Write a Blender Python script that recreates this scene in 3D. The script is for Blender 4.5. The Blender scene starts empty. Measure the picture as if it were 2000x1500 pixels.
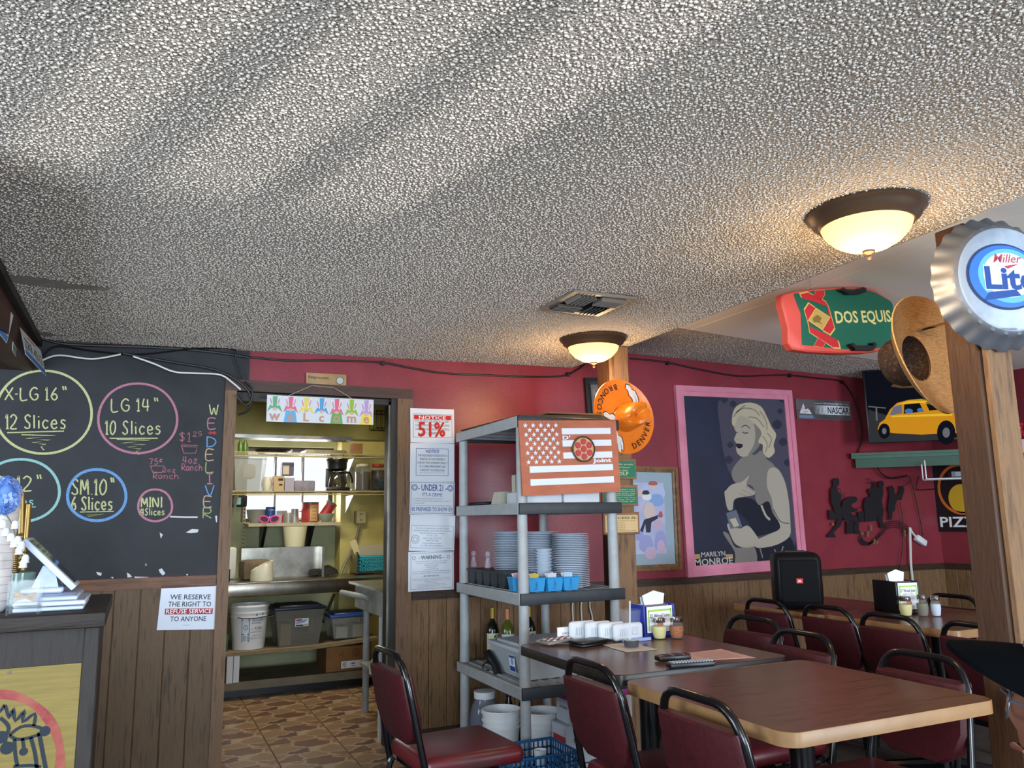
import bpy, bmesh, math, random
import numpy as np
from mathutils import Vector, Matrix
random.seed(11)
S = bpy.context.scene
COL = S.collection
PI = math.pi
V = Vector

# ------------------------------------------------------------------ camera
H = 1.30                      # eye height of the seated photographer
FPX = 1550.0                  # focal length in pixels of the 2000 px wide frame
def _basis():
    d = V((-730, -273, -FPX)).normalized()                       # world +Y (towards the kitchen) in camera axes
    y3 = -(FPX * FPX + 730 * 140) / 273.0
    u = V((-140, -y3, -FPX)).normalized()
    u = (u - d * u.dot(d)).normalized()
    x = d.cross(u)
    return Matrix((x, d, u))                                     # rows = world axes in camera coords
RC = _basis()
cam_data = bpy.data.cameras.new('camera')
cam_data.sensor_width = 36.0
cam_data.lens = FPX / 2000 * 36.0
cam_data.clip_start = 0.02
cam = bpy.data.objects.new('camera', cam_data)
COL.objects.link(cam)
cam.matrix_world = Matrix.Translation((0, 0, H)) @ RC.to_4x4()
S.camera = cam

# ------------------------------------------------------------------ colour management, world
S.view_settings.view_transform = 'Standard'
S.view_settings.look = 'None'
S.view_settings.gamma = 1.0
S.view_settings.use_curve_mapping = False
S.view_settings.exposure = 0.0
W = bpy.data.worlds.new('sky')
S.world = W
W.use_nodes = True
bgn = W.node_tree.nodes['Background']
bgn.inputs[0].default_value = (0.78, 0.88, 1.0, 1)
bgn.inputs[1].default_value = 1.3

def area(name, loc, look, sx, sy, power, col, spread=PI):
    l = bpy.data.lights.new(name, 'AREA'); l.shape = 'RECTANGLE'; l.size = sx; l.size_y = sy
    l.energy = power; l.color = col; l.spread = spread
    o = bpy.data.objects.new(name, l); COL.objects.link(o); o.location = loc
    o.rotation_euler = (V(look) - V(loc)).to_track_quat('-Z', 'Y').to_euler()
    return o
# daylight entering through the shop windows behind the photographer, plus two added fill lights
DAY = (0.74, 0.87, 1.0)
area('daylight_front_window', (0.05, -2.28, 1.35), (0.7, 4.0, 1.2), 2.2, 1.3, 250, DAY)
area('added_fill_far', (4.4, -2.28, 1.45), (4.0, 3.0, 1.75), 1.9, 1.2, 240, DAY)  # added fill, brightens the white ceiling and red wall on the right
area('daylight_side_window', (-2.48, 0.9, 1.45), (2.0, 2.2, 1.2), 1.6, 1.1, 120, DAY)
area('added_fill_left', (-2.48, 3.3, 1.5), (0.5, 3.6, 1.6), 0.9, 0.9, 42, DAY)  # added fill for the dim back left ceiling, no such source known
# sun thrown back up by the parked cars outside: rakes across the ceiling through the glazing bars
def spot(name, loc, look, power, col, ang, size, blend=.6):
    l = bpy.data.lights.new(name, 'SPOT'); l.energy = power; l.color = col; l.spot_size = ang; l.spot_blend = blend
    l.shadow_soft_size = size
    o = bpy.data.objects.new(name, l); COL.objects.link(o); o.location = loc
    o.rotation_euler = (V(look) - V(loc)).to_track_quat('-Z', 'Y').to_euler()
    return o
spot('sun_off_windscreen', (2.6, -5.0, 0.5), (0.15, 1.7, 2.28), 2300, (1.0, 0.98, 0.92), 0.5, 0.02)
# daylight in the kitchen window and its ceiling tube
area('daylight_kitchen_window', (1.22, 7.42, 1.62), (1.2, 5.0, 1.0), 0.72, 0.62, 18, (1, .98, .95))
area('kitchen_tube_light', (1.0, 6.0, 2.28), (1.0, 6.3, 0), 0.9, 0.2, 26, (1, .92, .76))

# ------------------------------------------------------------------ pixel helpers (frame 2000 x 1500)
def ray(px, py):
    return RC @ V((px - 1000, 750 - py, -FPX))
O3 = V((0, 0, H))
def PY(px, py, Y):
    r = ray(px, py); return O3 + r * (Y / r.y)
def PX(px, py, X):
    r = ray(px, py); return O3 + r * (X / r.x)
def PZ(px, py, z):
    r = ray(px, py); return O3 + r * ((z - H) / r.z)
def PN(px, py, p, n):
    r = ray(px, py); return O3 + r * ((V(p) - O3).dot(V(n)) / r.dot(V(n)))

# ------------------------------------------------------------------ materials
def lin(c):
    if isinstance(c, str):
        c = c.lstrip('#'); c = [int(c[i:i + 2], 16) / 255 for i in (0, 2, 4)]
        c = [x / 12.92 if x <= .04045 else ((x + .055) / 1.055) ** 2.4 for x in c]
    return (c[0], c[1], c[2], 1)
MATS = {}
def mat(name, col, rough=.6, metal=0, col2=None, scale=12, stretch=(1, 1, 1), bump=0, bscale=None, spec=.5, trans=0,
        emit=None, estr=0, coat=0, ior=1.45, detail=4, lo=.35, hi=.65, rnd=False, tex='noise', bdist=.004, alpha=1, col3=None):
    if name in MATS: return MATS[name]
    m = bpy.data.materials.new(name); m.use_nodes = True
    nt = m.node_tree; N = nt.nodes; L = nt.links
    b = N['Principled BSDF']
    b.inputs['Base Color'].default_value = lin(col)
    b.inputs['Roughness'].default_value = rough
    b.inputs['Metallic'].default_value = metal
    b.inputs['Specular IOR Level'].default_value = spec
    b.inputs['Transmission Weight'].default_value = trans
    b.inputs['IOR'].default_value = ior
    b.inputs['Coat Weight'].default_value = coat
    b.inputs['Alpha'].default_value = alpha
    if emit is not None:
        b.inputs['Emission Color'].default_value = lin(emit); b.inputs['Emission Strength'].default_value = estr
    vec = None
    if col2 is not None or bump:
        tc = N.new('ShaderNodeTexCoord'); mp = N.new('ShaderNodeMapping')
        mp.inputs['Scale'].default_value = stretch
        L.new(tc.outputs['Object'], mp.inputs['Vector']); vec = mp.outputs['Vector']
        if rnd:
            oi = N.new('ShaderNodeObjectInfo'); ml = N.new('ShaderNodeMath'); ml.operation = 'MULTIPLY'; ml.inputs[1].default_value = 37.0
            L.new(oi.outputs['Random'], ml.inputs[0]); L.new(ml.outputs[0], mp.inputs['Location'])
    fac = None
    if col2 is not None:
        if tex == 'voronoi':
            t = N.new('ShaderNodeTexVoronoi'); t.inputs['Scale'].default_value = scale; out = t.outputs['Distance']
        else:
            t = N.new('ShaderNodeTexNoise'); t.inputs['Scale'].default_value = scale; t.inputs['Detail'].default_value = detail
            t.inputs['Roughness'].default_value = .6; out = t.outputs['Fac']
        L.new(vec, t.inputs['Vector'])
        r = N.new('ShaderNodeValToRGB'); e = r.color_ramp.elements
        e[0].position = lo; e[0].color = lin(col); e[1].position = hi; e[1].color = lin(col2)
        if col3 is not None:
            k = e.new((lo + hi) / 2); k.color = lin(col3)
        L.new(out, r.inputs[0]); L.new(r.outputs[0], b.inputs['Base Color']); fac = out
    if bump:
        t2 = N.new('ShaderNodeTexNoise'); t2.inputs['Scale'].default_value = bscale or scale * 2; t2.inputs['Detail'].default_value = 3
        L.new(vec, t2.inputs['Vector'])
        bn = N.new('ShaderNodeBump'); bn.inputs['Strength'].default_value = bump; bn.inputs['Distance'].default_value = bdist
        L.new(t2.outputs['Fac'], bn.inputs['Height']); L.new(bn.outputs[0], b.inputs['Normal'])
    MATS[name] = m
    return m
def ink(c, name=None):
    return mat(name or 'ink_' + str(c).lstrip('#'), c, rough=.55, spec=.3)
def glass(name, col='#ffffff', rough=.02, ior=1.45):
    return mat(name, col, rough=rough, trans=1, ior=ior)
def thin(name, col, mixf, rough=.1):
    """see-through plastic: part clear, part glossy body"""
    if name in MATS: return MATS[name]
    m = bpy.data.materials.new(name); m.use_nodes = True
    N = m.node_tree.nodes; L = m.node_tree.links; b = N['Principled BSDF']
    b.inputs['Base Color'].default_value = lin(col); b.inputs['Roughness'].default_value = rough
    t = N.new('ShaderNodeBsdfTransparent'); mx = N.new('ShaderNodeMixShader'); mx.inputs[0].default_value = mixf
    L.new(t.outputs[0], mx.inputs[1]); L.new(b.outputs[0], mx.inputs[2]); L.new(mx.outputs[0], N['Material Output'].inputs[0])
    MATS[name] = m
    return m
def popcorn():
    m = bpy.data.materials.new('popcorn_plaster'); m.use_nodes = True
    N = m.node_tree.nodes; L = m.node_tree.links; b = N['Principled BSDF']
    b.inputs['Base Color'].default_value = lin('#b3aca6'); b.inputs['Roughness'].default_value = .9
    b.inputs['Specular IOR Level'].default_value = .25
    tc = N.new('ShaderNodeTexCoord')
    nz = N.new('ShaderNodeTexNoise'); nz.inputs['Scale'].default_value = 90; nz.inputs['Detail'].default_value = 2
    mxv = N.new('ShaderNodeMix'); mxv.data_type = 'VECTOR'; mxv.inputs['Factor'].default_value = .008
    L.new(tc.outputs['Object'], nz.inputs['Vector']); L.new(tc.outputs['Object'], mxv.inputs[4]); L.new(nz.outputs['Color'], mxv.inputs[5])
    vo = N.new('ShaderNodeTexVoronoi'); vo.feature = 'SMOOTH_F1'; vo.inputs['Scale'].default_value = 150; vo.inputs['Smoothness'].default_value = .35
    L.new(mxv.outputs[1], vo.inputs['Vector'])
    n2 = N.new('ShaderNodeTexNoise'); n2.inputs['Scale'].default_value = 210; n2.inputs['Detail'].default_value = 3
    L.new(tc.outputs['Object'], n2.inputs['Vector'])
    ad = N.new('ShaderNodeMath'); ad.operation = 'SUBTRACT'; L.new(n2.outputs['Fac'], ad.inputs[0]); L.new(vo.outputs['Distance'], ad.inputs[1])
    bn = N.new('ShaderNodeBump'); bn.inputs['Strength'].default_value = 1.0; bn.inputs['Distance'].default_value = .012
    L.new(ad.outputs[0], bn.inputs['Height']); L.new(bn.outputs[0], b.inputs['Normal'])
    n3 = N.new('ShaderNodeTexNoise'); n3.inputs['Scale'].default_value = 2.0
    r = N.new('ShaderNodeValToRGB'); r.color_ramp.elements[0].position = .3; r.color_ramp.elements[0].color = lin('#b5aca2')
    r.color_ramp.elements[1].position = .7; r.color_ramp.elements[1].color = lin('#c7bdb2')
    L.new(tc.outputs['Object'], n3.inputs['Vector']); L.new(n3.outputs['Fac'], r.inputs[0]); L.new(r.outputs[0], b.inputs['Base Color'])
    MATS['popcorn_plaster'] = m
    return m

# ------------------------------------------------------------------ mesh builder
_txt = {}
def text_mesh(s, off=0.0):
    k = (s, off)
    if k in _txt: return _txt[k]
    cu = bpy.data.curves.new('t', 'FONT'); cu.body = s; cu.size = 1.0; cu.offset = off; cu.resolution_u = 2
    ob = bpy.data.objects.new('t', cu)
    me = bpy.data.meshes.new_from_object(ob)
    vs = [(v.co.x, v.co.y) for v in me.vertices]; fs = [tuple(p.vertices) for p in me.polygons]
    bpy.data.meshes.remove(me); bpy.data.objects.remove(ob); bpy.data.curves.remove(cu)
    _txt[k] = (vs, fs)
    return _txt[k]
CAPH = .729
def smooth_path(pts, n=6, closed=False):
    P = [V(p) if len(p) == 3 else V((p[0], p[1], 0)) for p in pts]
    out = []; k = len(P)
    rng = range(k) if closed else range(k - 1)
    for i in rng:
        if closed: p0, p1, p2, p3 = P[i - 1], P[i], P[(i + 1) % k], P[(i + 2) % k]
        else: p0, p1, p2, p3 = P[max(i - 1, 0)], P[i], P[i + 1], P[min(i + 2, k - 1)]
        for j in range(n):
            t = j / n
            out.append(.5 * ((2 * p1) + (p2 - p0) * t + (2 * p0 - 5 * p1 + 4 * p2 - p3) * t * t + (3 * p1 - p0 - 3 * p2 + p3) * t ** 3))
    if not closed: out.append(P[-1])
    return out
class MB:
    def __init__(s, M=None):
        s.v = []; s.f = []; s.mi = []; s.sm = []; s.M = M or Matrix.Identity(4)
    def add(s, vs, fs, mi=0, smooth=False):
        o = len(s.v); M = s.M
        s.v += [M @ V(v) for v in vs]
        s.f += [tuple(i + o for i in f) for f in fs]
        s.mi += [mi] * len(fs); s.sm += [smooth] * len(fs)
        return s
    def box(s, x0, x1, y0, y1, z0, z1, mi=0):
        vs = [(x, y, z) for z in (z0, z1) for y in (y0, y1) for x in (x0, x1)]
        return s.add(vs, [(0, 2, 3, 1), (4, 5, 7, 6), (0, 1, 5, 4), (2, 6, 7, 3), (0, 4, 6, 2), (1, 3, 7, 5)], mi)
    def hexa(s, p, mi=0):      # p: 8 points, bottom quad then top quad
        return s.add(p, [(3, 2, 1, 0), (4, 5, 6, 7), (0, 1, 5, 4), (1, 2, 6, 5), (2, 3, 7, 6), (3, 0, 4, 7)], mi)
    def rbox(s, x0, x1, y0, y1, z0, z1, r=.01, seg=2, mi=0):
        bm = bmesh.new(); bmesh.ops.create_cube(bm, size=1)
        for v in bm.verts: v.co = V(((x0 + x1) / 2 + v.co.x * (x1 - x0), (y0 + y1) / 2 + v.co.y * (y1 - y0), (z0 + z1) / 2 + v.co.z * (z1 - z0)))
        bmesh.ops.bevel(bm, geom=bm.edges[:], offset=r, segments=seg, profile=.5, affect='EDGES', clamp_overlap=True)
        bm.verts.index_update()
        s.add([v.co.copy() for v in bm.verts], [tuple(v.index for v in f.verts) for f in bm.faces], mi, True); bm.free()
        return s
    def cyl(s, p0, p1, r0, r1=None, n=16, mi=0, caps=True):
        p0 = V(p0); p1 = V(p1); r1 = r0 if r1 is None else r1
        a = (p1 - p0).normalized(); u = a.orthogonal().normalized(); w = a.cross(u)
        vs = []
        for p, r in ((p0, r0), (p1, r1)):
            for i in range(n):
                t = 2 * PI * i / n; vs.append(p + (u * math.cos(t) + w * math.sin(t)) * r)
        s.add(vs, [(i, (i + 1) % n, n + (i + 1) % n, n + i) for i in range(n)], mi, True)
        if caps: s.add(vs, [tuple(range(n - 1, -1, -1)), tuple(range(n, 2 * n))], mi)
        return s
    def tube(s, pts, r, n=8, mi=0, closed=False, caps=True):
        P = [V(p) for p in pts]; k = len(P); rr = r if isinstance(r, (list, tuple)) else [r] * k
        vs = []; u = None
        for i in range(k):
            if closed: t = P[(i + 1) % k] - P[i - 1]
            else: t = P[min(i + 1, k - 1)] - P[max(i - 1, 0)]
            if t.length < 1e-9: t = V((0, 0, 1))
            t.normalize()
            u = t.orthogonal().normalized() if u is None else (u - t * u.dot(t)).normalized()
            w = t.cross(u)
            for j in range(n):
                a = 2 * PI * j / n; vs.append(P[i] + (u * math.cos(a) + w * math.sin(a)) * rr[i])
        fs = []
        for i in range(k if closed else k - 1):
            q = (i + 1) % k
            fs += [(i * n + j, i * n + (j + 1) % n, q * n + (j + 1) % n, q * n + j) for j in range(n)]
        s.add(vs, fs, mi, True)
        if caps and not closed: s.add(vs, [tuple(range(n - 1, -1, -1)), tuple(range((k - 1) * n, k * n))], mi)
        return s
    def lathe(s, prof, n=24, c=(0, 0, 0), mi=0, sx=1, sy=1, smooth=True, a0=0, a1=2 * PI):
        full = abs(a1 - a0 - 2 * PI) < 1e-6; k = n if full else n + 1
        vs = []
        for r, z in prof:
            for i in range(k):
                t = a0 + (a1 - a0) * i / n
                vs.append((c[0] + r * math.cos(t) * sx, c[1] + r * math.sin(t) * sy, c[2] + z))
        fs = []
        for a in range(len(prof) - 1):
            for i in range(n):
                j = (i + 1) % k
                fs.append((a * k + i, a * k + j, (a + 1) * k + j, (a + 1) * k + i))
        return s.add(vs, fs, mi, smooth)
    def prism(s, poly, z0, z1, mi=0):
        n = len(poly)
        vs = [(p[0], p[1], z0) for p in poly] + [(p[0], p[1], z1) for p in poly]
        s.add(vs, [tuple(range(n - 1, -1, -1)), tuple(range(n, 2 * n))] + [(i, (i + 1) % n, n + (i + 1) % n, n + i) for i in range(n)], mi)
        return s
    def flat(s, poly, z=0.0, mi=0):
        return s.add([(p[0], p[1], z) for p in poly], [tuple(range(len(poly)))], mi)
    def rect(s, x0, x1, y0, y1, z=0.0, mi=0):
        return s.flat([(x0, y0), (x1, y0), (x1, y1), (x0, y1)], z, mi)
    def disc(s, x, y, r, z=0.0, mi=0, n=28, ry=None, rot=0):
        ry = ry or r; cr, sr = math.cos(rot), math.sin(rot)
        P = []
        for i in range(n):
            a = 2 * PI * i / n; ax, ay = r * math.cos(a), ry * math.sin(a)
            P.append((x + ax * cr - ay * sr, y + ax * sr + ay * cr))
        return s.flat(P, z, mi)
    def ribbon(s, pts, w, z=0.0, mi=0, closed=False):
        P = [V((p[0], p[1], 0)) for p in pts]; k = len(P); vs = []
        for i in range(k):
            t = (P[(i + 1) % k] - P[i - 1]) if closed else (P[min(i + 1, k - 1)] - P[max(i - 1, 0)])
            if t.length < 1e-9: t = V((1, 0, 0))
            t.normalize(); nrm = V((-t.y, t.x, 0)); ww = (w[i] if isinstance(w, (list, tuple)) else w) / 2
            vs += [(P[i].x + nrm.x * ww, P[i].y + nrm.y * ww, z), (P[i].x - nrm.x * ww, P[i].y - nrm.y * ww, z)]
        fs = []
        for i in range(k if closed else k - 1):
            q = (i + 1) % k; fs.append((2 * i + 1, 2 * q + 1, 2 * q, 2 * i))
        return s.add(vs, fs, mi)
    def ring(s, x, y, r, w, z=0.0, mi=0, ry=None, n=48):
        ry = ry or r
        return s.ribbon([(x + r * math.cos(2 * PI * i / n), y + ry * math.sin(2 * PI * i / n)) for i in range(n)], w, z, mi, True)
    def text(s, t, x, y, h, w=None, z=.0006, mi=0, align='c', off=0.0, shear=0, vmid=False):
        """y = baseline, h = cap height, w = width to fit"""
        vs, fs = text_mesh(t, off)
        if not vs: return s
        x0 = min(v[0] for v in vs); x1 = max(v[0] for v in vs)
        sy = h / CAPH; sx = w / (x1 - x0) if w else sy
        ww = (x1 - x0) * sx
        bx = x - ww / 2 if align == 'c' else x if align == 'l' else x - ww
        return s.add([(bx + (v[0] - x0) * sx + shear * v[1] * sy, y + v[1] * sy, z) for v in vs], fs, mi)
    def build(s, name, mats, parent=None, world=True, kind=None, label=None, cat=None, group=None):
        if not isinstance(mats, (list, tuple)): mats = [mats]
        me = bpy.data.meshes.new(name)
        me.from_pydata([tuple(v) for v in s.v], [], s.f)
        for m in mats: me.materials.append(m)
        me.polygons.foreach_set('material_index', s.mi)
        me.polygons.foreach_set('use_smooth', s.sm)
        me.update()
        try: me.set_sharp_from_angle(angle=math.radians(40))
        except Exception: pass
        o = bpy.data.objects.new(name, me); COL.objects.link(o)
        if parent is not None:
            o.parent = parent
            if world: o.matrix_parent_inverse = parent.matrix_basis.inverted() if parent.parent is None else (parent.parent.matrix_basis @ parent.matrix_parent_inverse @ parent.matrix_basis).inverted()
        tag(o, label, cat, group, kind)
        return o
def tag(o, label=None, cat=None, group=None, kind=None):
    if label: o['label'] = label
    if cat: o['category'] = cat
    if group: o['group'] = group
    if kind: o['kind'] = kind
    return o
def thing(name, label, cat, loc=(0, 0, 0), rz=0, group=None, kind=None):
    o = bpy.data.objects.new(name, None); COL.objects.link(o)
    o.empty_display_size = .05
    o.location = loc; o.rotation_euler = (0, 0, rz)
    o.matrix_basis = Matrix.Translation(loc) @ Matrix.Rotation(rz, 4, 'Z')
    return tag(o, label, cat, group, kind)
def dup(root, loc, rz, label, group=None):
    r = root.copy(); COL.objects.link(r)
    r.matrix_basis = Matrix.Translation(loc) @ Matrix.Rotation(rz, 4, 'Z')
    r['label'] = label
    if group: r['group'] = group
    for ch in list(root.children):
        c = ch.copy(); COL.objects.link(c); c.parent = r
        for g in list(ch.children):
            d = g.copy(); COL.objects.link(d); d.parent = c
    return r
def piece(src, loc, parent, name=None):
    """a copy of a small mesh piece that shares its mesh data"""
    c = src.copy(); COL.objects.link(c); c.location = loc; c.parent = parent
    return c
def frame(o, xd, up):
    x = V(xd).normalized(); u = V(up); u = (u - x * u.dot(x)).normalized(); n = x.cross(u)
    m = Matrix((x, u, n)).transposed().to_4x4(); m.translation = V(o)
    return m
def wallframe(px, py, Y, back=0.0, rot=0.0):
    """frame on a plane facing the room (normal -Y) through a pixel; local x right, y up, z towards the room"""
    p = PY(px, py, Y); p.y -= back
    return frame(p, (math.cos(rot), 0, math.sin(rot)), (-math.sin(rot), 0, math.cos(rot)))
YW = 4.70
# ------------------------------------------------------------------ shared materials
POP = popcorn()
RED = mat('red_wall_paint', '#83303a', .34, col2='#762a34', scale=3, bump=.25, bscale=70, bdist=.002, spec=.42)
WHITE_CEIL = mat('smooth_white_ceiling', '#8d857c', .8, col2='#efebe3', scale=160, lo=.2, hi=.34)
BARN = mat('wainscot_wood', '#5c4229', .62, col2='#39281a', col3='#77593a', scale=7, stretch=(9, 9, .9), rnd=True, lo=.28, hi=.72, bump=.2, bscale=20)
BARN2 = mat('wainscot_wood_lighter', '#4a3826', .62, col2='#2d2116', col3='#5d4831', scale=6, stretch=(9, 9, .8), rnd=True, lo=.28, hi=.75, bump=.2, bscale=20)
DARKTRIM = mat('dark_stained_trim', '#3d2a1c', .55, col2='#2a1c12', scale=9, stretch=(1, 8, 8), bump=.2)
JAMB = mat('brown_door_frame', '#5d4531', .6, col2='#382619', col3='#6d523a', scale=6, stretch=(9, 9, 1), bump=.3, bscale=14, lo=.25, hi=.75)
HEADER = mat('brown_door_header', '#43291f', .5, col2='#332019', scale=6, stretch=(1, 9, 9), bump=.2)
RAILWOOD = mat('orange_rail_wood', '#6d4426', .5, col2='#4a2c17', scale=8, stretch=(1, 9, 9))
TIMBER = mat('rough_sawn_timber', '#644a32', .7, col2='#33241a', col3='#7c5d3f', scale=5, stretch=(6, 6, .9), rnd=True, lo=.25, hi=.78, bump=.5, bscale=16)
TIMBER_D = mat('dark_brown_timber', '#352011', .55, col2='#1f1209', col3='#442a17', scale=5, stretch=(6, 6, .9), rnd=True, lo=.25, hi=.78, bump=.4, bscale=16)
CONC = mat('worn_dark_floor', '#4b443d', .75, col2='#332e2a', scale=3, bump=.15, bscale=40)
BLACK = mat('black_plastic', '#0d0d10', .4)
BLACKM = mat('black_enamel_tube', '#0b0b0d', .22, spec=.6)
WHITEP = mat('white_paper', '#e4e6ea', .6)
WHITEPL = mat('white_plastic', '#d9dadb', .4)
STEEL = mat('stainless_steel', '#b9b4a8', .28, metal=1, col2='#8d887c', scale=5, bump=.1, bscale=6)
CHROME = mat('chrome', '#d4d6da', .12, metal=1)
KWALL = mat('pale_yellow_plaster', '#c3b670', .6, col2='#b3a65f', scale=4, bump=.4, bscale=22)
KGREEN = mat('pale_green_paint', '#a9ab84', .6, col2='#9a9c76', scale=4, bump=.3, bscale=30)
KYEL = mat('mustard_painted_beam', '#a8923a', .5, col2='#96822f', scale=5)

# ------------------------------------------------------------------ the room
b = MB(); b.box(-2.72, 6.32, -2.52, 4.345, -.12, 0); b.box(-2.72, -.01, 4.345, 4.76, -.12, 0); b.box(1.55, 6.32, 4.345, 4.76, -.12, 0); floor = b.build('floor', CONC, kind='structure')
def zc(x): return 2.262 + .02 * x
b = MB()
ex = lambda y: 2.585 + .025 * (y - 1.8)
b.hexa([V((-2.72, -2.5, zc(-2.72))), V((ex(-2.5), -2.5, zc(2.6))), V((ex(4.7), 4.7, zc(2.7))), V((-2.72, 4.7, zc(-2.72))),
        V((-2.72, -2.5, 2.7)), V((ex(-2.5), -2.5, 2.7)), V((ex(4.7), 4.7, 2.7)), V((-2.72, 4.7, 2.7))])
ceiling = b.build('ceiling', POP, kind='structure')
BARE = []
# bare strips where the popcorn has come off near the chalkboard
for i, pts in enumerate([[(10, 534), (60, 538), (150, 555), (214, 563), (205, 568), (110, 562), (18, 548)], [(72, 648), (92, 647), (115, 655), (90, 656)]]):
    P = [PZ(x, y, zc(-.3)) for x, y in pts]
    for p in P: p.z = zc(p.x) - .0015
    BARE.append([(p.x, p.y) for p in P])
    b = MB(); b.add(P, [tuple(range(len(P)))]); b.build('bare_patch', mat('bare_board_grey', '#a39b93', .8, col2='#8d857d', scale=20), ceiling)
def zr(x): return 2.512 - .019 * x
def lumps(parent, x0, x1, y0, y1, zf, step, seed, keep):
    """sprayed popcorn: tens of thousands of little plaster domes joined into one part"""
    g = np.random.default_rng(seed)
    nx, ny = int((x1 - x0) / step), int((y1 - y0) / step)
    X, Y = np.meshgrid(x0 + (np.arange(nx) + .5) * step, y0 + (np.arange(ny) + .5) * step)
    X = X.ravel() + g.uniform(-.5, .5, nx * ny) * step; Y = Y.ravel() + g.uniform(-.5, .5, nx * ny) * step
    k = keep(X, Y) & (g.random(nx * ny) > .08); X, Y = X[k], Y[k]; n = len(X)
    r = .0018 + .0034 * g.random(n) ** 1.5; hgt = r * g.uniform(.45, .9, n); rot = g.uniform(0, 6.28, n)
    prof = [(1.0, .0), (.82, .62), (0, 1.0)]; Vt = np.zeros((n, 9, 3), np.float32)
    z0 = zf(X)
    for q, (rr, hh) in enumerate(prof[:2]):
        for i in range(4):
            a = rot + 2 * math.pi * (i + .5 * q) / 4; w = r * rr * (1 + .25 * np.sin(a * 2 + rot * 5))
            Vt[:, q * 4 + i, 0] = X + w * np.cos(a); Vt[:, q * 4 + i, 1] = Y + w * np.sin(a); Vt[:, q * 4 + i, 2] = z0 + .0004 - hgt * hh
    Vt[:, 8, 0] = X; Vt[:, 8, 1] = Y; Vt[:, 8, 2] = z0 - hgt
    tri = []
    for i in range(4):
        j = (i + 1) % 4; tri += [(i, 4 + i, j), (j, 4 + i, 4 + j), (4 + i, 8, 4 + j)]
    T = (np.arange(n)[:, None, None] * 9 + np.array(tri)[None]).reshape(-1, 3).astype(np.int32)
    me = bpy.data.meshes.new('popcorn_texture'); me.vertices.add(n * 9); me.vertices.foreach_set('co', Vt.ravel())
    me.loops.add(T.size); me.loops.foreach_set('vertex_index', T.ravel()); me.polygons.add(len(T))
    me.polygons.foreach_set('loop_start', np.arange(len(T), dtype=np.int32) * 3); me.polygons.foreach_set('loop_total', np.full(len(T), 3, np.int32))
    me.polygons.foreach_set('use_smooth', np.ones(len(T), bool)); me.materials.append(LUMP); me.update(); me.validate()
    o = bpy.data.objects.new('popcorn_texture', me); COL.objects.link(o); o.parent = parent; o['kind'] = 'stuff'
LUMP = mat('popcorn_lumps', '#bcb2a7', .9, spec=.25)
def inside(X, Y, poly):
    c = np.zeros(len(X), bool); j = len(poly) - 1
    for i in range(len(poly)):
        (xi, yi), (xj, yj) = poly[i], poly[j]
        c ^= ((yi > Y) != (yj > Y)) & (X < (xj - xi) * (Y - yi) / (yj - yi + 1e-12) + xi); j = i
    return c
def bare(X, Y): return ~(inside(X, Y, BARE[0]) | inside(X, Y, BARE[1]) | ((X > 1.69) & (X < 2.04) & (Y > 2.96) & (Y < 3.32)) | ((X - 2.165) ** 2 + (Y - 1.8) ** 2 < .19 ** 2) | ((X - 2.3) ** 2 + (Y - 3.82) ** 2 < .19 ** 2) | (X > 2.57 + .025 * (Y - 1.8)))
lumps(ceiling, -.75, 2.68, .75, 4.68, zc, .0098, 5, bare)
ceil_r = MB()
ceil_r.hexa([V((2.60, 3.90, zr(2.6))), V((6.3, 4.24, zr(6.3))), V((6.3, 4.7, zr(6.3))), V((2.60, 4.7, zr(2.6))),
             V((2.60, 3.90, 2.7)), V((6.3, 4.24, 2.7)), V((6.3, 4.7, 2.7)), V((2.60, 4.7, 2.7))])
ceil_r = ceil_r.build('ceiling_right', POP, kind='structure')
lumps(ceil_r, 2.66, 6.1, 3.86, 4.69, zr, .0135, 9, lambda X, Y: Y > 3.915 + (X - 2.6) * .34 / 3.7)
b = MB()
b.box(2.55, 6.32, -2.5, 4.76, 2.62, 2.72); cw = b.build('ceiling_upper', WHITE_CEIL, kind='structure')
xs = [2.56, 3.088, 4.3, 5.2, 6.3]
def yl(x): return 3.90 + (x - 2.6) * .34 / 3.7
for i in range(4):
    a, c = xs[i] + .003, xs[i + 1] - .003
    for y0, y1 in ((-2.4, 1.2), (1.206, 9)):
        ya, yb = min(y1, yl(a)), min(y1, yl(c))
        b = MB()
        b.hexa([V((a, y0, zr(a))), V((c, y0, zr(c))), V((c, yb, zr(c))), V((a, ya, zr(a))),
                V((a, y0, 2.62)), V((c, y0, 2.62)), V((c, yb, 2.62)), V((a, ya, 2.62))])
        b.build('panel', WHITE_CEIL, cw)
# back wall with the kitchen doorway
b = MB()
b.box(-2.72, .463, YW, YW + .12, 0, 2.7); b.box(.463, 1.405, YW, YW + .12, 2.035, 2.7); b.box(1.405, 6.32, YW, YW + .12, 0, 2.7)
wall_back = b.build('wall_back', RED, kind='structure')
b = MB(); b.box(6.2, 6.32, -2.5, YW, 0, 2.7); wall_right = b.build('wall_right', RED, kind='structure')
CREAM = mat('cream_wall_paint', '#8f8478', .7)
def holes_wall(name, axis, at, t, a0, a1, z1, holes):
    """wall in the plane axis = at with rectangular openings (a0, a1, z0, z1), sorted"""
    b = MB(); cur = a0
    def bx(u0, u1, w0, w1):
        if axis == 'y': b.box(u0, u1, at - t, at, w0, w1)
        else: b.box(at - t, at, u0, u1, w0, w1)
    for h in holes:
        bx(cur, h[0], 0, z1); bx(h[0], h[1], 0, h[2]); bx(h[0], h[1], h[3], z1); cur = h[1]
    bx(cur, a1, 0, z1)
    return b.build(name, CREAM, kind='structure')
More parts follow.
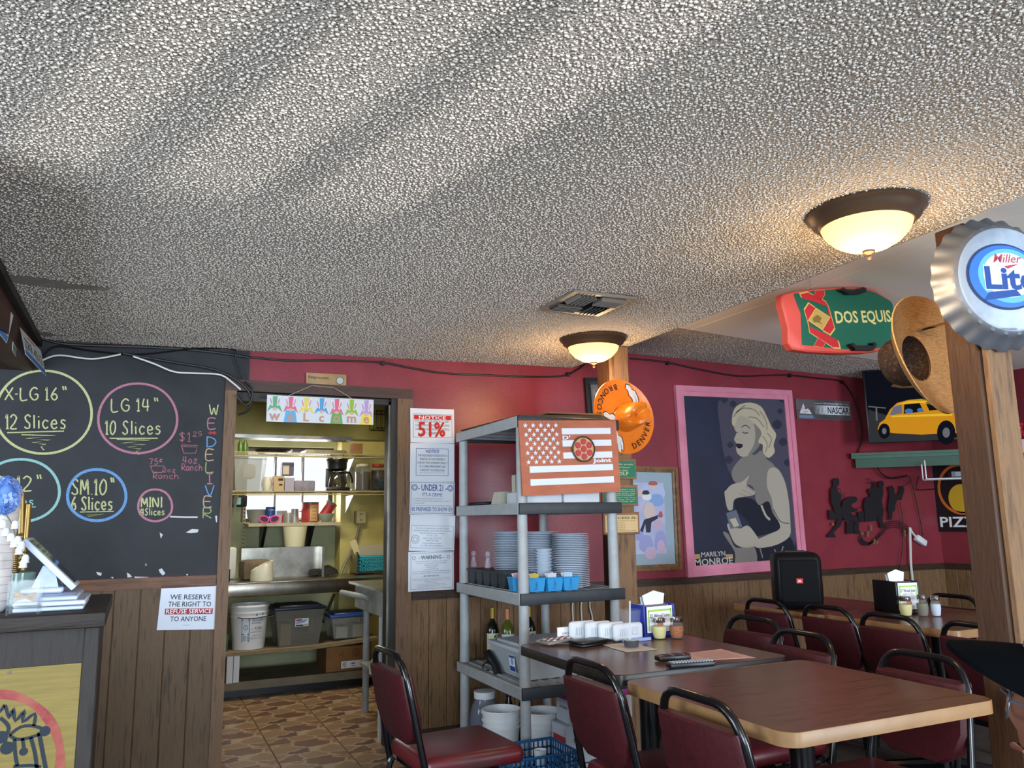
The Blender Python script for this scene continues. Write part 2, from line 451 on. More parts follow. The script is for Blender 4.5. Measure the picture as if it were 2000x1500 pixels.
wall_front = holes_wall('wall_front', 'y', -2.4, .12, -2.72, 6.32, 2.7, [(-1.1, 1.2, .65, 2.05), (1.50, 1.98, 1.08, 2.05), (3.4, 5.4, .8, 2.05)])
wall_left = holes_wall('wall_left', 'x', -2.6, .12, -2.4, 4.7, 2.7, [(.05, 1.75, .85, 2.05), (2.8, 3.8, 1.0, 2.0)])
WFR = mat('window_frame_dark', '#3a2f27', .5)
PANE = thin('window_pane', '#dfe8ee', .06, .02)
def window(n, axis, at, a0, a1, z0, z1, bars, hbars=()):
    w = thing('window_%d' % n, None, None, (0, 0, 0), kind='structure')
    def bx(b, u0, u1, w0, w1, t=.05):
        if axis == 'y': b.box(u0, u1, at - t, at, w0, w1)
        else: b.box(at - t, at, u0, u1, w0, w1)
    for s_ in ((a0, a0 + .04, z0, z1), (a1 - .04, a1, z0, z1), (a0 + .04, a1 - .04, z0, z0 + .03), (a0 + .04, a1 - .04, z1 - .04, z1)):
        b = MB(); bx(b, *s_); b.build('frame', WFR, w)
    for u, t in bars:
        b = MB(); bx(b, u - t / 2, u + t / 2, z0 + .03, z1 - .04); b.build('glazing_bar', WFR, w)
    for z, t in hbars:
        b = MB(); bx(b, a0 + .04, a1 - .04, z - t / 2, z + t / 2, .03); b.build('glazing_bar', WFR, w)
    b = MB()
    if axis == 'y': b.box(a0 + .04, a1 - .04, at - .09, at - .086, z0 + .03, z1 - .04)
    else: b.box(at - .09, at - .086, a0 + .04, a1 - .04, z0 + .03, z1 - .04)
    b.build('pane', PANE, w)
window(1, 'y', -2.4, -1.1, 1.2, .65, 2.05, [(-.33, .05), (.43, .05)])
window(2, 'y', -2.4, 1.50, 1.98, 1.08, 2.05, [(1.655, .04), (1.80, .035)])
window(5, 'y', -2.4, 3.4, 5.4, .8, 2.05, [(4.07, .05), (4.73, .05)])  # unseen window, added to go with the right-hand fill light
window(3, 'x', -2.6, .05, 1.75, .85, 2.05, [(.9, .05)])
window(6, 'x', -2.6, 2.8, 3.8, 1.0, 2.0, [])  # unseen window, added to go with the fill behind the counter

# wainscot: every board is its own piece of the wall
def plank_mesh(w, h, t, m):
    b = MB(); c = .004
    prof = [(-w / 2, 0), (-w / 2, t - c), (-w / 2 + c, t), (w / 2 - c, t), (w / 2, t - c), (w / 2, 0)]
    vs = [(x, -y, 0) for x, y in prof] + [(x, -y, h) for x, y in prof]; n = 6
    b.add(vs, [(i + 1, i, n + i, n + i + 1) for i in range(5)] + [(5, 4, 3, 2, 1, 0), (6, 7, 8, 9, 10, 11)])
    return b.build('plank', m)
pr_ = plank_mesh(.1105, .825, .014, BARN); first = True
x = 1.56
while x < 6.2:
    o = pr_ if first else pr_.copy()
    if not first: COL.objects.link(o)
    o.parent = wall_back; o.location = (x, YW, 0); first = False; x += .112
pl_ = plank_mesh(.1225, .965, .014, BARN2); first = True
x = -1.144
while x < .38:
    o = pl_ if first else pl_.copy()
    if not first: COL.objects.link(o)
    o.parent = wall_back; o.location = (x, YW, 0); first = False; x += .124
for i in range(18):
    o = pr_.copy(); COL.objects.link(o); o.parent = wall_right; o.location = (6.2, YW - .07 - i * .112, 0); o.rotation_euler = (0, 0, -PI / 2)
b = MB(); b.box(1.505, 6.2, YW - .026, YW, .825, .872); b.build('trim_1', DARKTRIM, kind='structure')
b = MB(); b.box(6.174, 6.2, 2.6, YW - .026, .825, .872); b.build('trim_2', DARKTRIM, kind='structure')
b = MB(); b.box(-1.3, .40, YW - .02, YW, .962, 1.0); b.box(-1.3, .40, YW - .03, YW, 1.0, 1.022); b.build('trim_3', RAILWOOD, kind='structure')
b = MB(); b.box(1.505, 6.2, YW - .022, YW, 0, .09); b.build('baseboard_back', DARKTRIM, kind='structure')
# door casing
dr = thing('door_1', None, None, (.9, YW, 0), kind='structure')
b = MB(); b.box(.402, .464, YW - .03, YW + .13, 0, 2.035); b.build('jamb', JAMB, dr)
b = MB(); b.box(.402, 1.50, YW - .028, YW + .13, 2.035, 2.098); b.build('header', HEADER, dr)
b = MB(); b.box(1.405, 1.50, YW - .03, YW, 0, 2.035); b.build('casing', JAMB, dr)
b = MB(); b.box(1.370, 1.405, YW - .012, YW + .13, 0, 2.035); b.build('jamb', mat('near_black_wood', '#17130f', .5), dr)
b = MB(); b.box(1.362, 1.370, YW + .02, YW + .03, 0, 2.02); b.build('metal_strip', STEEL, dr)
b = MB(); b.box(.464, 1.37, YW + .02, YW + .13, 2.0, 2.035); b.build('stop', mat('near_black_wood', '#17130f', .5), dr)
# wooden soffit over the serving counter
sf = thing('trim_4', None, None, (-.8, 3.5, 2.1), kind='structure')
b = MB(); b.box(-2.6, -.535, 2.2, 4.69, 2.085, 2.24); b.build('soffit_board', mat('reddish_soffit_wood', '#4a2717', .5, col2='#2b150c', scale=5, stretch=(6, 1, 6)), sf)
b = MB(); b.box(-.56, -.505, 2.2, 4.69, 2.215, 2.262); b.build('soffit_moulding', mat('near_black_wood', '#17130f', .5), sf)

# ------------------------------------------------------------------ timber posts
def post(name, label, x0, x1, y0, y1, z1, mats):
    t = thing(name, label, 'post', ((x0 + x1) / 2, (y0 + y1) / 2, 0))
    return t
t = post('timber_post', 'rough timber post beside the tables holding the bottle cap sign', 2.6, 2.745, 1.745, 1.87, 2.3, None)
b = MB(); b.rbox(2.598, 2.70, 1.757, 1.87, 0, zc(2.6) - .002, .004, 1); b.build('shaft', TIMBER_D, t)
b = MB(); b.rbox(2.618, 2.748, 1.735, 1.757, 0, zc(2.6) - .12, .003, 1); b.build('facing_board', TIMBER, t)
b = MB(); b.rbox(2.618, 2.748, 1.735, 1.757, zc(2.6) - .118, zc(2.6) - .004, .003, 1); b.build('facing_board', TIMBER, t)
b = MB(); b.rbox(2.70, 2.748, 1.757, 1.87, 0, 2.28, .003, 1); b.build('side_board', TIMBER_D, t)
t = post('timber_post', 'timber post behind the plate shelf carrying the orange hat', 2.49, 2.62, 3.95, 4.1, 2.3, None)
b = MB(); b.rbox(2.488, 2.62, 3.985, 4.1, 0, zc(2.55) - .002, .004, 1); b.build('shaft', TIMBER_D, t)
b = MB(); b.rbox(2.50, 2.624, 3.955, 3.985, 0, zc(2.55) - .003, .004, 1); b.build('facing_board', TIMBER, t)
# beam over the far right of the room
b = MB(); b.box(2.75, 6.2, 1.775, 1.86, 2.215, 2.285); b.build('beam_cross', TIMBER, kind='structure')
# ------------------------------------------------------------------ kitchen shell
b = MB(); b.box(-.6, 2.7, 4.76, 7.42, -.12, -.006); b.box(-.01, 1.55, 4.345, 4.76, -.12, -.006); kfloor = b.build('floor_kitchen', mat('grout', '#6a5e50', .8), kind='structure')
def tile_material():
    m = bpy.data.materials.new('flagstone_print_tile'); m.use_nodes = True
    N = m.node_tree.nodes; L = m.node_tree.links; bs = N['Principled BSDF']; bs.inputs['Roughness'].default_value = .32
    tc = N.new('ShaderNodeTexCoord'); mp = N.new('ShaderNodeMapping'); mp.inputs['Scale'].default_value = (9, 13, 1)
    L.new(tc.outputs['Object'], mp.inputs['Vector'])
    nz = N.new('ShaderNodeTexNoise'); nz.inputs['Scale'].default_value = 2.2
    mx = N.new('ShaderNodeMix'); mx.data_type = 'VECTOR'; mx.inputs['Factor'].default_value = .35
    L.new(mp.outputs[0], nz.inputs['Vector']); L.new(mp.outputs[0], mx.inputs[4]); L.new(nz.outputs['Color'], mx.inputs[5])
    v = N.new('ShaderNodeTexVoronoi'); v.inputs['Scale'].default_value = 1.0; L.new(mx.outputs[1], v.inputs['Vector'])
    v2 = N.new('ShaderNodeTexVoronoi'); v2.feature = 'DISTANCE_TO_EDGE'; v2.inputs['Scale'].default_value = 1.0; L.new(mx.outputs[1], v2.inputs['Vector'])
    r = N.new('ShaderNodeValToRGB'); r.color_ramp.interpolation = 'CONSTANT'; e = r.color_ramp.elements
    e[0].color = lin('#8d6f52'); e[0].position = 0; e[1].color = lin('#6f4f3c'); e[1].position = .3
    for p, c in ((.5, '#a1845f'), (.68, '#5d463a'), (.82, '#85593a')):
        k = e.new(p); k.color = lin(c)
    sp = N.new('ShaderNodeSeparateColor'); L.new(v.outputs['Color'], sp.inputs[0]); L.new(sp.outputs[0], r.inputs[0])
    r2 = N.new('ShaderNodeValToRGB'); r2.color_ramp.elements[0].position = .03; r2.color_ramp.elements[0].color = (1, 1, 1, 1)
    r2.color_ramp.elements[1].position = .06; r2.color_ramp.elements[1].color = (0, 0, 0, 1)
    L.new(v2.outputs['Distance'], r2.inputs[0])
    m2 = N.new('ShaderNodeMix'); m2.data_type = 'RGBA'; L.new(r2.outputs[0], m2.inputs['Factor']); L.new(r.outputs[0], m2.inputs[6]); m2.inputs[7].default_value = lin('#a99172')
    L.new(m2.outputs[2], bs.inputs['Base Color'])
    return m
b = MB(); b.rbox(-.192, .192, -.189, .189, -.006, 0, .002, 1); tile = b.build('tile', tile_material()); first = True
for i in range(-2, 5):
    for j in range(-1, 5):
        if j < 0 and not -2 <= i <= 1: continue
        o = tile if first else tile.copy()
        if not first: COL.objects.link(o)
        first = False; o.parent = kfloor; o.location = (.77 + .39 * i + .195, 4.73 + .385 * j + .1925, 0)
        if j == 0: o.location.y += .0
b = MB(); b.box(-.6, 1.62, 7.3, 7.42, 0, 1.30); b.box(-.6, .80, 7.3, 7.42, 1.30, 2.5); b.box(1.60, 1.62, 7.3, 7.42, 1.30, 2.5); b.box(.80, 1.60, 7.3, 7.42, 1.96, 2.5)
b.build('wall_kitchen_back', KGREEN, kind='structure')
b = MB(); b.box(1.62, 2.7, 7.1, 7.42, 0, 2.5); b.build('wall_kitchen_side', KWALL, kind='structure')
b = MB(); b.box(-.72, -.6, 4.82, 7.42, 0, 2.5); b.build('wall_kitchen_left', KGREEN, kind='structure')
b = MB(); b.box(2.7, 2.82, 4.82, 7.42, 0, 2.5); b.build('wall_kitchen_right', KWALL, kind='structure')
b = MB(); b.box(-.72, 2.82, 4.82, 7.42, 2.5, 2.6); b.build('ceiling_kitchen', mat('kitchen_ceiling', '#8f8a70', .8), kind='structure')
kb = thing('beam_kitchen', None, None, (1, 5.6, 1.88), kind='structure')
b = MB(); b.box(-.6, 2.7, 5.6, 5.72, 1.885, 2.5); b.build('board', KYEL, kb)
b = MB(); b.box(-.6, 1.35, 5.585, 5.74, 1.862, 1.885); b.build('metal_edge', STEEL, kb)
b = MB(); b.box(1.35, 2.7, 5.592, 5.74, 1.872, 1.885); b.build('metal_edge', KYEL, kb)
window(4, 'y', 7.41, .80, 1.60, 1.30, 1.96, [(1.089, .018), (1.331, .018)])

# ------------------------------------------------------------------ kitchen furniture
t = thing('steel_counter', 'dented stainless steel counter under the kitchen window', 'counter', (.9, 6.75, .0))
b = MB(); b.rbox(-.3, 1.88, 6.45, 7.08, .742, .846, .012, 2); b.build('top', STEEL, t)
b = MB(); b.box(.78, 1.41, 6.955, 7.06, .846, 1.088); b.box(1.405, 1.425, 6.80, 7.06, .846, 1.088); b.build('backsplash', STEEL, t)
b = MB(); b.cyl((1.83, 6.447, .80), (1.83, 6.452, .80), .014, n=12); b.build('bolt', BLACK, t)
for xx in (-.2, .45, 1.8):
    b = MB(); b.cyl((xx, 6.98, 0), (xx, 6.98, .745), .02); b.build('leg', STEEL, t)
WORN = mat('worn_shelf_board', '#8c7a5c', .7, col2='#6a583f', scale=9, stretch=(1, 4, 4))
t = thing('storage_shelf', 'sagging worn wooden shelf under the kitchen counter', 'shelf', (.8, 6.7, 0))
b = MB()
n = 10; X0, X1 = .0, 1.78
top = [(X0 + (X1 - X0) * i / n, .352 + (.03 if i > 7 else 0) * (i - 7) / 3) for i in range(n + 1)]
vs = []
for xx, zz in top: vs += [(xx, 6.40, zz - .024), (xx, 7.06, zz - .024), (xx, 7.06, zz), (xx, 6.40, zz)]
fs = []
for i in range(n):
    for k in range(4): fs.append((i * 4 + k, (i + 1) * 4 + k, (i + 1) * 4 + (k + 1) % 4, i * 4 + (k + 1) % 4))
fs += [(0, 1, 2, 3), (n * 4 + 3, n * 4 + 2, n * 4 + 1, n * 4)]
b.add(vs, fs); b.build('board', WORN, t)
b = MB(); b.box(.0, 1.9, 6.50, 7.06, .065, .125); b.build('base_board', mat('grey_beige_board', '#7d735f', .7, col2='#6b6250', scale=6), t)
b = MB(); b.box(.0, 1.9, 6.60, 7.06, 0, .065); b.build('plinth', BLACK, t)
b = MB(); b.box(.655, .698, 6.47, 6.53, .125, .33); b.build('upright', WHITEPL, t)
b = MB(); b.box(.704, .745, 6.48, 6.54, .125, .33); b.build('upright', WHITEPL, t)
b = MB(); b.box(1.74, 1.78, 6.6, 7.0, 0, .36); b.build('upright', WORN, t)

def bucket(name, label, c, r0, r1, h, m, mi_label=None, rim=True, cat='bucket'):
    t = thing(name, label, cat, c)
    b = MB(); x, y, z = c
    pr = [(0.001, 0), (r0, 0), (r1, h)]
    pr += [(r1 - .006, h), (r0 - .006, .01), (.001, .01)]
    b.lathe(pr, 28, c); b.build('body', m, t)
    if rim:
        b = MB()
        for k in (h - .012, h - .055, h - .085):
            rr = r0 + (r1 - r0) * k / h
            b.lathe([(rr, -.006), (rr + .007, -.004), (rr + .007, .004), (rr, .006)], 28, (x, y, z + k))
        b.build('rim', m, t)
    return t
t = bucket('pickle_bucket', 'tall white plastic bucket with blue printed label on the kitchen shelf', (.815, 6.58, .354), .118, .142, .325, WHITEPL)
M_ = frame((.815, 6.455, .354), (1, 0, .0), (0, .05, 1))
def wrapx(mb, cx, cy, r0, r1, h, z0):
    for i, v in enumerate(mb.v):
        a = (v.x - cx) / r1; k = (v.z - z0) / h; rr = r0 + (r1 - r0) * k + .0012
        mb.v[i] = V((cx + rr * math.sin(a), cy - rr * math.cos(a), v.z))
b = MB(M_)
b.rect(-.075, -.012, .06, .245, 0, 0); b.rect(-.07, -.017, .065, .215, .0004, 1); b.disc(-.043, .165, .019, .0008, 0); b.disc(-.043, .165, .015, .0011, 1); b.text('X', -.043, .157, .016, z=.0014, mi=0)
b.rect(-.07, -.017, .11, .118, .0008, 0); b.text('DANGER', -.043, .222, .014, .05, z=.0008, mi=1)
for k in range(5): b.rect(-.068, -.02, .07 + k * .007, .073 + k * .007, .0008, 0)
b.rect(.035, .10, .235, .262, .0002, 0); b.text('clasica', .067, .241, .013, .05, z=.0008, mi=1)
b.text('TIRAS DE JALAPENO', .055, .208, .013, .10, mi=0, off=.01); b.text('ENCURTIDO', .045, .188, .013, .08, mi=0, off=.01)
b.text('92364', .06, .145, .024, .062, mi=2); b.text('LOT NO.', .008, .148, .008, .03, mi=2)
for k, w in ((.125, .1), (.1, .07), (.08, .11)): b.text('INGREDIENTES AGUA SAL', .045, k, .008, w, mi=2)
wrapx(b, .815, 6.58, .118, .142, .325, .354)
b.build('label', [ink('#2d5f94'), ink('#c9d6e4'), ink('#3a4a60')], t)
b = MB(); b.tube([(.685, 6.56, .60), (.74, 6.43, .59), (.83, 6.41, .585), (.93, 6.46, .592), (.952, 6.53, .60)], .004, 6); b.cyl((.93, 6.452, .592), (.99, 6.47, .596), .008, n=8); b.build('handle', CHROME, t)
def tote(name, label, x0, x1, y0, y1, z0, z1, body, lidm, taper=.035, lab=None, lid_over=.012):
    t = thing(name, label, 'storage bin', ((x0 + x1) / 2, (y0 + y1) / 2, z0)); b = MB()
    zt = z1 - .03
    def ring_(i, z, k): return [V((x0 + k + i, y0 + k + i, z)), V((x1 - k - i, y0 + k + i, z)), V((x1 - k - i, y1 - k - i, z)), V((x0 + k + i, y1 - k - i, z))]
    b.hexa(ring_(0, z0, taper) + ring_(0, zt, 0)); b.build('body', body, t)
    b = MB(); b.rbox(x0 - lid_over, x1 + lid_over, y0 - lid_over, y1 + lid_over, zt, zt + .022, .008, 2); b.rbox(x0 + .03, x1 - .03, y0 + .03, y1 - .03, zt + .016, z1 + .004, .006, 1); b.build('lid', lidm, t)
    return t
CLEARG = thin('cloudy_grey_plastic', '#7f7d74', .55, .25)
CLEARW = thin('cloudy_clear_plastic', '#b9bcb6', .38, .2)
NAVY = mat('navy_plastic', '#12192e', .4); BLUEP = mat('blue_lid_plastic', '#22407c', .4)
t = tote('storage_tote', 'large grey see-through storage tote with dark navy lid on the kitchen shelf', .99, 1.36, 6.44, 6.8, .354, .655, CLEARG, NAVY)
M_ = frame((1.19, 6.448, .53), (1, 0, 0), (0, -.1, 1))
b = MB(M_); b.rect(-.05, .05, -.03, .03, .0, 0); b.rect(-.046, .0, .012, .026, .0005, 1); b.flat([(-.046, -.012), (.02, -.002), (.046, .022), (.01, .022), (-.046, .008)], .0005, 2); b.rect(-.046, .012, -.027, -.016, .0005, 3)
for k in range(4): b.rect(.018 + k * .008, .022 + k * .008, -.026, -.012, .0005, 3)
b.build('label', [WHITEP, ink('#b8323a'), ink('#7e9fc4'), ink('#222a3a')], t)
b = MB(); b.box(1.04, 1.12, 6.5, 6.7, .362, .52); b.build('contents', mat('beige_packets', '#a5936a', .7), t)
t = tote('storage_tote', 'low clear storage box with bright blue lid on the kitchen shelf', 1.42, 1.725, 6.46, 6.78, .380, .572, CLEARW, BLUEP, .03)
b = MB(); b.box(1.47, 1.56, 6.5, 6.7, .386, .47); b.box(1.60, 1.68, 6.5, 6.7, .386, .48); b.build('contents', mat('white_packets', '#b7b3a3', .7), t)
CARD = mat('cardboard', '#8a6238', .8, col2='#7a5530', scale=5)
t = thing('cardboard_box', 'brown cardboard box with white shipping label at the bottom of the kitchen shelf', 'box', (1.55, 6.7, .125))
b = MB(); b.rbox(1.40, 1.74, 6.53, 6.9, .126, .315, .003, 1); b.build('carton', CARD, t)
b = MB(frame((1.58, 6.529, .126), (1, 0, 0), (0, 0, 1))); b.rect(-.06, .13, .02, .075, .0, 0)
for k in range(4): b.rect(-.05, -.02, .03 + k * .01, .034 + k * .01, .0005, 1); b.rect(.09, .12, .03 + k * .01, .034 + k * .01, .0005, 1)
b.rect(.02, .05, .05, .058, .0005, 1); b.rect(.02, .05, .035, .04, .0005, 1); b.build('label', [WHITEP, ink('#333333')], t)
b = MB(frame((1.58, 6.529, .126), (1, 0, 0), (0, 0, 1))); b.ring(.06, .135, .03, .004, .0005, 0, ry=.026, n=20); b.ring(.06, .135, .012, .004, .0005, 0, n=12); b.ribbon([(-.08, .12), (-.04, .15), (-.05, .11)], .006, .0005); b.build('print', ink('#4d3319'), t)
b = MB(); b.tube(smooth_path([(.7, 6.95, .33), (.85, 6.85, .285), (1.0, 6.82, .275), (1.13, 6.9, .31), (1.2, 7.0, .33)]), .012, 8)
b.build('garden_hose', mat('dark_green_rubber', '#2e3326', .5), label='dark green hose looping under the kitchen shelf', cat='hose')
b = MB(); b.rbox(.55, .66, 6.5, 6.62, .354, .47, .004, 1); b.build('green_carton', [mat('dark_green_card', '#1d5a3c', .6)], label='dark green carton beside the white bucket on the kitchen shelf', cat='carton')

# items on the counter
b = MB(); c = (.90, 6.62, .847)
pr = [(.085, 0), (.088, .02), (.082, .13), (.079, .13), (.084, .02), (.001, .006)]
b.lathe([(.001, 0)] + pr, 28, c)
b2 = []
for i, v in enumerate(b.v):
    if v.z > c[2] + .1: v.z += (v.x - c[0]) * .5 - .015 + .004 * math.sin(i * 1.7)
t = b.build('plastic_pitcher', mat('milky_white_plastic', '#d3cfba', .4), label='milky white plastic tub with slanted cut rim on the kitchen counter', cat='tub')
b = MB(); b.rbox(.76, .99, 6.72, 6.86, .847, 1.0, .03, 2)
for v in b.v:
    v.x += .012 * math.sin(v.z * 60 + v.y * 40); v.y += .012 * math.sin(v.x * 70)
b.build('paper_sack', mat('dull_brown_sack', '#6d604d', .8, col2='#56493a', scale=14), label='crumpled brown sack behind the white tub on the kitchen counter', cat='sack')
b = MB(); b.lathe([(.001, .075), (.05, .06), (.075, .03), (.085, .002), (.001, 0)], 14, (1.47, 6.88, .847)); b.lathe([(.001, .05), (.05, .04), (.06, .002), (.001, 0)], 12, (1.37, 6.86, .847))
for i, v in enumerate(b.v): v.x += .012 * math.sin(i * 2.1); v.z += abs(.012 * math.sin(i * 1.3))
b.build('black_cloth', mat('black_cloth', '#23221f', .9), label='crumpled black cloth lying on the kitchen counter', cat='cloth')
b = MB(); b.rbox(.56, .66, 6.55, 6.66, .847, .95, .01); b.build('black_dispenser', BLACK, label='small black dispenser half hidden by the door frame on the counter', cat='dispenser')
b = MB(); b.rbox(.60, .74, 6.9, 7.0, .847, 1.10, .02); b.build('white_canister', mat('translucent_white_plastic', '#c6c7c4', .4), label='pale plastic canister at the back of the kitchen counter', cat='canister')
# pail standing on the backsplash ledge
t = bucket('white_pail', 'cream plastic pail standing on the counter backsplash below the little shelf', (1.21, 6.99, 1.09), .08, .102, .168, mat('cream_plastic', '#d0cba9', .45), rim=False, cat='pail')

# the little window shelf
SHB = mat('scuffed_white_shelf', '#b9ad8f', .7, col2='#8b6e52', scale=14, lo=.55, hi=.75)
t = thing('window_shelf', 'scuffed narrow wooden shelf under the kitchen window', 'shelf', (1.2, 7.15, 1.27))
b = MB(); b.box(.83, 1.60, 6.98, 7.30, 1.262, 1.288); b.build('board', SHB, t)
for p in (516, 608):
    q = PY(p, 1024, 7.1)
    b = MB(); b.hexa([V((q.x - .012, 7.2, q.z - .2)), V((q.x + .012, 7.2, q.z - .2)), V((q.x + .012, 7.298, q.z - .2)), V((q.x - .012, 7.298, q.z - .2)), V((q.x - .012, 7.0, 1.262)), V((q.x + .012, 7.0, 1.262)), V((q.x + .012, 7.298, 1.262)), V((q.x - .012, 7.298, 1.262))]); b.build('bracket', BLACK, t)
zs = 1.289
def onshelf(px, Y=7.08): q = PY(px, 1015, Y); return (q.x, Y, zs)
def can(name, label, c, r, h, mats, cat='can'):
    t = thing(name, label, cat, c); b = MB(); b.lathe([(.001, 0), (r, 0), (r, h), (r - .002, h), (r - .004, h - .003), (.001, h - .003)], 24, c); b.build('body', mats[0], t); return t
c = onshelf(501, 7.1); b = MB(); n = 40
b.lathe([(.001, 0), (.05, 0), (.075, .05), (.085, .115), (.081, .115), (.07, .05), (.04, .008), (.001, .008)], n, c)
for i, v in enumerate(b.v):
    if (i % n) % 2: v.x = c[0] + (v.x - c[0]) * .965; v.y = c[1] + (v.y - c[1]) * .965
b.build('ribbed_bowl', mat('grey_ribbed_plastic', '#8f8f84', .5), label='grey ribbed bowl on the narrow window shelf', cat='bowl')
c = onshelf(528, 7.04); t = can('blue_drink_tin', 'blue printed tin beside the ribbed bowl on the window shelf', c, .042, .135, [mat('cobalt_label', '#24407f', .4)])
b = MB(frame((c[0], c[1], c[2]), (1, 0, 0), (0, 0, 1))); b.text('Coffee', 0, .105, .012, .05, z=.0430, mi=0)
for k in range(3): b.disc(-.015 + k * .015, .05, .005, .043, 0, 8)
wr = b
for i, v in enumerate(b.v): v.y = c[1] - math.sqrt(max(0, .0425 ** 2 - (v.x - c[0]) ** 2)) - .0006
b.build('print', ink('#d5d9e6'), t)
c = onshelf(549, 7.1); b = MB(); b.rbox(c[0] - .045, c[0] + .045, 7.07, 7.12, zs, zs + .105, .006); b.build('sugar_packet', mat('pale_packet', '#b5b1a8', .5), label='pale paper packet behind the pink sunglasses on the window shelf', cat='packet')
c = onshelf(554, 7.03); b = MB(); b.lathe([(.001, 0), (.014, 0), (.014, .06), (.008, .075), (.001, .075)], 12, c); b.build('red_bottle', mat('red_label', '#a8322d', .4), label='tiny red and white bottle on the window shelf', cat='bottle')
# pink sunglasses
c = onshelf(526, 7.0); t = thing('sunglasses', 'hot pink sunglasses lying on the window shelf', 'sunglasses', c)
PINK = mat('hot_pink_plastic', '#e0559a', .3)
for s_ in (-1, 1):
    cc = V((c[0] + s_ * .043, c[1] - .005, zs + .032)); pts = [cc + V((.037 * math.cos(a), 0, .027 * math.sin(a) + .006 * math.cos(a) * s_)) for a in [2 * PI * i / 20 for i in range(20)]]
    b = MB(); b.tube(pts, .006, 6, closed=True); b.build('rim', PINK, t)
    b = MB(); b.add([p + V((0, .001, 0)) for p in pts], [tuple(range(20))]); b.build('lens', mat('smoke_lens', '#5b3b4c', .1), t)
    b = MB(); b.tube([cc + V((s_ * .036, .0, .012)), cc + V((s_ * .034, .010 + .004 * s_, .008)), cc + V((-s_ * .06, .012 + .005 * s_, -.012))], .0035, 6); b.build('temple', PINK, t)
b = MB(); b.tube([V((c[0] - .01, c[1] - .005, zs + .038)), V((c[0] + .01, c[1] - .005, zs + .038))], .004, 6); b.build('bridge', PINK, t)
for k, (px, Y, r, h, lab) in enumerate(((563, 7.02, .042, .085, 'upside down clear cup in front on the window shelf'), (575, 7.11, .042, .118, 'taller grey mug behind the clear cup on the window shelf'))):
    c = onshelf(px, Y); t = thing('cup', lab, 'cup', c); b = MB(); b.lathe([(.001, 0), (r, 0), (r * .8, h), (.001, h)], 20, c); b.build('body', mat('grey_steel_cup', '#a7a79e', .35, metal=.4), t)
    if k: b = MB(); b.tube([V(c) + V((r * .9, 0, .1)), V(c) + V((r + .03, 0, .085)), V(c) + V((r + .03, 0, .04)), V(c) + V((r * .95, 0, .025))], .006, 6); b.build('handle', mat('grey_steel_cup', '#a7a79e', .35), t)
c = onshelf(605, 7.06); t = can('cookie_tin', 'red and tan printed tin can on the window shelf', c, .073, .168, [mat('red_tin_label', '#a83a33', .4)])
b = MB(frame(c, (1, 0, 0), (0, 0, 1))); b.rect(-.012, .055, .01, .150, .0745, 0)
for k in range(6): b.rect(-.012 + .0112 * k, -.012 + .0112 * (k + 1), .01, .15, .0745, 0)
for k, w in enumerate(('COFFEE', 'CHOCK', 'FULL', 'ROAST')): b.text(w, .021, .118 - k * .03, .016, .044, z=.075, mi=1)
for v in b.v: v.y = c[1] - math.sqrt(max(0, .0737 ** 2 - (v.x - c[0]) ** 2)) - (.0006 if False else .0008)
b.build('print', [ink('#c9a36b'), ink('#6b2a20')], t)
b = MB(); b.lathe([(.001, 0), (.075, 0), (.075, .008), (.001, .008)], 24, (c[0], c[1], c[2] + .164)); b.build('lid', mat('dark_grey_lid', '#4a4a48', .4), t)
c = onshelf(636, 7.04); b = MB(); b.lathe([(.001, 0), (.035, 0), (.06, .03), (.075, .075), (.071, .075), (.055, .03), (.03, .006), (.001, .006)], 24, c); b.build('glass_bowl', mat('grey_green_bowl', '#9aa08c', .3), label='grey green bowl holding the red canister on the window shelf', cat='bowl')
t = thing('red_canister', 'red canister with grey lid tilted in the bowl on the window shelf', 'canister', (c[0], c[1], c[2] + .04))
ax = V((.5, 0, .85)).normalized(); p0 = V((c[0] - .015, c[1], c[2] + .055))
b = MB(); b.cyl(p0, p0 + ax * .11, .047, n=24); b.build('body', mat('bright_red_plastic', '#b8332f', .35), t)
b = MB(); b.cyl(p0 + ax * .11, p0 + ax * .132, .052, n=24); b.build('lid', mat('grey_lid', '#6f6f68', .5), t)

# wall wire shelves
WIRE = mat('cream_coated_wire', '#a09468', .45)
def wire_shelf(label, z, X0=.42, X1=2.12, Y0=6.75, Y1=7.09):
    t = thing('wire_shelf', label, 'shelf', ((X0 + X1) / 2, Y0, z))
    b = MB()
    for zz in (0, -.028): b.tube([(X0, Y0, z + zz), (X1, Y0, z + zz)], .0042, 6)
    for yy in (6.86, 6.98, Y1): b.tube([(X0, yy, z - .004), (X1, yy, z - .004)], .0035, 5)
    k = int((X1 - X0) / .026)
    for i in range(k + 1):
        xx = X0 + (X1 - X0) * i / k
        b.tube([(xx, Y1, z), (xx, Y0, z), (xx, Y0, z - .028)], .0016, 4)
    b.build('wire_deck', WIRE, t)
    for xx in (.72, 1.66, 2.06):
        b = MB(); b.prism([(0, 0), (.30, 0), (0, -.16)], -.004, .004)
        M_ = frame((xx, 7.09, z - .03), (0, -1, 0), (0, 0, 1))
        b.v = [M_ @ v for v in b.v]; b.build('bracket', WHITEPL, t)
    return t
wire_shelf('upper wire shelf above the coffee maker in the kitchen', 1.86)
wire_shelf('lower wire shelf holding the coffee maker in the kitchen', 1.545)
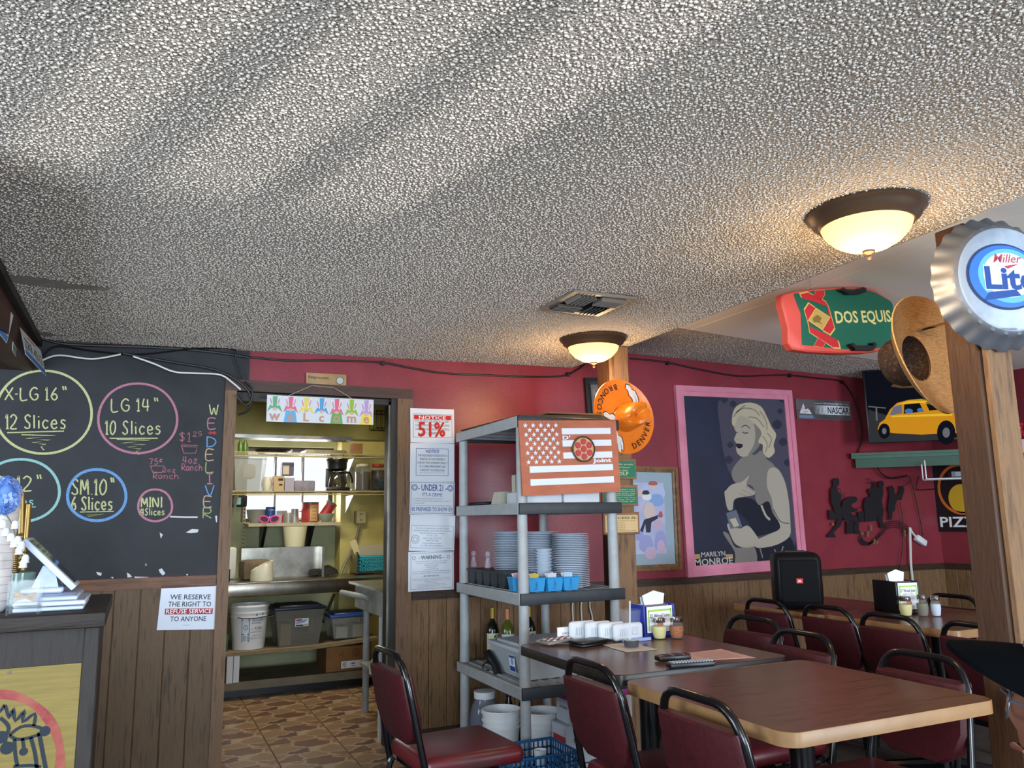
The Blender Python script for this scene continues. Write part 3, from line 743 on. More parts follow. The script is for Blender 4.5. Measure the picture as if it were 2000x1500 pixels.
for px, Y in ((477, 7.29), (753, 7.09)):
    q = PY(px, 1000, Y); b = MB(); b.box(q.x - .012, q.x + .012, Y - .012, Y, 1.1, 1.95, 0)
    for k in range(26): b.box(q.x - .006, q.x + .006, Y - .0128, Y - .0125, 1.115 + k * .032, 1.129 + k * .032, 1)
    b.build('shelf_standard', [WIRE, BLACK], label=('slotted metal shelf rail by the kitchen outlet' if px > 600 else 'slotted metal shelf rail left of the kitchen window'), cat='shelf rail')
zs = 1.55
def at2(px, Y): q = PY(px, 957, Y); return (q.x, Y, zs)
t = thing('plastic_bin', 'tall cloudy plastic food bin on the lower wire shelf', 'bin', at2(484, 6.92)); c = at2(484, 6.92)
b = MB(); b.hexa([V((c[0] - .11, 6.8, zs)), V((c[0] + .105, 6.8, zs)), V((c[0] + .105, 7.02, zs)), V((c[0] - .11, 7.02, zs)), V((c[0] - .13, 6.78, zs + .28)), V((c[0] + .125, 6.78, zs + .28)), V((c[0] + .125, 7.04, zs + .28)), V((c[0] - .13, 7.04, zs + .28))]); b.build('body', thin('cloudy_bin', '#8d8e86', .6, .2), t)
b = MB(); b.rbox(c[0] - .06, c[0] + .05, 6.83, 6.98, zs + .1, zs + .22, .03, 2); b.build('contents', mat('pale_contents', '#aaa497', .7), t)
b = MB(); b.tube([(c[0] - .13, 6.78, zs + .28), (c[0] + .125, 6.78, zs + .28), (c[0] + .125, 7.04, zs + .28), (c[0] - .13, 7.04, zs + .28)], .006, 6, closed=True); b.build('rim', CLEARW, t)
b = MB(); q = PY(462, 980, 7.29); b.rbox(q.x - .08, q.x + .085, 7.24, 7.298, 1.43, 1.53, .012); o = b.build('wall_display', BLACK, label='black wall display with pale green screen in the kitchen', cat='display')
b = MB(); b.box(q.x - .03, q.x + .03, 7.238, 7.2405, 1.45, 1.51); b.build('screen', mat('pale_screen', '#7fae9d', .3, emit='#7fae9d', estr=.25), o)
c = at2(545, 6.9)
b = MB(); b.rbox(c[0] - .055, c[0] + .03, 6.83, 6.98, zs, zs + .125, .003, 1, 0); b.box(c[0] - .02, c[0] + .02, 6.8285, 6.829, zs + .085, zs + .105, 1); b.box(c[0] - .012, c[0] + .015, 6.8285, 6.829, zs + .045, zs + .06, 1)
b.build('tan_carton', [mat('tan_card', '#a08a66', .7), ink('#2b2622')], label='tan open carton with black print on the lower wire shelf', cat='carton')
b = MB(); b.rbox(c[0] + .035, c[0] + .115, 6.84, 6.98, zs, zs + .11, .003, 1); b.build('grey_carton', mat('grey_lilac_card', '#8d8794', .7), label='grey lilac carton under the purple box on the lower wire shelf', cat='carton')
b = MB(); b.rbox(c[0] + .015, c[0] + .11, 6.86, 6.97, zs + .128, zs + .24, .003, 1, 0); b.box(c[0] + .02, c[0] + .07, 6.8585, 6.859, zs + .14, zs + .215, 1)
b.build('tea_carton', [mat('dark_purple_card', '#4a4358', .6), mat('beige_label', '#aaa08b', .6)], label='dark purple box with beige label stacked on the cartons', cat='carton')
b = MB(); b.lathe([(.001, 0), (.03, 0), (.045, .06), (.03, .12), (.001, .125)], 14, (c[0] - .102, 6.9, zs)); b.build('plastic_bag', mat('pale_bag', '#bdb9a4', .5), label='pale plastic bag beside the tan carton', cat='bag')
c = at2(592, 6.9); b = MB(); b.rbox(c[0] - .088, c[0] + .085, 6.82, 6.99, zs, zs + .088, .012, 2); b.build('foam_block', mat('grey_foam', '#7d7885', .9, col2='#6b6772', scale=30), label='grey foam block on the lower wire shelf beside the coffee maker', cat='foam block')
# coffee maker
c = at2(657, 6.88); t = thing('coffee_maker', 'black drip coffee maker with glass carafe on the wire shelf', 'coffee maker', c); x, y, z = c
b = MB(); b.rbox(x - .105, x + .095, y - .1, y + .1, z, z + .032, .012, 2); b.build('base', BLACK, t)
b = MB(); b.rbox(x - .095, x - .03, y + .0, y + .1, z + .03, z + .20, .012, 2); b.build('column', BLACK, t)
b = MB(); b.lathe([(.001, .172), (.06, .175), (.085, .19), (.09, .245), (.098, .262), (.095, .275), (.001, .278)], 28, (x - .002, y, z)); b.build('brew_head', BLACK, t)
b = MB(); b.lathe([(.001, .034), (.078, .034), (.08, .05), (.068, .13), (.055, .155), (.052, .155), (.065, .128), (.076, .05), (.001, .038)], 28, (x + .002, y - .01, z)); cf = b.build('carafe', thin('smoked_carafe_glass', '#2e2a22', .62, .05), t)
b = MB(); b.lathe([(.056, .148), (.062, .15), (.062, .165), (.001, .17)], 24, (x + .002, y - .01, z)); b.build('carafe_lid', BLACK, cf)
b = MB(); b.tube(smooth_path([(x + .055, y - .02, z + .16), (x + .10, y - .03, z + .155), (x + .122, y - .03, z + .11), (x + .128, y - .03, z + .07)]), .011, 8); b.tube([(x + .065, y - .02, z + .155), (x + .078, y - .02, z + .06)], .007, 6); b.build('handle', BLACK, cf)
# jars
def jar(label, c, w, h, liquid, lidm, lvl):
    t = thing('drink_jar', label, 'jar', c); x, y, z = c
    b = MB(); b.lathe([(.001, 0), (w * .96, 0), (w, .01), (w, h * .80), (w * .75, h * .9), (w * .75, h * .93), (w * .72, h * .93), (w * .72, h * .89), (w * .96, h * .79), (w * .96, .012), (.001, .008)], 24, c); b.build('glass_body', thin('jar_glass', '#cfd4cf', .05, .03), t)
    b = MB(); b.lathe([(.001, .01), (w * .94, .012), (w * .94, h * lvl), (.001, h * lvl)], 24, c); b.build('liquid', liquid, t)
    b = MB(); b.lathe([(w * .78, h * .9), (w * .8, h * .91), (w * .8, h), (.001, h)], 24, c); b.build('lid', lidm, t)
    return t
jar('square jar of dark tea with cream lid on the wire shelf', at2(708, 6.86), .07, .235, mat('dark_tea', '#2a1a0c', .2), mat('cream_lid', '#b8af93', .5), .7)
jar('jar of dark red drink with red lid on the wire shelf', at2(738, 6.98), .066, .24, mat('dark_red_drink', '#2c0a0c', .2), mat('red_lid', '#a5352c', .45), .78)
jar('empty clear jar standing behind the tea jar on the wire shelf', at2(695, 6.98), .05, .22, mat('clear_water', '#8f9288', .2), mat('cream_lid', '#b8af93', .5), .1)
c = at2(752, 6.82); b = MB(); b.rbox(c[0] - .075, c[0] + .09, 6.77, 6.9, zs + .002, zs + .11, .03, 3)
for i, v in enumerate(b.v): v.x += .012 * math.sin(i * 1.9); v.z += .01 * math.sin(i * 2.7) if v.z > zs + .02 else 0
b.build('plastic_pouch', mat('dark_shiny_pouch', '#2d363c', .25), label='crinkled dark plastic pouch at the end of the wire shelf', cat='pouch')
# things on the upper shelf
zs = 1.866
q = PY(535, 870, 6.9); b = MB(); b.lathe([(.001, .0), (.12, 0), (.15, .02), (.155, .032), (.148, .03), (.12, .008), (.001, .008)], 30, (q.x, 6.92, zs)); b.build('black_pan', BLACK, label='wide black pan on the upper wire shelf', cat='pan')
q = PY(635, 870, 6.9); b = MB(); b.box(q.x - .19, q.x + .17, 6.78, 7.05, zs, zs + .012); b.box(q.x - .18, q.x + .16, 6.79, 7.04, zs + .012, zs + .03); b.build('metal_tray', STEEL, label='flat metal tray on the upper wire shelf', cat='tray')
q = PY(694, 866, 6.85); b = MB(); b.rbox(q.x - .035, q.x + .05, 6.79, 6.9, zs, zs + .09, .003, 1); b.build('brown_carton', CARD, label='small brown carton at the end of the upper wire shelf', cat='carton')
for i, px in enumerate((470, 479)):
    q = PY(px, 866, 6.9); b = MB(); b.lathe([(.001, 0), (.022, 0), (.022, .07), (.01, .1), (.01, .12), (.001, .12)], 14, (q.x, 6.9, zs)); b.build('green_bottle', mat('leaf_green_bottle', '#4b6a2a', .3), label=('darker' if i else 'outer') + ' small green bottle on the upper wire shelf', cat='bottle')
# outlet, conduit, spatula, basket shelf
q = PY(702, 1010, 7.1); t = thing('wall_outlet', 'surface mounted power outlet on the yellow kitchen wall', 'outlet', q)
b = MB(); b.rbox(q.x - .05, q.x + .045, 7.05, 7.1, q.z - .055, q.z + .055, .005); b.build('box', mat('old_grey_box', '#6b6552', .5), t)
b = MB(); b.rbox(q.x - .04, q.x + .045, 7.043, 7.05, q.z - .055, q.z + .055, .003, 1); b.build('plate', mat('beige_plate', '#b5a97f', .5), t)
for dz in (-.025, .025):
    b = MB(); b.box(q.x - .008, q.x - .004, 7.0415, 7.043, q.z + dz - .008, q.z + dz + .008); b.box(q.x + .006, q.x + .01, 7.0415, 7.043, q.z + dz - .008, q.z + dz + .008); b.build('socket', BLACK, t)
pts = [PY(702, 1026, 7.07), PY(697, 1048, 7.07), PY(685, 1080, 7.07), PY(672, 1105, 7.05), PY(663, 1130, 7.0)]
b = MB(); b.tube(smooth_path(pts), .013, 8); b.build('cable_conduit', mat('grey_conduit', '#787462', .5), label='grey cable running from the outlet to the counter', cat='cable')
pts = [PY(653, 1160, 7.0), PY(643, 1185, 6.98), PY(632, 1215, 6.9)]
b = MB(); b.tube(smooth_path(pts), .014, 8); b.build('cable_conduit', mat('dark_conduit', '#3f4238', .5), label='dark cable dropping below the counter behind the totes', cat='cable')
t = thing('basket_shelf', 'small metal wall shelf holding the teal basket', 'shelf', PY(728, 1110, 7.0))
q0 = PY(690, 1112, 6.95); q1 = PY(775, 1112, 6.95)
b = MB(); b.box(q0.x, 2.2, 6.80, 7.09, q0.z - .03, q0.z - .012); b.build('tray', STEEL, t)
b = MB(); b.box(q0.x, 2.2, 7.07, 7.09, q0.z - .012, q0.z + .20); b.build('back_plate', mat('cream_plate', '#b9b096', .5), t)
b = MB(); b.box(q0.x, q0.x + .008, 6.82, 7.07, q0.z - .012, q0.z + .15); b.build('end_plate', STEEL, t)
TEAL = mat('teal_plastic', '#2f9fb5', .4)
t = thing('teal_basket', 'teal slotted plastic basket on the small kitchen wall shelf', 'basket', (q0.x + .16, 6.92, q0.z - .01)); z0 = q0.z - .011; zt = z0 + .115
xa, xb, ya, yb = q0.x + .03, q0.x + .40, 6.83, 7.02
def grid_basket(t, xa, xb, ya, yb, z0, zt, m, nx, nz, th=.006):
    def wallg(o, xd, L, hh, nx):
        b = MB(frame(o, xd, (0, 0, 1))); bw = L / nx
        for i in range(nx + 1): b.box(min(i * bw, L) - (.0035 if 0 < i < nx else 0 if i == 0 else .007), min(i * bw, L) + (.0035 if 0 < i < nx else .007 if i == 0 else 0), 0, hh, -th / 2, th / 2)
        for k in range(nz + 1): b.box(0, L, hh * k / nz - (.0 if k == 0 else .004), hh * k / nz + (.0 if k == nz else .004), -th / 2, th / 2)
        b.build('side', m, t)
    wallg((xa, ya, z0), (1, 0, 0), xb - xa, zt - z0, nx); wallg((xa, yb, z0), (1, 0, 0), xb - xa, zt - z0, nx)
    n2 = max(3, int(nx * (yb - ya) / (xb - xa))); wallg((xa, ya, z0), (0, 1, 0), yb - ya, zt - z0, n2); wallg((xb, ya, z0), (0, 1, 0), yb - ya, zt - z0, n2)
    b = MB(); b.box(xa, xb, ya, yb, z0, z0 + .004); b.build('bottom', m, t)
    b = MB(); b.tube([(xa, ya, zt), (xb, ya, zt), (xb, yb, zt), (xa, yb, zt)], .007, 6, closed=True); b.build('rim', m, t)
grid_basket(t, xa, xb, ya, yb, z0, zt, TEAL, 18, 4)
t = thing('spatula', 'cream rubber spatula standing in the teal basket', 'spatula', (xa + .01, 6.90, zt - .08))
p0 = V((xa + .055, 6.90, zt - .09)); p1 = PY(698, 1080, 6.88); p2 = PY(688, 1053, 6.88)
b = MB(); b.tube([p0, p1], .006, 8); b.build('handle', BLACK, t)
d = (p2 - p1).normalized(); M_ = frame(p1, d, (0.3, -.2, .4)); b = MB(M_); b.prism([(-.01, -.016), (.0, -.026), (.105, -.03), (.115, -.02), (.115, .02), (.105, .03), (0, .026), (-.01, .016)], -.004, .004); b.build('blade', mat('cream_rubber', '#cdbf92', .5), t)
# prep table inside the doorway on the right
PAINTG = mat('chipped_grey_paint', '#9a9d9b', .5, col2='#7c7f7c', scale=8)
PAINTW = mat('chipped_white_paint', '#b8bcbf', .5, col2='#9ea2a4', scale=6)
t = thing('prep_table', 'grey metal prep table just inside the kitchen doorway', 'table', (1.7, 5.3, 0))
b = MB(); b.box(1.42, 2.3, 4.90, 5.72, .70, .86); b.build('apron', PAINTG, t)
b = MB(); b.box(1.38, 2.32, 4.87, 5.75, .86, .876); b.build('top', STEEL, t)
b = MB(); b.cyl((1.49, 5.66, 0), (1.49, 5.66, .72), .023, n=14); b.build('leg', PAINTG, t)
b = MB(); b.box(1.385, 1.43, 4.92, 4.965, .0, .71); b.build('leg', PAINTW, t)
b = MB(); b.box(2.2, 2.25, 4.92, 4.97, 0, .71); b.build('leg', PAINTW, t)
b = MB(); b.cyl((2.22, 5.66, 0), (2.22, 5.66, .72), .023, n=14); b.build('leg', PAINTG, t)
b = MB(); b.cyl((1.42, 5.35, .79), (1.30, 5.62, .81), .02, n=12); b.build('towel_rail', PAINTG, t)
b = MB(); b.box(1.43, 2.24, 5.0, 5.6, .33, .345); b.build('lower_shelf', PAINTG, t)
b = MB(); b.lathe([(.001, .155), (.05, .15), (.10, .11), (.125, .05), (.128, 0), (.121, 0), (.118, .05), (.09, .1), (.001, .14)], 28, (1.5, 5.12, .346))
b.build('mixing_bowl', mat('cream_enamel', '#b5b09c', .4), label='cream bowl turned upside down on the prep table shelf', cat='bowl')
# black wire rack in the upper corner of the doorway
q = PY(756, 805, 5.45); b = MB()
for zz in (0, -.12):
    b.tube([(q.x - .09, 5.4, q.z + zz), (q.x + .12, 5.4, q.z + zz), (q.x + .12, 5.58, q.z + zz), (q.x - .09, 5.58, q.z + zz)], .003, 5, closed=True)
for i in range(8):
    xx = q.x - .09 + i * .03; b.tube([(xx, 5.4, q.z), (xx, 5.4, q.z - .12), (xx, 5.58, q.z - .12), (xx, 5.58, q.z + .02)], .002, 4)
b.build('wire_rack', BLACKM, label='black wire rack hung on the mustard beam inside the kitchen', cat='rack')
# ------------------------------------------------------------------ flat-work helpers
def mapper(M):
    p = M.translation.copy(); n = M.to_3x3().col[2].copy(); Mi = M.inverted()
    def f(pts):
        out = []
        for x, y in pts:
            q = Mi @ PN(x, y, p, n); out.append((q.x, q.y))
        return out
    return f
G = {  # single stroke chalk letters in a unit box
 'A': [[(0, 0), (.5, 1), (1, 0)], [(.2, .4), (.8, .4)]], 'D': [[(.05, 0), (.05, 1)], [(.05, 1), (.7, .85), (1, .5), (.7, .12), (.05, 0)]],
 'E': [[(.9, 1), (.1, 1), (.05, 0), (.9, 0)], [(.08, .52), (.75, .52)]], 'G': [[(.95, .85), (.55, 1), (.1, .7), (.08, .3), (.5, 0), (.95, .15), (.95, .45), (.55, .45)]],
 'I': [[(.5, 0), (.5, 1)], [(.2, 1), (.8, 1)], [(.2, 0), (.8, 0)]], 'i': [[(.5, 0), (.5, .6)], [(.5, .82), (.5, .88)]], 'L': [[(.1, 1), (.1, 0), (.9, 0)]], 'l': [[(.5, 0), (.5, 1)]],
 'M': [[(0, 0), (.1, 1), (.5, .3), (.9, 1), (1, 0)]], 'N': [[(.05, 0), (.05, 1), (.9, 0), (.95, 1)]], 'R': [[(.05, 0), (.08, 1)], [(.05, 1), (.7, 1), (.95, .75), (.7, .5), (.1, .45), (.95, 0)]],
 'S': [[(.9, .85), (.55, 1), (.15, .8), (.4, .55), (.75, .35), (.75, .08), (.35, 0), (.05, .15)]], 'V': [[(0, 1), (.5, 0), (1, 1)]], 'W': [[(0, 1), (.25, 0), (.5, .7), (.75, 0), (1, 1)]],
 'X': [[(0, 1), (1, 0)], [(1, 1), (0, 0)]], 'a': [[(.85, .55), (.4, .62), (.1, .3), (.4, 0), (.8, .25)], [(.85, .6), (.85, 0)]], 'c': [[(.9, .5), (.5, .62), (.15, .3), (.5, 0), (.9, .12)]],
 'e': [[(.15, .32), (.85, .36), (.6, .62), (.2, .5), (.15, .18), (.5, 0), (.9, .12)]], 'h': [[(.1, 1), (.1, 0)], [(.1, .4), (.5, .6), (.85, .4), (.85, 0)]], 'n': [[(.1, .6), (.1, 0)], [(.1, .4), (.5, .62), (.85, .4), (.85, 0)]],
 'o': [[(.5, .6), (.12, .3), (.5, 0), (.9, .3), (.5, .6)]], 's': [[(.85, .55), (.4, .62), (.25, .42), (.75, .25), (.6, .02), (.1, .06)]], 'z': [[(.1, .58), (.85, .58), (.1, 0), (.9, 0)]],
 '0': [[(.5, 1), (.1, .6), (.15, .15), (.5, 0), (.88, .3), (.85, .8), (.5, 1)]], '1': [[(.15, .75), (.5, 1), (.5, 0)], [(.1, 0), (.9, 0)]], '2': [[(.05, .8), (.4, 1), (.85, .8), (.6, .4), (.05, 0), (.95, 0)]],
 '4': [[(.3, 1), (.1, .4), (.9, .4)], [(.7, .95), (.7, 0)]], '5': [[(.9, 1), (.3, 1), (.2, .55), (.7, .6), (.9, .3), (.5, 0), (.1, .1)]], '6': [[(.75, 1), (.25, .55), (.15, .2), (.5, 0), (.85, .2), (.6, .5), (.2, .35)]], '7': [[(.05, 1), (.9, 1), (.4, 0)]],
 '8': [[(.5, .5), (.15, .75), (.5, 1), (.85, .75), (.5, .5), (.1, .25), (.5, 0), (.9, .25), (.5, .5)]],
 '-': [[(.2, .45), (.8, .5)]], '.': [[(.45, .0), (.55, .05)]], '"': [[(.3, 1.1), (.4, .8)], [(.6, 1.1), (.7, .8)]], '*': [[(.2, .2), (.8, .8)], [(.2, .8), (.8, .2)], [(.05, .5), (.95, .5)]],
 '$': [[(.85, .85), (.5, .95), (.2, .75), (.75, .4), (.6, .1), (.15, .15)], [(.5, 1.1), (.5, -.1)]], 'q': [[(.8, .9), (.3, .9), (.2, .55), (.75, .5)], [(.5, 1.05), (.5, .4)]]}
def chalk(b, f, s, x0, x1, base, h, w, mi, slope=0):
    """lettering in photo pixels: from x0 to x1, baseline at base, cap height h"""
    n = sum(.5 if c in 'il1.I-' else .55 if c == ' ' else 1 for c in s); cw = (x1 - x0) / n; x = x0
    for c in s:
        u = .5 if c in 'il1.I-' else .55 if c == ' ' else 1
        for st in G.get(c, []):
            pts = [(x + cw * u * (.08 + .8 * p[0]) + random.uniform(-.4, .4), base - p[1] * h + slope * (x - x0) + random.uniform(-.4, .4)) for p in st]
            q = smooth_path(f(pts), 4) if len(pts) > 2 else [V((*p, 0)) for p in f(pts)]
            b.ribbon(q, w, random.uniform(0, .0003), mi)
        x += cw * u
def chalkmat(name, col):
    if name in MATS: return MATS[name]
    m = bpy.data.materials.new(name); m.use_nodes = True
    N = m.node_tree.nodes; L = m.node_tree.links; bs = N['Principled BSDF']; bs.inputs['Roughness'].default_value = .95
    bs.inputs['Base Color'].default_value = lin(col)
    t = N.new('ShaderNodeBsdfTransparent'); mx = N.new('ShaderNodeMixShader')
    tc = N.new('ShaderNodeTexCoord'); nz = N.new('ShaderNodeTexNoise'); nz.inputs['Scale'].default_value = 420; nz.inputs['Detail'].default_value = 2
    r = N.new('ShaderNodeValToRGB'); r.color_ramp.elements[0].position = .40; r.color_ramp.elements[1].position = .52; r.color_ramp.elements[0].color = (.25, .25, .25, 1)
    L.new(tc.outputs['Object'], nz.inputs['Vector']); L.new(nz.outputs['Fac'], r.inputs[0]); L.new(r.outputs[0], mx.inputs[0])
    L.new(t.outputs[0], mx.inputs[1]); L.new(bs.outputs[0], mx.inputs[2]); L.new(mx.outputs[0], N['Material Output'].inputs[0])
    MATS[name] = m; return m

# ------------------------------------------------------------------ chalkboard
SLATE = mat('chalkboard_black', '#191a1e', .55, col2='#131418', scale=3, lo=.3, hi=.7, col3='#202227', spec=.35)
cb = thing('chalkboard', 'large black chalkboard listing pizza sizes in coloured chalk', 'chalkboard', (-.2, YW, 1.03))
YB = YW - .016
b = MB(); b.prism([(-1.3, 1.024), (.399, 1.024), (.399, 2.10), (.527, 2.10), (.527, zc(.527) - .004), (-1.3, zc(-1.3) - .004)], 0, .016, 0)
b.v = [V((v.x, YW - v.z, v.y)) for v in b.v]; b.f = [tuple(reversed(q)) for q in b.f]; b.build('board', SLATE, cb)
FM = frame((0, YB - .0004, 0), (1, 0, 0), (0, 0, 1)); f = mapper(FM)
cols = ['#c3c58e', '#b9788c', '#93c4c0', '#6b9bd0', '#c9a98a', '#b06a78', '#c8cac6', '#9aa66a', '#b23d44']
CM = [chalkmat('chalk_%d' % i, c) for i, c in enumerate(cols)]
def ell(cx, cy, rx, ry, n=60, wob=1.0): return [(cx + (rx + wob * math.sin(3 * a)) * math.cos(a), cy + (ry + wob * math.cos(2 * a)) * math.sin(a)) for a in [2 * PI * i / n for i in range(n)]]
def circ(name, items, parts):
    b = MB(FM)
    for it in items: it(b)
    b.build(name, CM, cb)
def C_(cx, cy, rx, ry, w, mi): return lambda b: b.ribbon(f(ell(cx, cy, rx, ry)), w, .0003, mi, True)
def T_(s, x0, x1, base, h, w=.006, mi=0, sl=0): return lambda b: chalk(b, f, s, x0, x1, base, h, w, mi, sl)
def L_(pts, w, mi): return lambda b: b.ribbon(f(pts), w, .0002, mi)
sq = lambda cx, y: [(cx - 40, y), (cx + 28, y + 2), (cx - 32, y + 8), (cx + 18, y + 11), (cx - 20, y + 16), (cx + 8, y + 19), (cx - 2, y + 24), (cx + 4, y + 30)]
circ('chalk_circle', [C_(85, 805, 94, 82, .012, 0)], 0); circ('chalk_circle', [C_(269, 817, 77, 69, .012, 1)], 0)
circ('chalk_circle', [C_(40, 958, 76, 62, .013, 2)], 0); circ('chalk_circle', [C_(189, 967, 57, 51, .014, 3)], 0); circ('chalk_circle', [C_(303, 987, 33, 32, .011, 1)], 0)
circ('chalk_lettering', [T_('X-LG 16"', 8, 136, 781, 24, .007), T_('12 Slices', 10, 132, 837, 27, .007), L_([(14, 845), (125, 842)], .006, 0), L_(sq(82, 849), .005, 0)], 0)
circ('chalk_lettering', [T_('LG 14"', 215, 315, 803, 24, .007), T_('10 Slices', 205, 317, 848, 26, .007), L_([(214, 856), (308, 856)], .005, 0), L_(sq(268, 858), .005, 0)], 0)
circ('chalk_lettering', [T_('MD 12"', -26, 88, 958, 28, .007), T_('8 Slices', -20, 68, 988, 18, .005, 2), L_([(40, 992), (70, 990)], .005, 2)], 0)
circ('chalk_lettering', [T_('SM.10"', 138, 229, 966, 30, .0075), T_('6 Slices', 138, 222, 996, 26, .0075), L_([(156, 1000), (222, 999)], .004, 0), L_([(170, 1006), (205, 1004), (172, 1009)], .003, 7)], 0)
circ('chalk_lettering', [T_('MINI', 275, 319, 990, 18, .007), T_('4Slices', 274, 323, 1006, 13, .005)], 0)
circ('chalk_lettering', [T_('$1', 347, 374, 862, 17, .004, 5), T_('25', 376, 396, 852, 9, .003, 5), L_([(354, 869), (386, 870), (382, 885), (359, 885), (354, 869)], .004, 5), L_([(357, 872), (383, 873)], .003, 5), T_('4oz', 356, 387, 905, 14, .004, 5), T_('Ranch', 354, 396, 919, 13, .004, 5)], 0)
circ('chalk_lettering', [T_('75q', 290, 320, 907, 11, .004, 5), L_([(294, 910), (321, 910), (316, 923), (298, 922), (294, 910)], .004, 5), T_('2oz', 317, 344, 922, 9, .003, 5), T_('Ranch', 298, 350, 935, 11, .0035, 5)], 0)
items = []
for i, (c, x, y, mi) in enumerate(zip('WE*DELIVER', [417, 414, 414, 412, 410, 409, 409, 409, 406, 404], [810, 837, 850, 873, 898, 922, 945, 968, 990, 1012], [0, 1, 8, 3, 4, 7, 1, 3, 4, 7])):
    items.append(T_(c, x - 10, x + 12, y, 9 if c == '*' else 20, .006, mi))
circ('chalk_lettering', items, 0)
b = MB(FM)
b.ribbon(f([(332, 1009), (360, 1010), (386, 1010)]), .008, .0002)
for pts in ([(363, 1040), (375, 1033), (388, 1034), (386, 1040), (372, 1041)], [(312, 1040), (318, 1044), (314, 1052)], [(310, 1112), (316, 1110), (323, 1120), (318, 1124), (312, 1118)], [(248, 1118), (254, 1122), (258, 1127), (249, 1128)],
            [(188, 1117), (199, 1119), (197, 1125), (190, 1122)], [(216, 1127), (222, 1127), (220, 1130)], [(364, 1121), (367, 1121), (367, 1124), (364, 1124)], [(420, 1008), (424, 1007), (424, 1020), (422, 1020)], [(284, 1101), (286, 1101), (286, 1105), (284, 1105)], [(262, 1126), (290, 1127), (289, 1129), (264, 1129)]):
    b.flat(f(pts), .0003)
b.build('paint_chips', ink('#b9bcc0'), cb, kind='stuff')

# cables along the top of the board and wall
CABLE = mat('black_cable', '#0c0c0e', .45); WCABLE = mat('white_cable', '#c9cac2', .5)
def cable(pts, r, label, m=CABLE, Y=YW - .035, dy=0, name='cable', clips=()):
    P = [PY(x, y, Y - dy * math.sin(i * 1.3)) for i, (x, y) in enumerate(pts)]
    b = MB(); b.tube(smooth_path(P, 5), r, 6)
    o = b.build(name, m, label=label, cat='cable')
    for x, y in clips:
        q = PY(x, y, Y); b = MB(); b.box(q.x - .01, q.x + .01, q.y - .006, q.y + .02, q.z - .013, q.z + .013); b.build('cable_clip', BLACK, o)
    return o
cable([(78, 660), (130, 672), (230, 676), (330, 680), (420, 688), (486, 698)], .007, 'thick black cable running straight along the top of the chalkboard')
cable([(82, 697), (112, 676), (180, 685), (270, 692), (380, 681), (455, 682), (460, 700), (474, 740)], .005, 'black cable sagging in two dips over the chalkboard', Y=YW - .045)
cable([(240, 690), (330, 706), (420, 722), (470, 748), (490, 775), (486, 800), (465, 810)], .006, 'black cable drooping from the board towards the doorway', Y=YW - .055)
cable([(462, 770), (478, 790), (490, 782), (492, 760), (478, 745)], .007, 'coiled black cable loop hanging at the doorway corner', Y=YW - .06)
cable([(0, 708), (20, 711), (45, 717)], .005, 'short white cable under the wooden soffit', WCABLE, YW - .04)
cable([(82, 704), (115, 694), (180, 701), (236, 692)], .0048, 'white cable arching over the largest chalk circle', WCABLE, YW - .06)
cable([(260, 696), (300, 710), (340, 726), (380, 729), (430, 732), (455, 748), (470, 761)], .0048, 'white cable running down to the doorway corner', WCABLE, YW - .06)
cable([(488, 697), (560, 704), (650, 704), (745, 708), (800, 718), (870, 729), (960, 733), (1040, 736), (1100, 734), (1128, 722), (1142, 712)], .0055, 'thin black cable along the top of the red wall above the doorway', Y=YW - .02, clips=((748, 709), (1110, 731)))
cable([(1232, 700), (1300, 707), (1370, 722), (1440, 734), (1500, 733), (1545, 733), (1600, 739), (1640, 744), (1660, 764), (1672, 795), (1680, 830), (1682, 862), (1675, 884)], .0055, 'thin black cable above the pink framed poster leading down to the television', Y=YW - .02, clips=((1305, 709), (1543, 733), (1645, 746)))

# ------------------------------------------------------------------ signs around the doorway
def quad_sign(name, label, corners, Y, thick, m, cat='sign', back=True):
    """flat sign given by its photo corners TL TR BR BL on plane y=Y; returns thing, frame with origin at BL, width, height"""
    P = [PY(x, y, Y) for x, y in corners]; TL, TR, BR, BL = P
    M = frame(BL, BR - BL, TL - BL); w = ((BR - BL).length + (TR - TL).length) / 2; h = ((TL - BL).length + (TR - BR).length) / 2
    t = thing(name, label, cat, BL)
    b = MB(M); b.box(0, w, 0, h, -thick, 0); b.build('board', m, t)
    return t, M, w, h
t, M, w, h = quad_sign('employees_sign', 'small weathered employees only sign resting on the door header', [(601, 727), (678, 733), (677, 753), (598, 749)], YW - .02, .008, mat('weathered_tan_board', '#a5875f', .7, col2='#8a6f4e', scale=9))
b = MB(M); b.text('Employees', w * .30, h * .5, h * .28, w * .5, z=.001, mi=0); b.text('Only', w * .16, h * .12, h * .26, w * .2, z=.001, mi=1); b.build('lettering', [ink('#3a3027'), ink('#8d8a80')], t)
b = MB(M); b.ring(w * .84, h * .42, h * .34, h * .06, .001, 0); b.disc(w * .84, h * .42, h * .3, .0008, 1); b.build('emblem', [ink('#5a5a52'), ink('#a9aea6')], t)
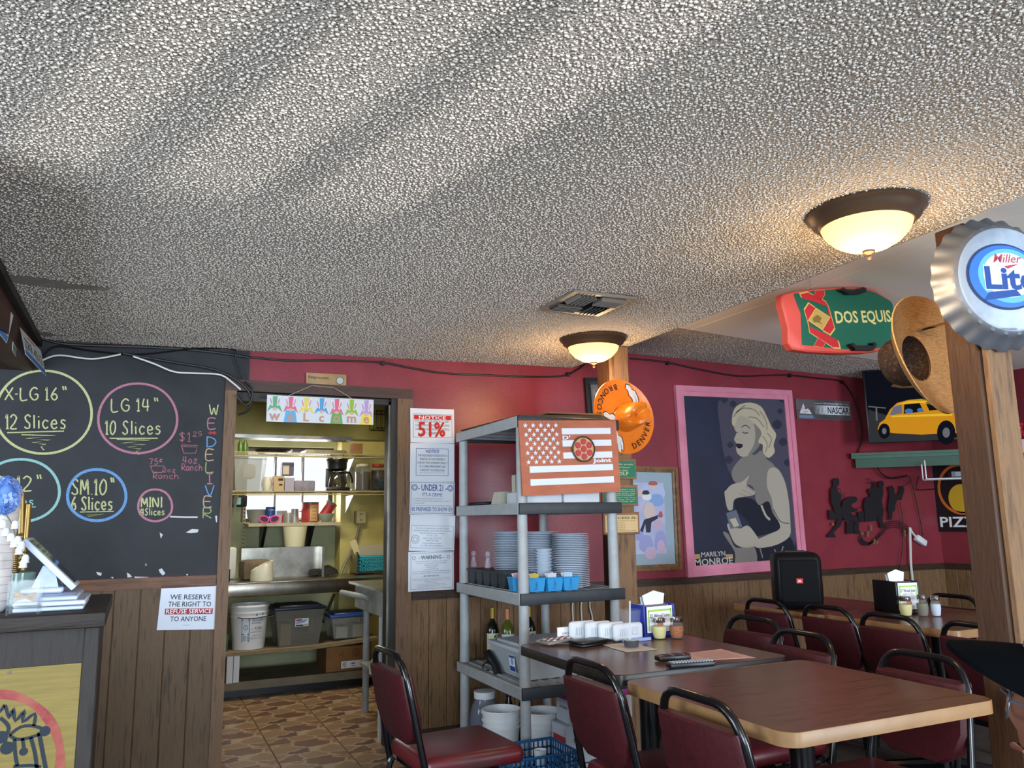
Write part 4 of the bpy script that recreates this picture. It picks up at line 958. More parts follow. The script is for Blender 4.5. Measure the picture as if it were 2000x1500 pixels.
# welcome banner
t, M, w, h = quad_sign('welcome_banner', 'white welcome banner with bunny eared gnomes hanging in the doorway', [(523, 771), (731, 781), (729, 830), (520, 823)], YW - .045, .006, mat('whitewashed_board', '#c3c8cc', .7), 'banner')
gc = ['#5a9c72', '#c9657e', '#d2c250', '#4f93c4', '#c9657e', '#86ab35', '#a88fc4']; body = [None, '#5b9ecb', None, None, '#5f9c5c', None, '#d9c453']
LT = ink('#b5846f')
for k, ch in enumerate('weLcome'):
    b = MB(M); cw = w / 7; cx = cw * (k + .5); y0 = h * (.45 - .012 * k)
    if body[k]: b.flat([(cx - cw * .42, 0), (cx + cw * .42, 0), (cx + cw * .3, h * .45), (cx - cw * .3, h * .45)], .0006, 1)
    b.flat([(cx - cw * .48, y0 - h * .08), (cx - cw * .3, y0 + h * .18), (cx - cw * .12, y0 + h * .24), (cx - cw * .14, h * .96), (cx + cw * .16, h * .97), (cx + cw * .12, y0 + h * .22), (cx + cw * .32, y0 + h * .16), (cx + cw * .48, y0 - h * .09), (cx + cw * .2, y0 + h * .06), (cx - cw * .2, y0 + h * .06)], .0008, 0)
    for s_ in (-1, 1):
        b.disc(cx + s_ * cw * .24, y0 + h * .33, cw * .085, .0012, 2, 16, ry=h * .2, rot=-s_ * .28); b.disc(cx + s_ * cw * .24, y0 + h * .32, cw * .05, .0016, 3, 16, ry=h * .15, rot=-s_ * .28)
    b.disc(cx, y0 + h * .03, cw * .14, .0018, 4, 16, ry=h * .06)
    b.text(ch, cx, h * .06, h * (.30 if ch in 'weom' else .33) * (1.25 if ch in 'weom' else 1), None if ch not in 'L' else cw * .34, z=.0022, mi=5, off=.02)
    b.build('gnome', [ink(gc[k]), ink(body[k] or '#c9cdd0'), ink('#d9d6da'), ink('#b78aa0'), ink('#c2a48c'), LT], t)
b = MB(); n1 = PY(609, 753, YW - .035); n2 = PY(652, 757, YW - .035); a1 = M @ V((w * .19, h, 0)); a2 = M @ V((w * .79, h, 0))
b.tube([a1, n1, n2, a2], .0022, 5); b.build('hanging_cord', mat('twine', '#9c8f7a', .8), t)
for q in (n1, n2):
    b = MB(); b.cyl(q + V((0, .03, 0)), q + V((0, -.006, 0)), .004, n=8); b.build('nail', CHROME, t)
# five notices one below the other
PAPER = mat('notice_paper', '#cfd2d8', .55)
def notice(label, y0, y1, y0r, y1r, draw, mats):
    xl = lambda y: 803 - (y - 797) * .0165; xr = lambda y: 888 - (y - 800) * .004
    t, M, w, h = quad_sign('notice_sheet', label, [(xl(y0), y0), (xr(y0r), y0r), (xr(y1r), y1r), (xl(y1), y1)], YW - .034, .001, PAPER)
    b = MB(M); draw(b, w, h); b.build('print', mats, t)
def border(b, x0, x1, y0, y1, lw, mi):
    b.rect(x0, x1, y0, y0 + lw, .0004, mi); b.rect(x0, x1, y1 - lw, y1, .0004, mi); b.rect(x0, x0 + lw, y0, y1, .0004, mi); b.rect(x1 - lw, x1, y0, y1, .0004, mi)
K = ink('#26262c'); NB = ink('#1f3f86'); RD = ink('#b8241f'); WH = ink('#dfe0e4'); GY = ink('#6e7486')
def d1(b, w, h):
    border(b, w * .06, w * .95, h * .16, h * .84, .002, 1); b.rect(w * .08, w * .93, h * .68, h * .81, .0004, 0); b.text('NOTICE', w * .5, h * .695, h * .1, w * .62, z=.0008, mi=2, off=.01)
    for k, s in enumerate(('IT IS UNLAWFUL FOR A PERSON TO CARRY', 'A HANDGUN ON THIS PREMISE, INCLUDING', 'A PERSON LICENSED UNDER SUBCHAPTER H,', 'CH. 411, GOVERNMENT CODE.')): b.text(s, w * .5, h * (.595 - k * .115), h * .075, w * (.78 if k < 3 else .52), z=.0006, mi=1)
    b.text('51%', w * .48, h * .20, h * .42, w * .62, z=.0016, mi=0, off=.028)
notice('red and black 51% notice, topmost sheet beside the doorway', 797, 865, 800, 866, d1, [RD, K, WH])
def d2(b, w, h):
    border(b, w * .13, w * .86, h * .15, h * .86, .0025, 0); b.text('NOTICE', w * .5, h * .745, h * .085, w * .3, mi=0, off=.015)
    for k, s in enumerate(('THE UNLICENSED POSSESSION OF A', 'WEAPON ON THESE PREMISES IS', 'A FELONY WITH A MAXIMUM PENALTY', 'OF 10 YEARS IMPRISONMENT AND', 'A FINE NOT TO EXCEED $10,000.')): b.text(s, w * .5, h * (.645 - k * .095), h * .062, w * (.66, .58, .68, .6, .56)[k], mi=1)
    b.rect(w * .2, w * .8, h * .225, h * .23, .0004, 0)
notice('blue bordered weapon notice, second sheet from the top beside the doorway', 865, 940, 866, 941, d2, [NB, K])
def d3(b, w, h):
    border(b, w * .02, w * .98, h * .04, h * .97, .0025, 0)
    for xx in (.1, .9): b.ring(w * xx, h * .81, h * .085, .004, .0004, 0, n=24); b.ring(w * xx, h * .81, h * .05, .003, .0004, 0, n=20)
    b.text('- UNDER 21 -', w * .5, h * .72, h * .2, w * .64, mi=0, off=.012); b.text("IT'S A CRIME:", w * .5, h * .55, h * .11, w * .46, mi=0)
    for k, s in enumerate(('To purchase alcoholic beverages if you are under 21.', 'To attempt to purchase alcoholic beverages if you are under 21.', 'To possess fake ID.', 'To misrepresent your age so you can buy alcoholic beverages.')): b.text('* ' + s, w * .05, h * (.465 - k * .068), h * .04, w * (.7, .86, .28, .88)[k], mi=1, align='l')
    b.text('BE PREPARED TO SHOW ID!', w * .5, h * .11, h * .12, w * .9, mi=0, off=.008)
notice('blue under 21 notice, middle sheet of five beside the doorway', 940, 1005, 941, 1006, d3, [NB, GY])
def d4(b, w, h):
    border(b, w * .03, w * .97, h * .08, h * .70, .002, 0); b.ring(w * .13, h * .32, h * .11, .003, .0004, 0, n=24); b.ring(w * .13, h * .32, h * .06, .003, .0004, 0, n=20)
    for k, (s, ww) in enumerate((('If you have a complaint about the sale or service', .74), ('of alcoholic beverages in this establishment, contact the', .84), ('Texas Alcoholic Beverage Commission', .56), ('P.O. Box 13127', .24), ('Austin, Texas 78711-3127', .4), ('1-888-THE-TABC', .28), ('complaints@tabc.texas.gov', .42), ('or a TABC authorized application', .5))): b.text(s, w * .5, h * (.61 - k * .068), h * .042, w * ww, mi=0)
notice('small print complaint notice, fourth sheet from the top beside the doorway', 1005, 1076, 1006, 1077, d4, [GY])
def d5(b, w, h):
    border(b, w * .05, w * .97, h * .05, h * .96, .002, 0)
    for xx in (.12, .88): b.ring(w * xx, h * .84, h * .04, .003, .0004, 0, n=20)
    b.text('- WARNING -', w * .5, h * .80, h * .10, w * .56, mi=1, off=.01)
    for k, (s, ww) in enumerate((('Obtaining forced labor or services is a crime under', .72), ('Texas law. To report suspicious activity contact', .66), ('iWatchTexas Hotline', .32), ('1-844-643-2251', .24), ('www.iWatchTX.org', .3), ('You may also call the National Human Trafficking Hotline', .84), ('toll free at 1-888-373-7888. You may remain anonymous.', .84))): b.text(s, w * .5, h * (.735 - k * .05), h * .03, w * ww, mi=0)
    b.text('- ADVERTENCIA -', w * .5, h * .355, h * .042, w * .4, mi=1)
    for k, ww in enumerate((.84, .84, .3, .26, .6, .7, .6)): b.text('La obtencion de trabajo o servicios forzados es un delito', w * .5, h * (.30 - k * .035), h * .02, w * ww, mi=0)
notice('warning notice with blue grey small print, lowest sheet beside the doorway', 1076, 1156, 1077, 1151, d5, [GY, K])
t, M, w, h = quad_sign('refuse_service_sign', 'laminated we reserve the right sign on the wood panelling left of the doorway', [(312, 1145), (428, 1141), (424, 1229), (306, 1231)], YW - .02, .002, mat('laminated_white', '#c8cdd8', .15, coat=.6))
b = MB(M); b.text('WE RESERVE', w * .5, h * .68, h * .115, w * .68, mi=0, off=.008); b.text('THE RIGHT TO', w * .5, h * .52, h * .115, w * .72, mi=0, off=.008); b.rect(w * .1, w * .9, h * .345, h * .475, .0004, 1); b.text('REFUSE SERVICE', w * .5, h * .365, h * .1, w * .76, z=.0008, mi=2, off=.008); b.text('TO ANYONE', w * .5, h * .19, h * .115, w * .6, mi=0, off=.008); b.rect(w * .42, w * .54, h * .1, h * .105, .0004, 0)
b.build('print', [ink('#2a2c33'), ink('#98242c'), WH], t)

# ------------------------------------------------------------------ pictures on the red wall
def picture(name, label, corners, Y, fw, fm, depth, matm, mw, artm, lip=None, cat='picture'):
    P = [PY(x, y, Y) for x, y in corners]; TL, TR, BR, BL = P
    M = frame(BL, BR - BL, TL - BL); w = ((BR - BL).length + (TR - TL).length) / 2; h = ((TL - BL).length + (TR - BR).length) / 2
    t = thing(name, label, cat, BL)
    def rail(x0, x1, y0, y1, hor):
        b = MB(M)
        if hor: poly = [(x0, y0), (x1, y0)]
        return b
    o = [(0, 0), (w, 0), (w, h), (0, h)]; i = [(fw, fw), (w - fw, fw), (w - fw, h - fw), (fw, h - fw)]; e = [(fw * .55, fw * .55), (w - fw * .55, fw * .55), (w - fw * .55, h - fw * .55), (fw * .55, h - fw * .55)]
    for k in range(4):
        q = (k + 1) % 4; b = MB(M); d2_ = depth
        vs = [(*o[k], 0), (*o[q], 0), (*o[q], d2_), (*o[k], d2_), (*e[k], d2_), (*e[q], d2_), (*e[k], d2_ * .7), (*e[q], d2_ * .7), (*i[k], d2_ * .6), (*i[q], d2_ * .6), (*i[k], 0), (*i[q], 0)]
        b.add(vs, [(0, 1, 2, 3), (3, 2, 5, 4), (4, 5, 7, 6), (6, 7, 9, 8), (8, 9, 11, 10), (10, 11, 1, 0)], 0); b.build('frame_rail', fm, t)
    if matm:
        b = MB(M); b.rect(fw - .002, w - fw + .002, fw - .002, h - fw + .002, depth * .3); b.build('mount', matm, t)
    z = depth * .3 + .001
    b = MB(M); b.rect(fw - .002 + mw, w - fw + .002 - mw, fw - .002 + mw, h - fw + .002 - mw, z); b.build('print_ground', artm, t)
    return t, M, w, h, z
PINKF = mat('pink_painted_wood', '#cf8298', .5, col2='#c27489', scale=6, stretch=(1, 1, 1), bump=.2, bscale=30)
t, M, w, h, z = picture('framed_poster', 'large pink framed dark blue poster of a blonde woman', [(1328, 747), (1554, 771), (1571.5, 1109), (1339.5, 1127.5)], YW - .002, .075, PINKF, .03, None, 0, mat('poster_navy', '#232d42', .3, col2='#1b2435', scale=2), cat='poster')
M2 = M.copy(); M2.translation = M @ V((0, 0, z)); f = mapper(M2)
b = MB(M2)      # plain generic figure in the poster's colours
def P3(o): return [(1300 + x / 3.49, 720 + y / 3.49) for x, y in o]
def blob(o, z_, mi): b.flat([(q.x, q.y) for q in smooth_path(f(P3(o)), 4, True)], z_, mi)
def line(o, w_, z_, mi): b.ribbon(smooth_path(f(P3(o)), 4), w_, z_, mi)
blob([(400, 190), (830, 250), (872, 700), (880, 1200), (620, 1330), (560, 900), (430, 700), (370, 400)], .0004, 0)
for x, y, r in ((400, 210, 26), (460, 240, 24), (760, 380, 34), (800, 500, 30), (430, 620, 30), (780, 290, 20), (830, 640, 26), (440, 520, 22)): blob([(x - r, y), (x, y - r), (x + r, y), (x, y + r)], .0007, 1)
blob([(545, 590), (470, 660), (450, 720), (480, 780), (590, 800), (615, 900), (640, 930), (700, 905), (730, 1000), (800, 1070), (845, 1060), (840, 900), (800, 760), (740, 660), (690, 620), (640, 600)], .0010, 2)
blob([(480, 890), (560, 880), (610, 900), (640, 930), (700, 905), (730, 985), (780, 1085), (640, 1140), (600, 1120), (560, 1040), (480, 960)], .0013, 4)
blob([(610, 1220), (720, 1215), (850, 1150), (885, 1300), (880, 1350), (600, 1350)], .0013, 4)
blob([(700, 690), (760, 680), (812, 770), (838, 900), (850, 1060), (845, 1140), (780, 1190), (700, 1215), (620, 1220), (600, 1180), (700, 1130), (780, 1085), (740, 980), (720, 880), (690, 800)], .0016, 3)
blob([(390, 1120), (430, 1130), (480, 1220), (600, 1210), (615, 1345), (480, 1345), (470, 1250)], .0015, 2)
blob([(420, 1055), (500, 1090), (560, 1070), (620, 1140), (640, 1190), (560, 1220), (480, 1200), (440, 1130)], .0019, 3)
b.flat(f(P3([(410, 985), (480, 962), (522, 1080), (440, 1092)])), .0022, 5); b.flat(f(P3([(435, 1028), (475, 1016), (500, 1070), (465, 1082)])), .0025, 6)
blob([(545, 550), (600, 590), (655, 560), (690, 640), (620, 730), (560, 690)], .0014, 2)
blob([(400, 850), (410, 830), (450, 790), (520, 770), (570, 728), (550, 790), (605, 835), (600, 860), (560, 870), (470, 890), (455, 960), (420, 955)], .0018, 3)
blob([(470, 340), (520, 315), (600, 330), (655, 420), (645, 500), (600, 570), (530, 602), (490, 580), (478, 540), (486, 520), (466, 482), (480, 440), (465, 400)], .0021, 3)
blob([(600, 340), (660, 420), (645, 510), (600, 570), (560, 590), (600, 520), (610, 440)], .0023, 2)
blob([(450, 370), (460, 290), (500, 245), (580, 232), (650, 260), (690, 330), (722, 400), (752, 450), (735, 520), (742, 570), (700, 608), (662, 570), (660, 520), (630, 500), (652, 440), (620, 390), (560, 340), (500, 325), (468, 390)], .0026, 6)
for o in ([(480, 300), (530, 270), (600, 280), (640, 320)], [(560, 330), (620, 340), (670, 400)], [(640, 290), (680, 350), (690, 420)], [(690, 440), (720, 480), (700, 540)], [(660, 460), (690, 510), (680, 570)], [(460, 330), (490, 290), (540, 250)]): line(o, .008, .0029, 2)
line([(515, 400), (545, 386), (575, 410)], .006, .0029, 4); line([(522, 432), (540, 440), (560, 436)], .007, .0029, 4); line([(474, 430), (490, 438)], .006, .0029, 4); blob([(482, 512), (525, 518), (512, 542), (488, 540)], .0029, 4); line([(486, 480), (500, 488)], .004, .0029, 2)
for o in ([(540, 800), (600, 840)], [(520, 825), (590, 862)], [(500, 850), (560, 872)]): line(o, .004, .0029, 2)
line([(650, 930), (680, 1000), (710, 1030)], .02, .0030, 3); line([(740, 1230), (770, 1290), (800, 1210)], .012, .0030, 2); line([(640, 1220), (660, 1290)], .012, .0030, 2); line([(735, 960), (780, 1040), (840, 1055)], .005, .0030, 4)
b.build('figure_print', [ink('#454353'), ink('#2b2d3d'), ink('#77726d'), ink('#a29a8c'), ink('#171c29'), ink('#5f6676'), ink('#b3a88f')], t)
b = MB(M2); W_ = lambda x, y: f([(x, y)])[0]
xa, ya = W_(1357, 1106); xb, yb_ = W_(1432, 1106)
b.text('MONROE', (xa + xb) / 2, ya, .05, xb - xa, z=.0014, mi=0, off=.012); xa2, ya2 = W_(1370, 1090); xb2, _ = W_(1417, 1090)
b.text('MARILYN', (xa2 + xb2) / 2, ya2 + .006, .036, xb2 - xa2, z=.001, mi=0, off=.01)
for p, q in ((1357, 1367), (1418, 1431)):
    u0, v0 = W_(p, 1092); u1, v1 = W_(q, 1082); b.rect(u0, u1, v0, v1, .001, 1)
b.build('lettering', [ink('#b5b0a6'), ink('#a58a5e')], t)
b = MB(); q = PY(1437, 733, YW - .01); b.tube([PY(1405, 755, YW - .01), q, PY(1470, 762, YW - .01)], .0015, 4); b.build('hanging_wire', CHROME, t)
# pastel print of a seated figure
t, M, w, h, z = picture('framed_print', 'brown framed pastel print behind the timber post', [(1180, 905), (1320, 917), (1328, 1112), (1184, 1118)], YW - .002, .04, mat('carved_brown_frame', '#7d5a35', .45, col2='#5a3d22', scale=30), .03, mat('pale_blue_mount', '#8fa0ac', .8), .075, mat('pastel_ground', '#9aa4c4', .7, col2='#b3b0cb', scale=6, lo=.4, hi=.6))
M2 = M.copy(); M2.translation = M @ V((0, 0, z)); f = mapper(M2); b = MB(M2)
for (cx, cy, rx, ry, mi, zz) in ((1275, 962, 24, 22, 0, 0), (1262, 1062, 14, 18, 1, 1), (1290, 1058, 12, 22, 1, 1), (1248, 1045, 9, 12, 1, 0), (1270, 1080, 11, 13, 2, 2), (1291, 1068, 8, 14, 2, 3), (1285, 1025, 10, 10, 2, 4), (1274, 948, 7, 9, 3, 5), (1252, 963, 6, 9, 3, 5), (1263, 970, 9, 8, 4, 6), (1282, 977, 14, 13, 5, 4), (1268, 998, 12, 18, 3, 6), (1275, 944, 9, 5, 6, 7), (1261, 962, 7, 5, 7, 7), (1290, 1005, 4, 7, 6, 7)): b.flat(f(ell(cx, cy, rx, ry, 20, .8)), .0003 + zz * .0003, mi)
b.flat(f([(1258, 1015), (1285, 1006), (1284, 1013), (1272, 1020), (1270, 1040), (1262, 1040), (1260, 1022), (1255, 1040), (1250, 1036)]), .003, 7)
b.build('figure_print', [ink('#a9b4d2'), ink('#8f93bd'), ink('#b79fb4'), ink('#c4b3b0'), ink('#d2d2d8'), ink('#7f9cc9'), ink('#a65a58'), ink('#2d3140')], t)
picture('framed_print', 'small dark framed picture half hidden by the orange hat', [(1146, 738), (1215, 741), (1216, 850), (1148, 852)], YW - .002, .045, BLACK, .025, mat('grey_mount', '#6a6a70', .5), .02, mat('grey_ground', '#8b8580', .6, col2='#4a4a50', scale=20))
# racing beer plate
t, M, w, h = quad_sign('beer_plate_sign', 'silver racing beer plate on the red wall beside the pink framed poster', [(1559, 778), (1666, 786), (1664, 822), (1557, 818)], YW - .01, .006, mat('brushed_silver', '#8f8f92', .3, metal=.7, col2='#6c6c70', scale=4, stretch=(1, 1, 6)))
b = MB(M); b.flat([(w * .05, h * .28), (w * .27, h * .26), (w * .21, h * .55), (w * .16, h * .48), (w * .13, h * .78)], .0006, 0); b.text('Coors', w * .155, h * .48, h * .13, w * .13, z=.001, mi=2, shear=.2); b.text('LIGHT', w * .16, h * .33, h * .09, w * .1, z=.001, mi=1)
b.text('THE OFFICIAL BEER OF', w * .66, h * .78, h * .09, w * .34, z=.001, mi=0); b.rect(w * .33, w * .48, h * .815, h * .83, .0006, 0); b.rect(w * .84, w * .96, h * .815, h * .83, .0006, 0)
for k in range(9): b.rect(w * (.33 + k * .0235), w * (.333 + k * .0235 + .0022 * k), h * .27, h * .72, .0006, 0)
b.rect(w * .54, w * .96, h * .27, h * .72, .0006, 0); b.text('NASCAR', w * .755, h * .33, h * .34, w * .40, z=.001, mi=1, off=.02, shear=.08); b.rect(w * .04, w * .29, h * .06, h * .2, .0006, 3)
b.build('print', [ink('#c9cbd0'), ink('#22232a'), ink('#a8303a'), ink('#6f7a9a')], t)
# black metal jazz band
t = thing('jazz_band_wall_art', 'black cut metal wall art of jazz musicians on a music staff', 'wall art', PY(1690, 1050, YW))
M2 = frame((0, YW - .03, 0), (1, 0, 0), (0, 0, 1)); f = mapper(M2); IRON = mat('black_iron', '#131318', .5)
def sil(name, *polys):
    b = MB(M2)
    for p in polys: b.prism(f(p), -.002, .002)
    b.build(name, IRON, t)
def c3(o): return [(1580 + x / 6, 900 + y / 6) for x, y in o]
sil('musician', c3([(270, 235), (285, 225), (300, 205), (335, 200), (350, 215), (355, 260), (345, 290), (328, 300), (325, 330), (350, 370), (382, 410), (375, 450), (360, 500), (375, 540), (385, 600), (390, 700), (370, 760), (320, 810), (285, 850), (305, 870), (312, 898), (225, 895), (222, 870), (260, 830), (310, 760), (335, 690), (300, 600), (275, 520), (258, 490), (255, 330), (285, 300), (280, 250)]))
sil('musician', c3([(400, 470), (430, 440), (480, 420), (530, 415), (560, 430), (568, 465), (540, 490), (505, 500), (500, 540), (540, 560), (575, 565), (570, 590), (520, 600), (500, 580), (490, 620), (560, 650), (590, 700), (580, 800), (605, 850), (570, 860), (530, 845), (525, 780), (540, 720), (500, 700), (420, 700), (395, 670), (380, 560), (385, 500)]))
sil('musician', c3([(650, 460), (670, 430), (700, 425), (720, 400), (695, 370), (695, 330), (745, 320), (750, 290), (745, 250), (770, 238), (785, 260), (780, 300), (790, 325), (820, 320), (810, 290), (820, 240), (850, 232), (875, 250), (878, 290), (865, 315), (872, 370), (855, 460), (865, 540), (880, 580), (870, 620), (860, 700), (875, 740), (905, 760), (905, 790), (840, 788), (828, 750), (800, 640), (800, 700), (720, 710), (655, 715), (650, 600), (640, 520)]))
sil('musician', c3([(930, 305), (955, 300), (970, 285), (985, 310), (1000, 325), (1000, 380), (1035, 400), (1055, 380), (1065, 330), (1060, 300), (1100, 290), (1118, 345), (1105, 390), (1080, 465), (1040, 450), (1015, 500), (1005, 590), (980, 600), (970, 690), (930, 690), (935, 600), (922, 580), (935, 450), (945, 380), (930, 340)]))
b = MB(M2)
for k in range(4): b.prism([*f(c3([(890, 735 + k * 24), (960, 705 + k * 24), (1050, 702 + k * 24), (1120, 735 + k * 24), (1185, 790 + k * 24), (1185, 797 + k * 24), (1120, 743 + k * 24), (1050, 710 + k * 24), (960, 713 + k * 24), (890, 743 + k * 24)]))], -.001, .001)
for k in range(4): b.prism([*f(c3([(600, 860 + k * 22), (640, 930 + k * 16), (700, 960 + k * 8), (780, 930 - k * 6), (900, 820 - k * 22), (900, 828 - k * 22), (780, 940 - k * 6), (700, 972 + k * 8), (640, 942 + k * 16), (592, 868 + k * 22)]))], -.001, .001)
b.build('music_staff', IRON, t)
sil('piano', c3([(440, 710), (520, 705), (520, 850), (440, 860)]), c3([(230, 570), (310, 600), (325, 690), (240, 690)]), c3([(570, 600), (640, 590), (650, 720), (580, 700)]))
b = MB(M2); b.ribbon(f(c3([(745, 240), (690, 200), (682, 265), (740, 250)])), .006, .0); b.ribbon(f(c3([(330, 325), (365, 325), (370, 380), (405, 420), (415, 370)])), .007, 0); b.ribbon(f(c3([(570, 550), (635, 545)])), .005, 0); b.ribbon(f(c3([(1110, 305), (1190, 235)])), .005, 0); b.ribbon(f(c3([(790, 290), (820, 300)])), .005, 0)
b.build('instruments', IRON, t)
b = MB(M2)
for x, y in ((278, 742), (622, 850), (690, 840), (688, 875), (725, 770), (725, 805), (765, 930), (762, 962), (795, 955), (1118, 830), (1122, 870)): b.v += []; q = f(c3([(x, y)]))[0]; b.disc(q[0], q[1], .012, .004, 0, 14)
b.build('brass_note', mat('brass_dot', '#8d7a4a', .4, metal=.6), t)
# ------------------------------------------------------------------ grey plastic shelving unit
GREYP = mat('light_grey_plastic', '#a2a5a6', .45, col2='#979a9b', scale=20, bump=.1, bscale=120)
DGREY = mat('charcoal_plastic', '#272b30', .5, col2='#2f3439', scale=12)
SX0, SX1, SY0, SY1 = 1.738, 2.345, 3.66, 4.548
TZ = [1.82, 1.375, .928, .48, .045]
sh = thing('shelving_unit', 'light grey five tier plastic shelving unit beside the kitchen doorway', 'shelving', ((SX0 + SX1) / 2, (SY0 + SY1) / 2, 0))
for k, zt in enumerate(TZ):
    b = MB(); th = .058 if k < 4 else .04
    b.box(SX0 + .008, SX1 - .008, SY0 + .008, SY1 - .008, zt - .02, zt - .006)
    for i in range(9):
        xx = SX0 + .06 + i * (SX1 - SX0 - .12) / 8; b.box(xx - .006, xx + .006, SY0 + .02, SY1 - .02, zt - .006, zt - .001)
    for i in range(5):
        yy = SY0 + .1 + i * .17; b.box(SX0 + .02, SX1 - .02, yy - .006, yy + .006, zt - th + .01, zt - .02)
    o = b.build('tier', GREYP, sh)
    b = MB(); b.rbox(SX0, SX0 + .012, SY0 + .012, SY1, zt - th, zt, .004, 1); b.build('side_rail', GREYP, o)
    b = MB(); b.rbox(SX1 - .012, SX1, SY0 + .012, SY1, zt - th, zt, .004, 1); b.build('side_rail', GREYP, o)
    b = MB(); b.rbox(SX0 + .001, SX1 + .004, SY0 - .004, SY0 + .014, zt - th, zt, .005, 2); b.build('end_rail', DGREY, o)
    b = MB(); b.rbox(SX0 + .001, SX1 + .004, SY1 - .014, SY1 + .004, zt - th, zt, .005, 2); b.build('end_rail', DGREY, o)
PXY = [(SX0 + .036, SY0 + .04), (SX1 - .036, SY0 + .04), (SX0 + .036, SY1 - .036), (SX1 - .036, SY1 - .036)]
for k in range(4):
    for xx, yy in PXY:
        b = MB(); b.cyl((xx, yy, TZ[k + 1] - .002), (xx, yy, TZ[k] - .05), .0285, .026, 18, caps=False); b.build('post', GREYP, sh)
# cardboard lying on the top tier
t = thing('flattened_cardboard', 'flattened brown cardboard lying on top of the grey shelving', 'cardboard', (2.0, 4.1, 1.822))
b = MB(); b.hexa([V((SX0 + .03, SY0 + .04, 1.823)), V((SX1 - .02, SY0 + .04, 1.823)), V((SX1 - .02, SY1 - .05, 1.823)), V((SX0 + .03, SY1 - .05, 1.823)), V((SX0 + .03, SY0 + .04, 1.83)), V((SX1 - .06, SY0 + .05, 1.848)), V((SX1 - .02, SY1 - .05, 1.842)), V((SX0 + .02, SY1 - .02, 1.836))]); b.build('sheet', mat('dark_cardboard', '#4c3a28', .8), t)
b = MB(); b.hexa([V((1.95, 3.72, 1.848)), V((2.27, 3.70, 1.848)), V((2.24, 4.2, 1.845)), V((1.9, 4.2, 1.845)), V((1.95, 3.72, 1.854)), V((2.27, 3.70, 1.856)), V((2.24, 4.2, 1.853)), V((1.9, 4.2, 1.852))]); b.build('flap', CARD, t)
# flag shaped pizza sign
TERRA = mat('terracotta_wood_stain', '#b26547', .6, col2='#a55c40', scale=7, stretch=(1, 1, 3))
t, M, w, h = quad_sign('flag_sign', 'terracotta flag sign with white stars, stripes and a pizza on the shelving', [(1013, 822), (1205, 820), (1210, 960), (1021, 969)], SY0 - .026, .012, TERRA)
STAR = mat('white_wood_cutout', '#d3dbe6', .6)
b = MB(M)
def star(b, cx, cy, r):
    P = []
    for i in range(10):
        a = PI / 2 + i * PI / 5; rr = r if i % 2 == 0 else r * .4; P.append((cx + rr * math.cos(a), cy + rr * math.sin(a)))
    b.prism(P, 0, .004)
for row in range(9):
    n = 5 if row % 2 == 0 else 4
    for i in range(n): star(b, w * (.06 + .076 * i + (.038 if n == 4 else 0)) + w * .003 * row * .5, h * (.93 - row * .0595 * 1.03), w * .0235)
b.build('stars', STAR, t, kind='stuff')
for x0, x1, y in ((.42, .93, .845), (.42, .93, .68), (.42, .93, .515), (.08, .93, .34), (.08, .93, .17)):
    b = MB(M); b.box(w * x0, w * x1, h * (y - .04), h * (y + .045), 0, .005); b.build('stripe', STAR, t)
cx, cy, r = w * .625, h * .60, w * .118
b = MB(M); b.lathe([(.0, .006), (r, .006), (r, .014), (r * .9, .016), (r * .88, .01), (0.001, .01)], 30, (cx, cy, 0)); pz = b.build('pizza', mat('crust_brown', '#4d3722', .6), t)
b = MB(M); b.lathe([(.001, .0125), (r * .87, .0125)], 30, (cx, cy, 0)); b.build('cheese', mat('cheese_tan', '#c09c6c', .6), pz)
for i in range(7):
    a = PI / 2 + i * PI / 3; rr = 0 if i == 6 else r * .58
    b = MB(M); b.lathe([(.001, .017), (r * .235, .017), (r * .25, .0125)], 18, (cx + rr * math.cos(a), cy + rr * math.sin(a), 0)); b.build('pepperoni', mat('pepperoni_red', '#b0323a', .5), pz)
b = MB(M); b.text("D'", w * .46, h * .738, h * .05, w * .08, z=.006, mi=0, off=.04); b.text('Joint', w * .82, h * .415, h * .055, w * .2, z=.002, mi=0, off=.04); b.build('lettering', STAR, t)
# second tier
zs = TZ[1]
FOAM = mat('white_foam', '#c9cdd2', .7)
for i, (x0, x1) in enumerate(((1.80, 2.02), (2.03, 2.25))):
    b = MB(); b.rbox(x0, x1, 3.72, 3.95, zs, zs + .06, .008); b.build('foam_tray', FOAM, label='white foam tray under the flag sign, ' + ('nearer the doorway' if i == 0 else 'nearer the timber post'), cat='tray')
b = MB(); b.rbox(1.80, 1.90, 4.2, 4.5, zs, zs + .02, .006, 1); b.build('dark_tray', BLACK, label='flat dark tray on the second tier of the shelving', cat='tray')
b = MB(); b.hexa([V((1.80, 4.02, zs)), V((1.90, 4.02, zs)), V((1.90, 4.16, zs)), V((1.80, 4.16, zs)), V((1.81, 4.04, zs + .07)), V((1.89, 4.04, zs + .07)), V((1.89, 4.14, zs + .07)), V((1.81, 4.14, zs + .07))]); b.build('cream_container', mat('cream_plastic2', '#b9b5a2', .5), label='small cream container on the second tier of the shelving', cat='container')
b = MB(); b.rbox(1.86, 1.93, 3.97, 4.01, zs, zs + .16, .004, 1); b.rbox(1.94, 2.0, 3.96, 4.0, zs, zs + .19, .004, 1); b.build('menu_stack', mat('cream_card', '#bdb8a6', .6), label='upright cream cards behind the flag sign', cat='cards')
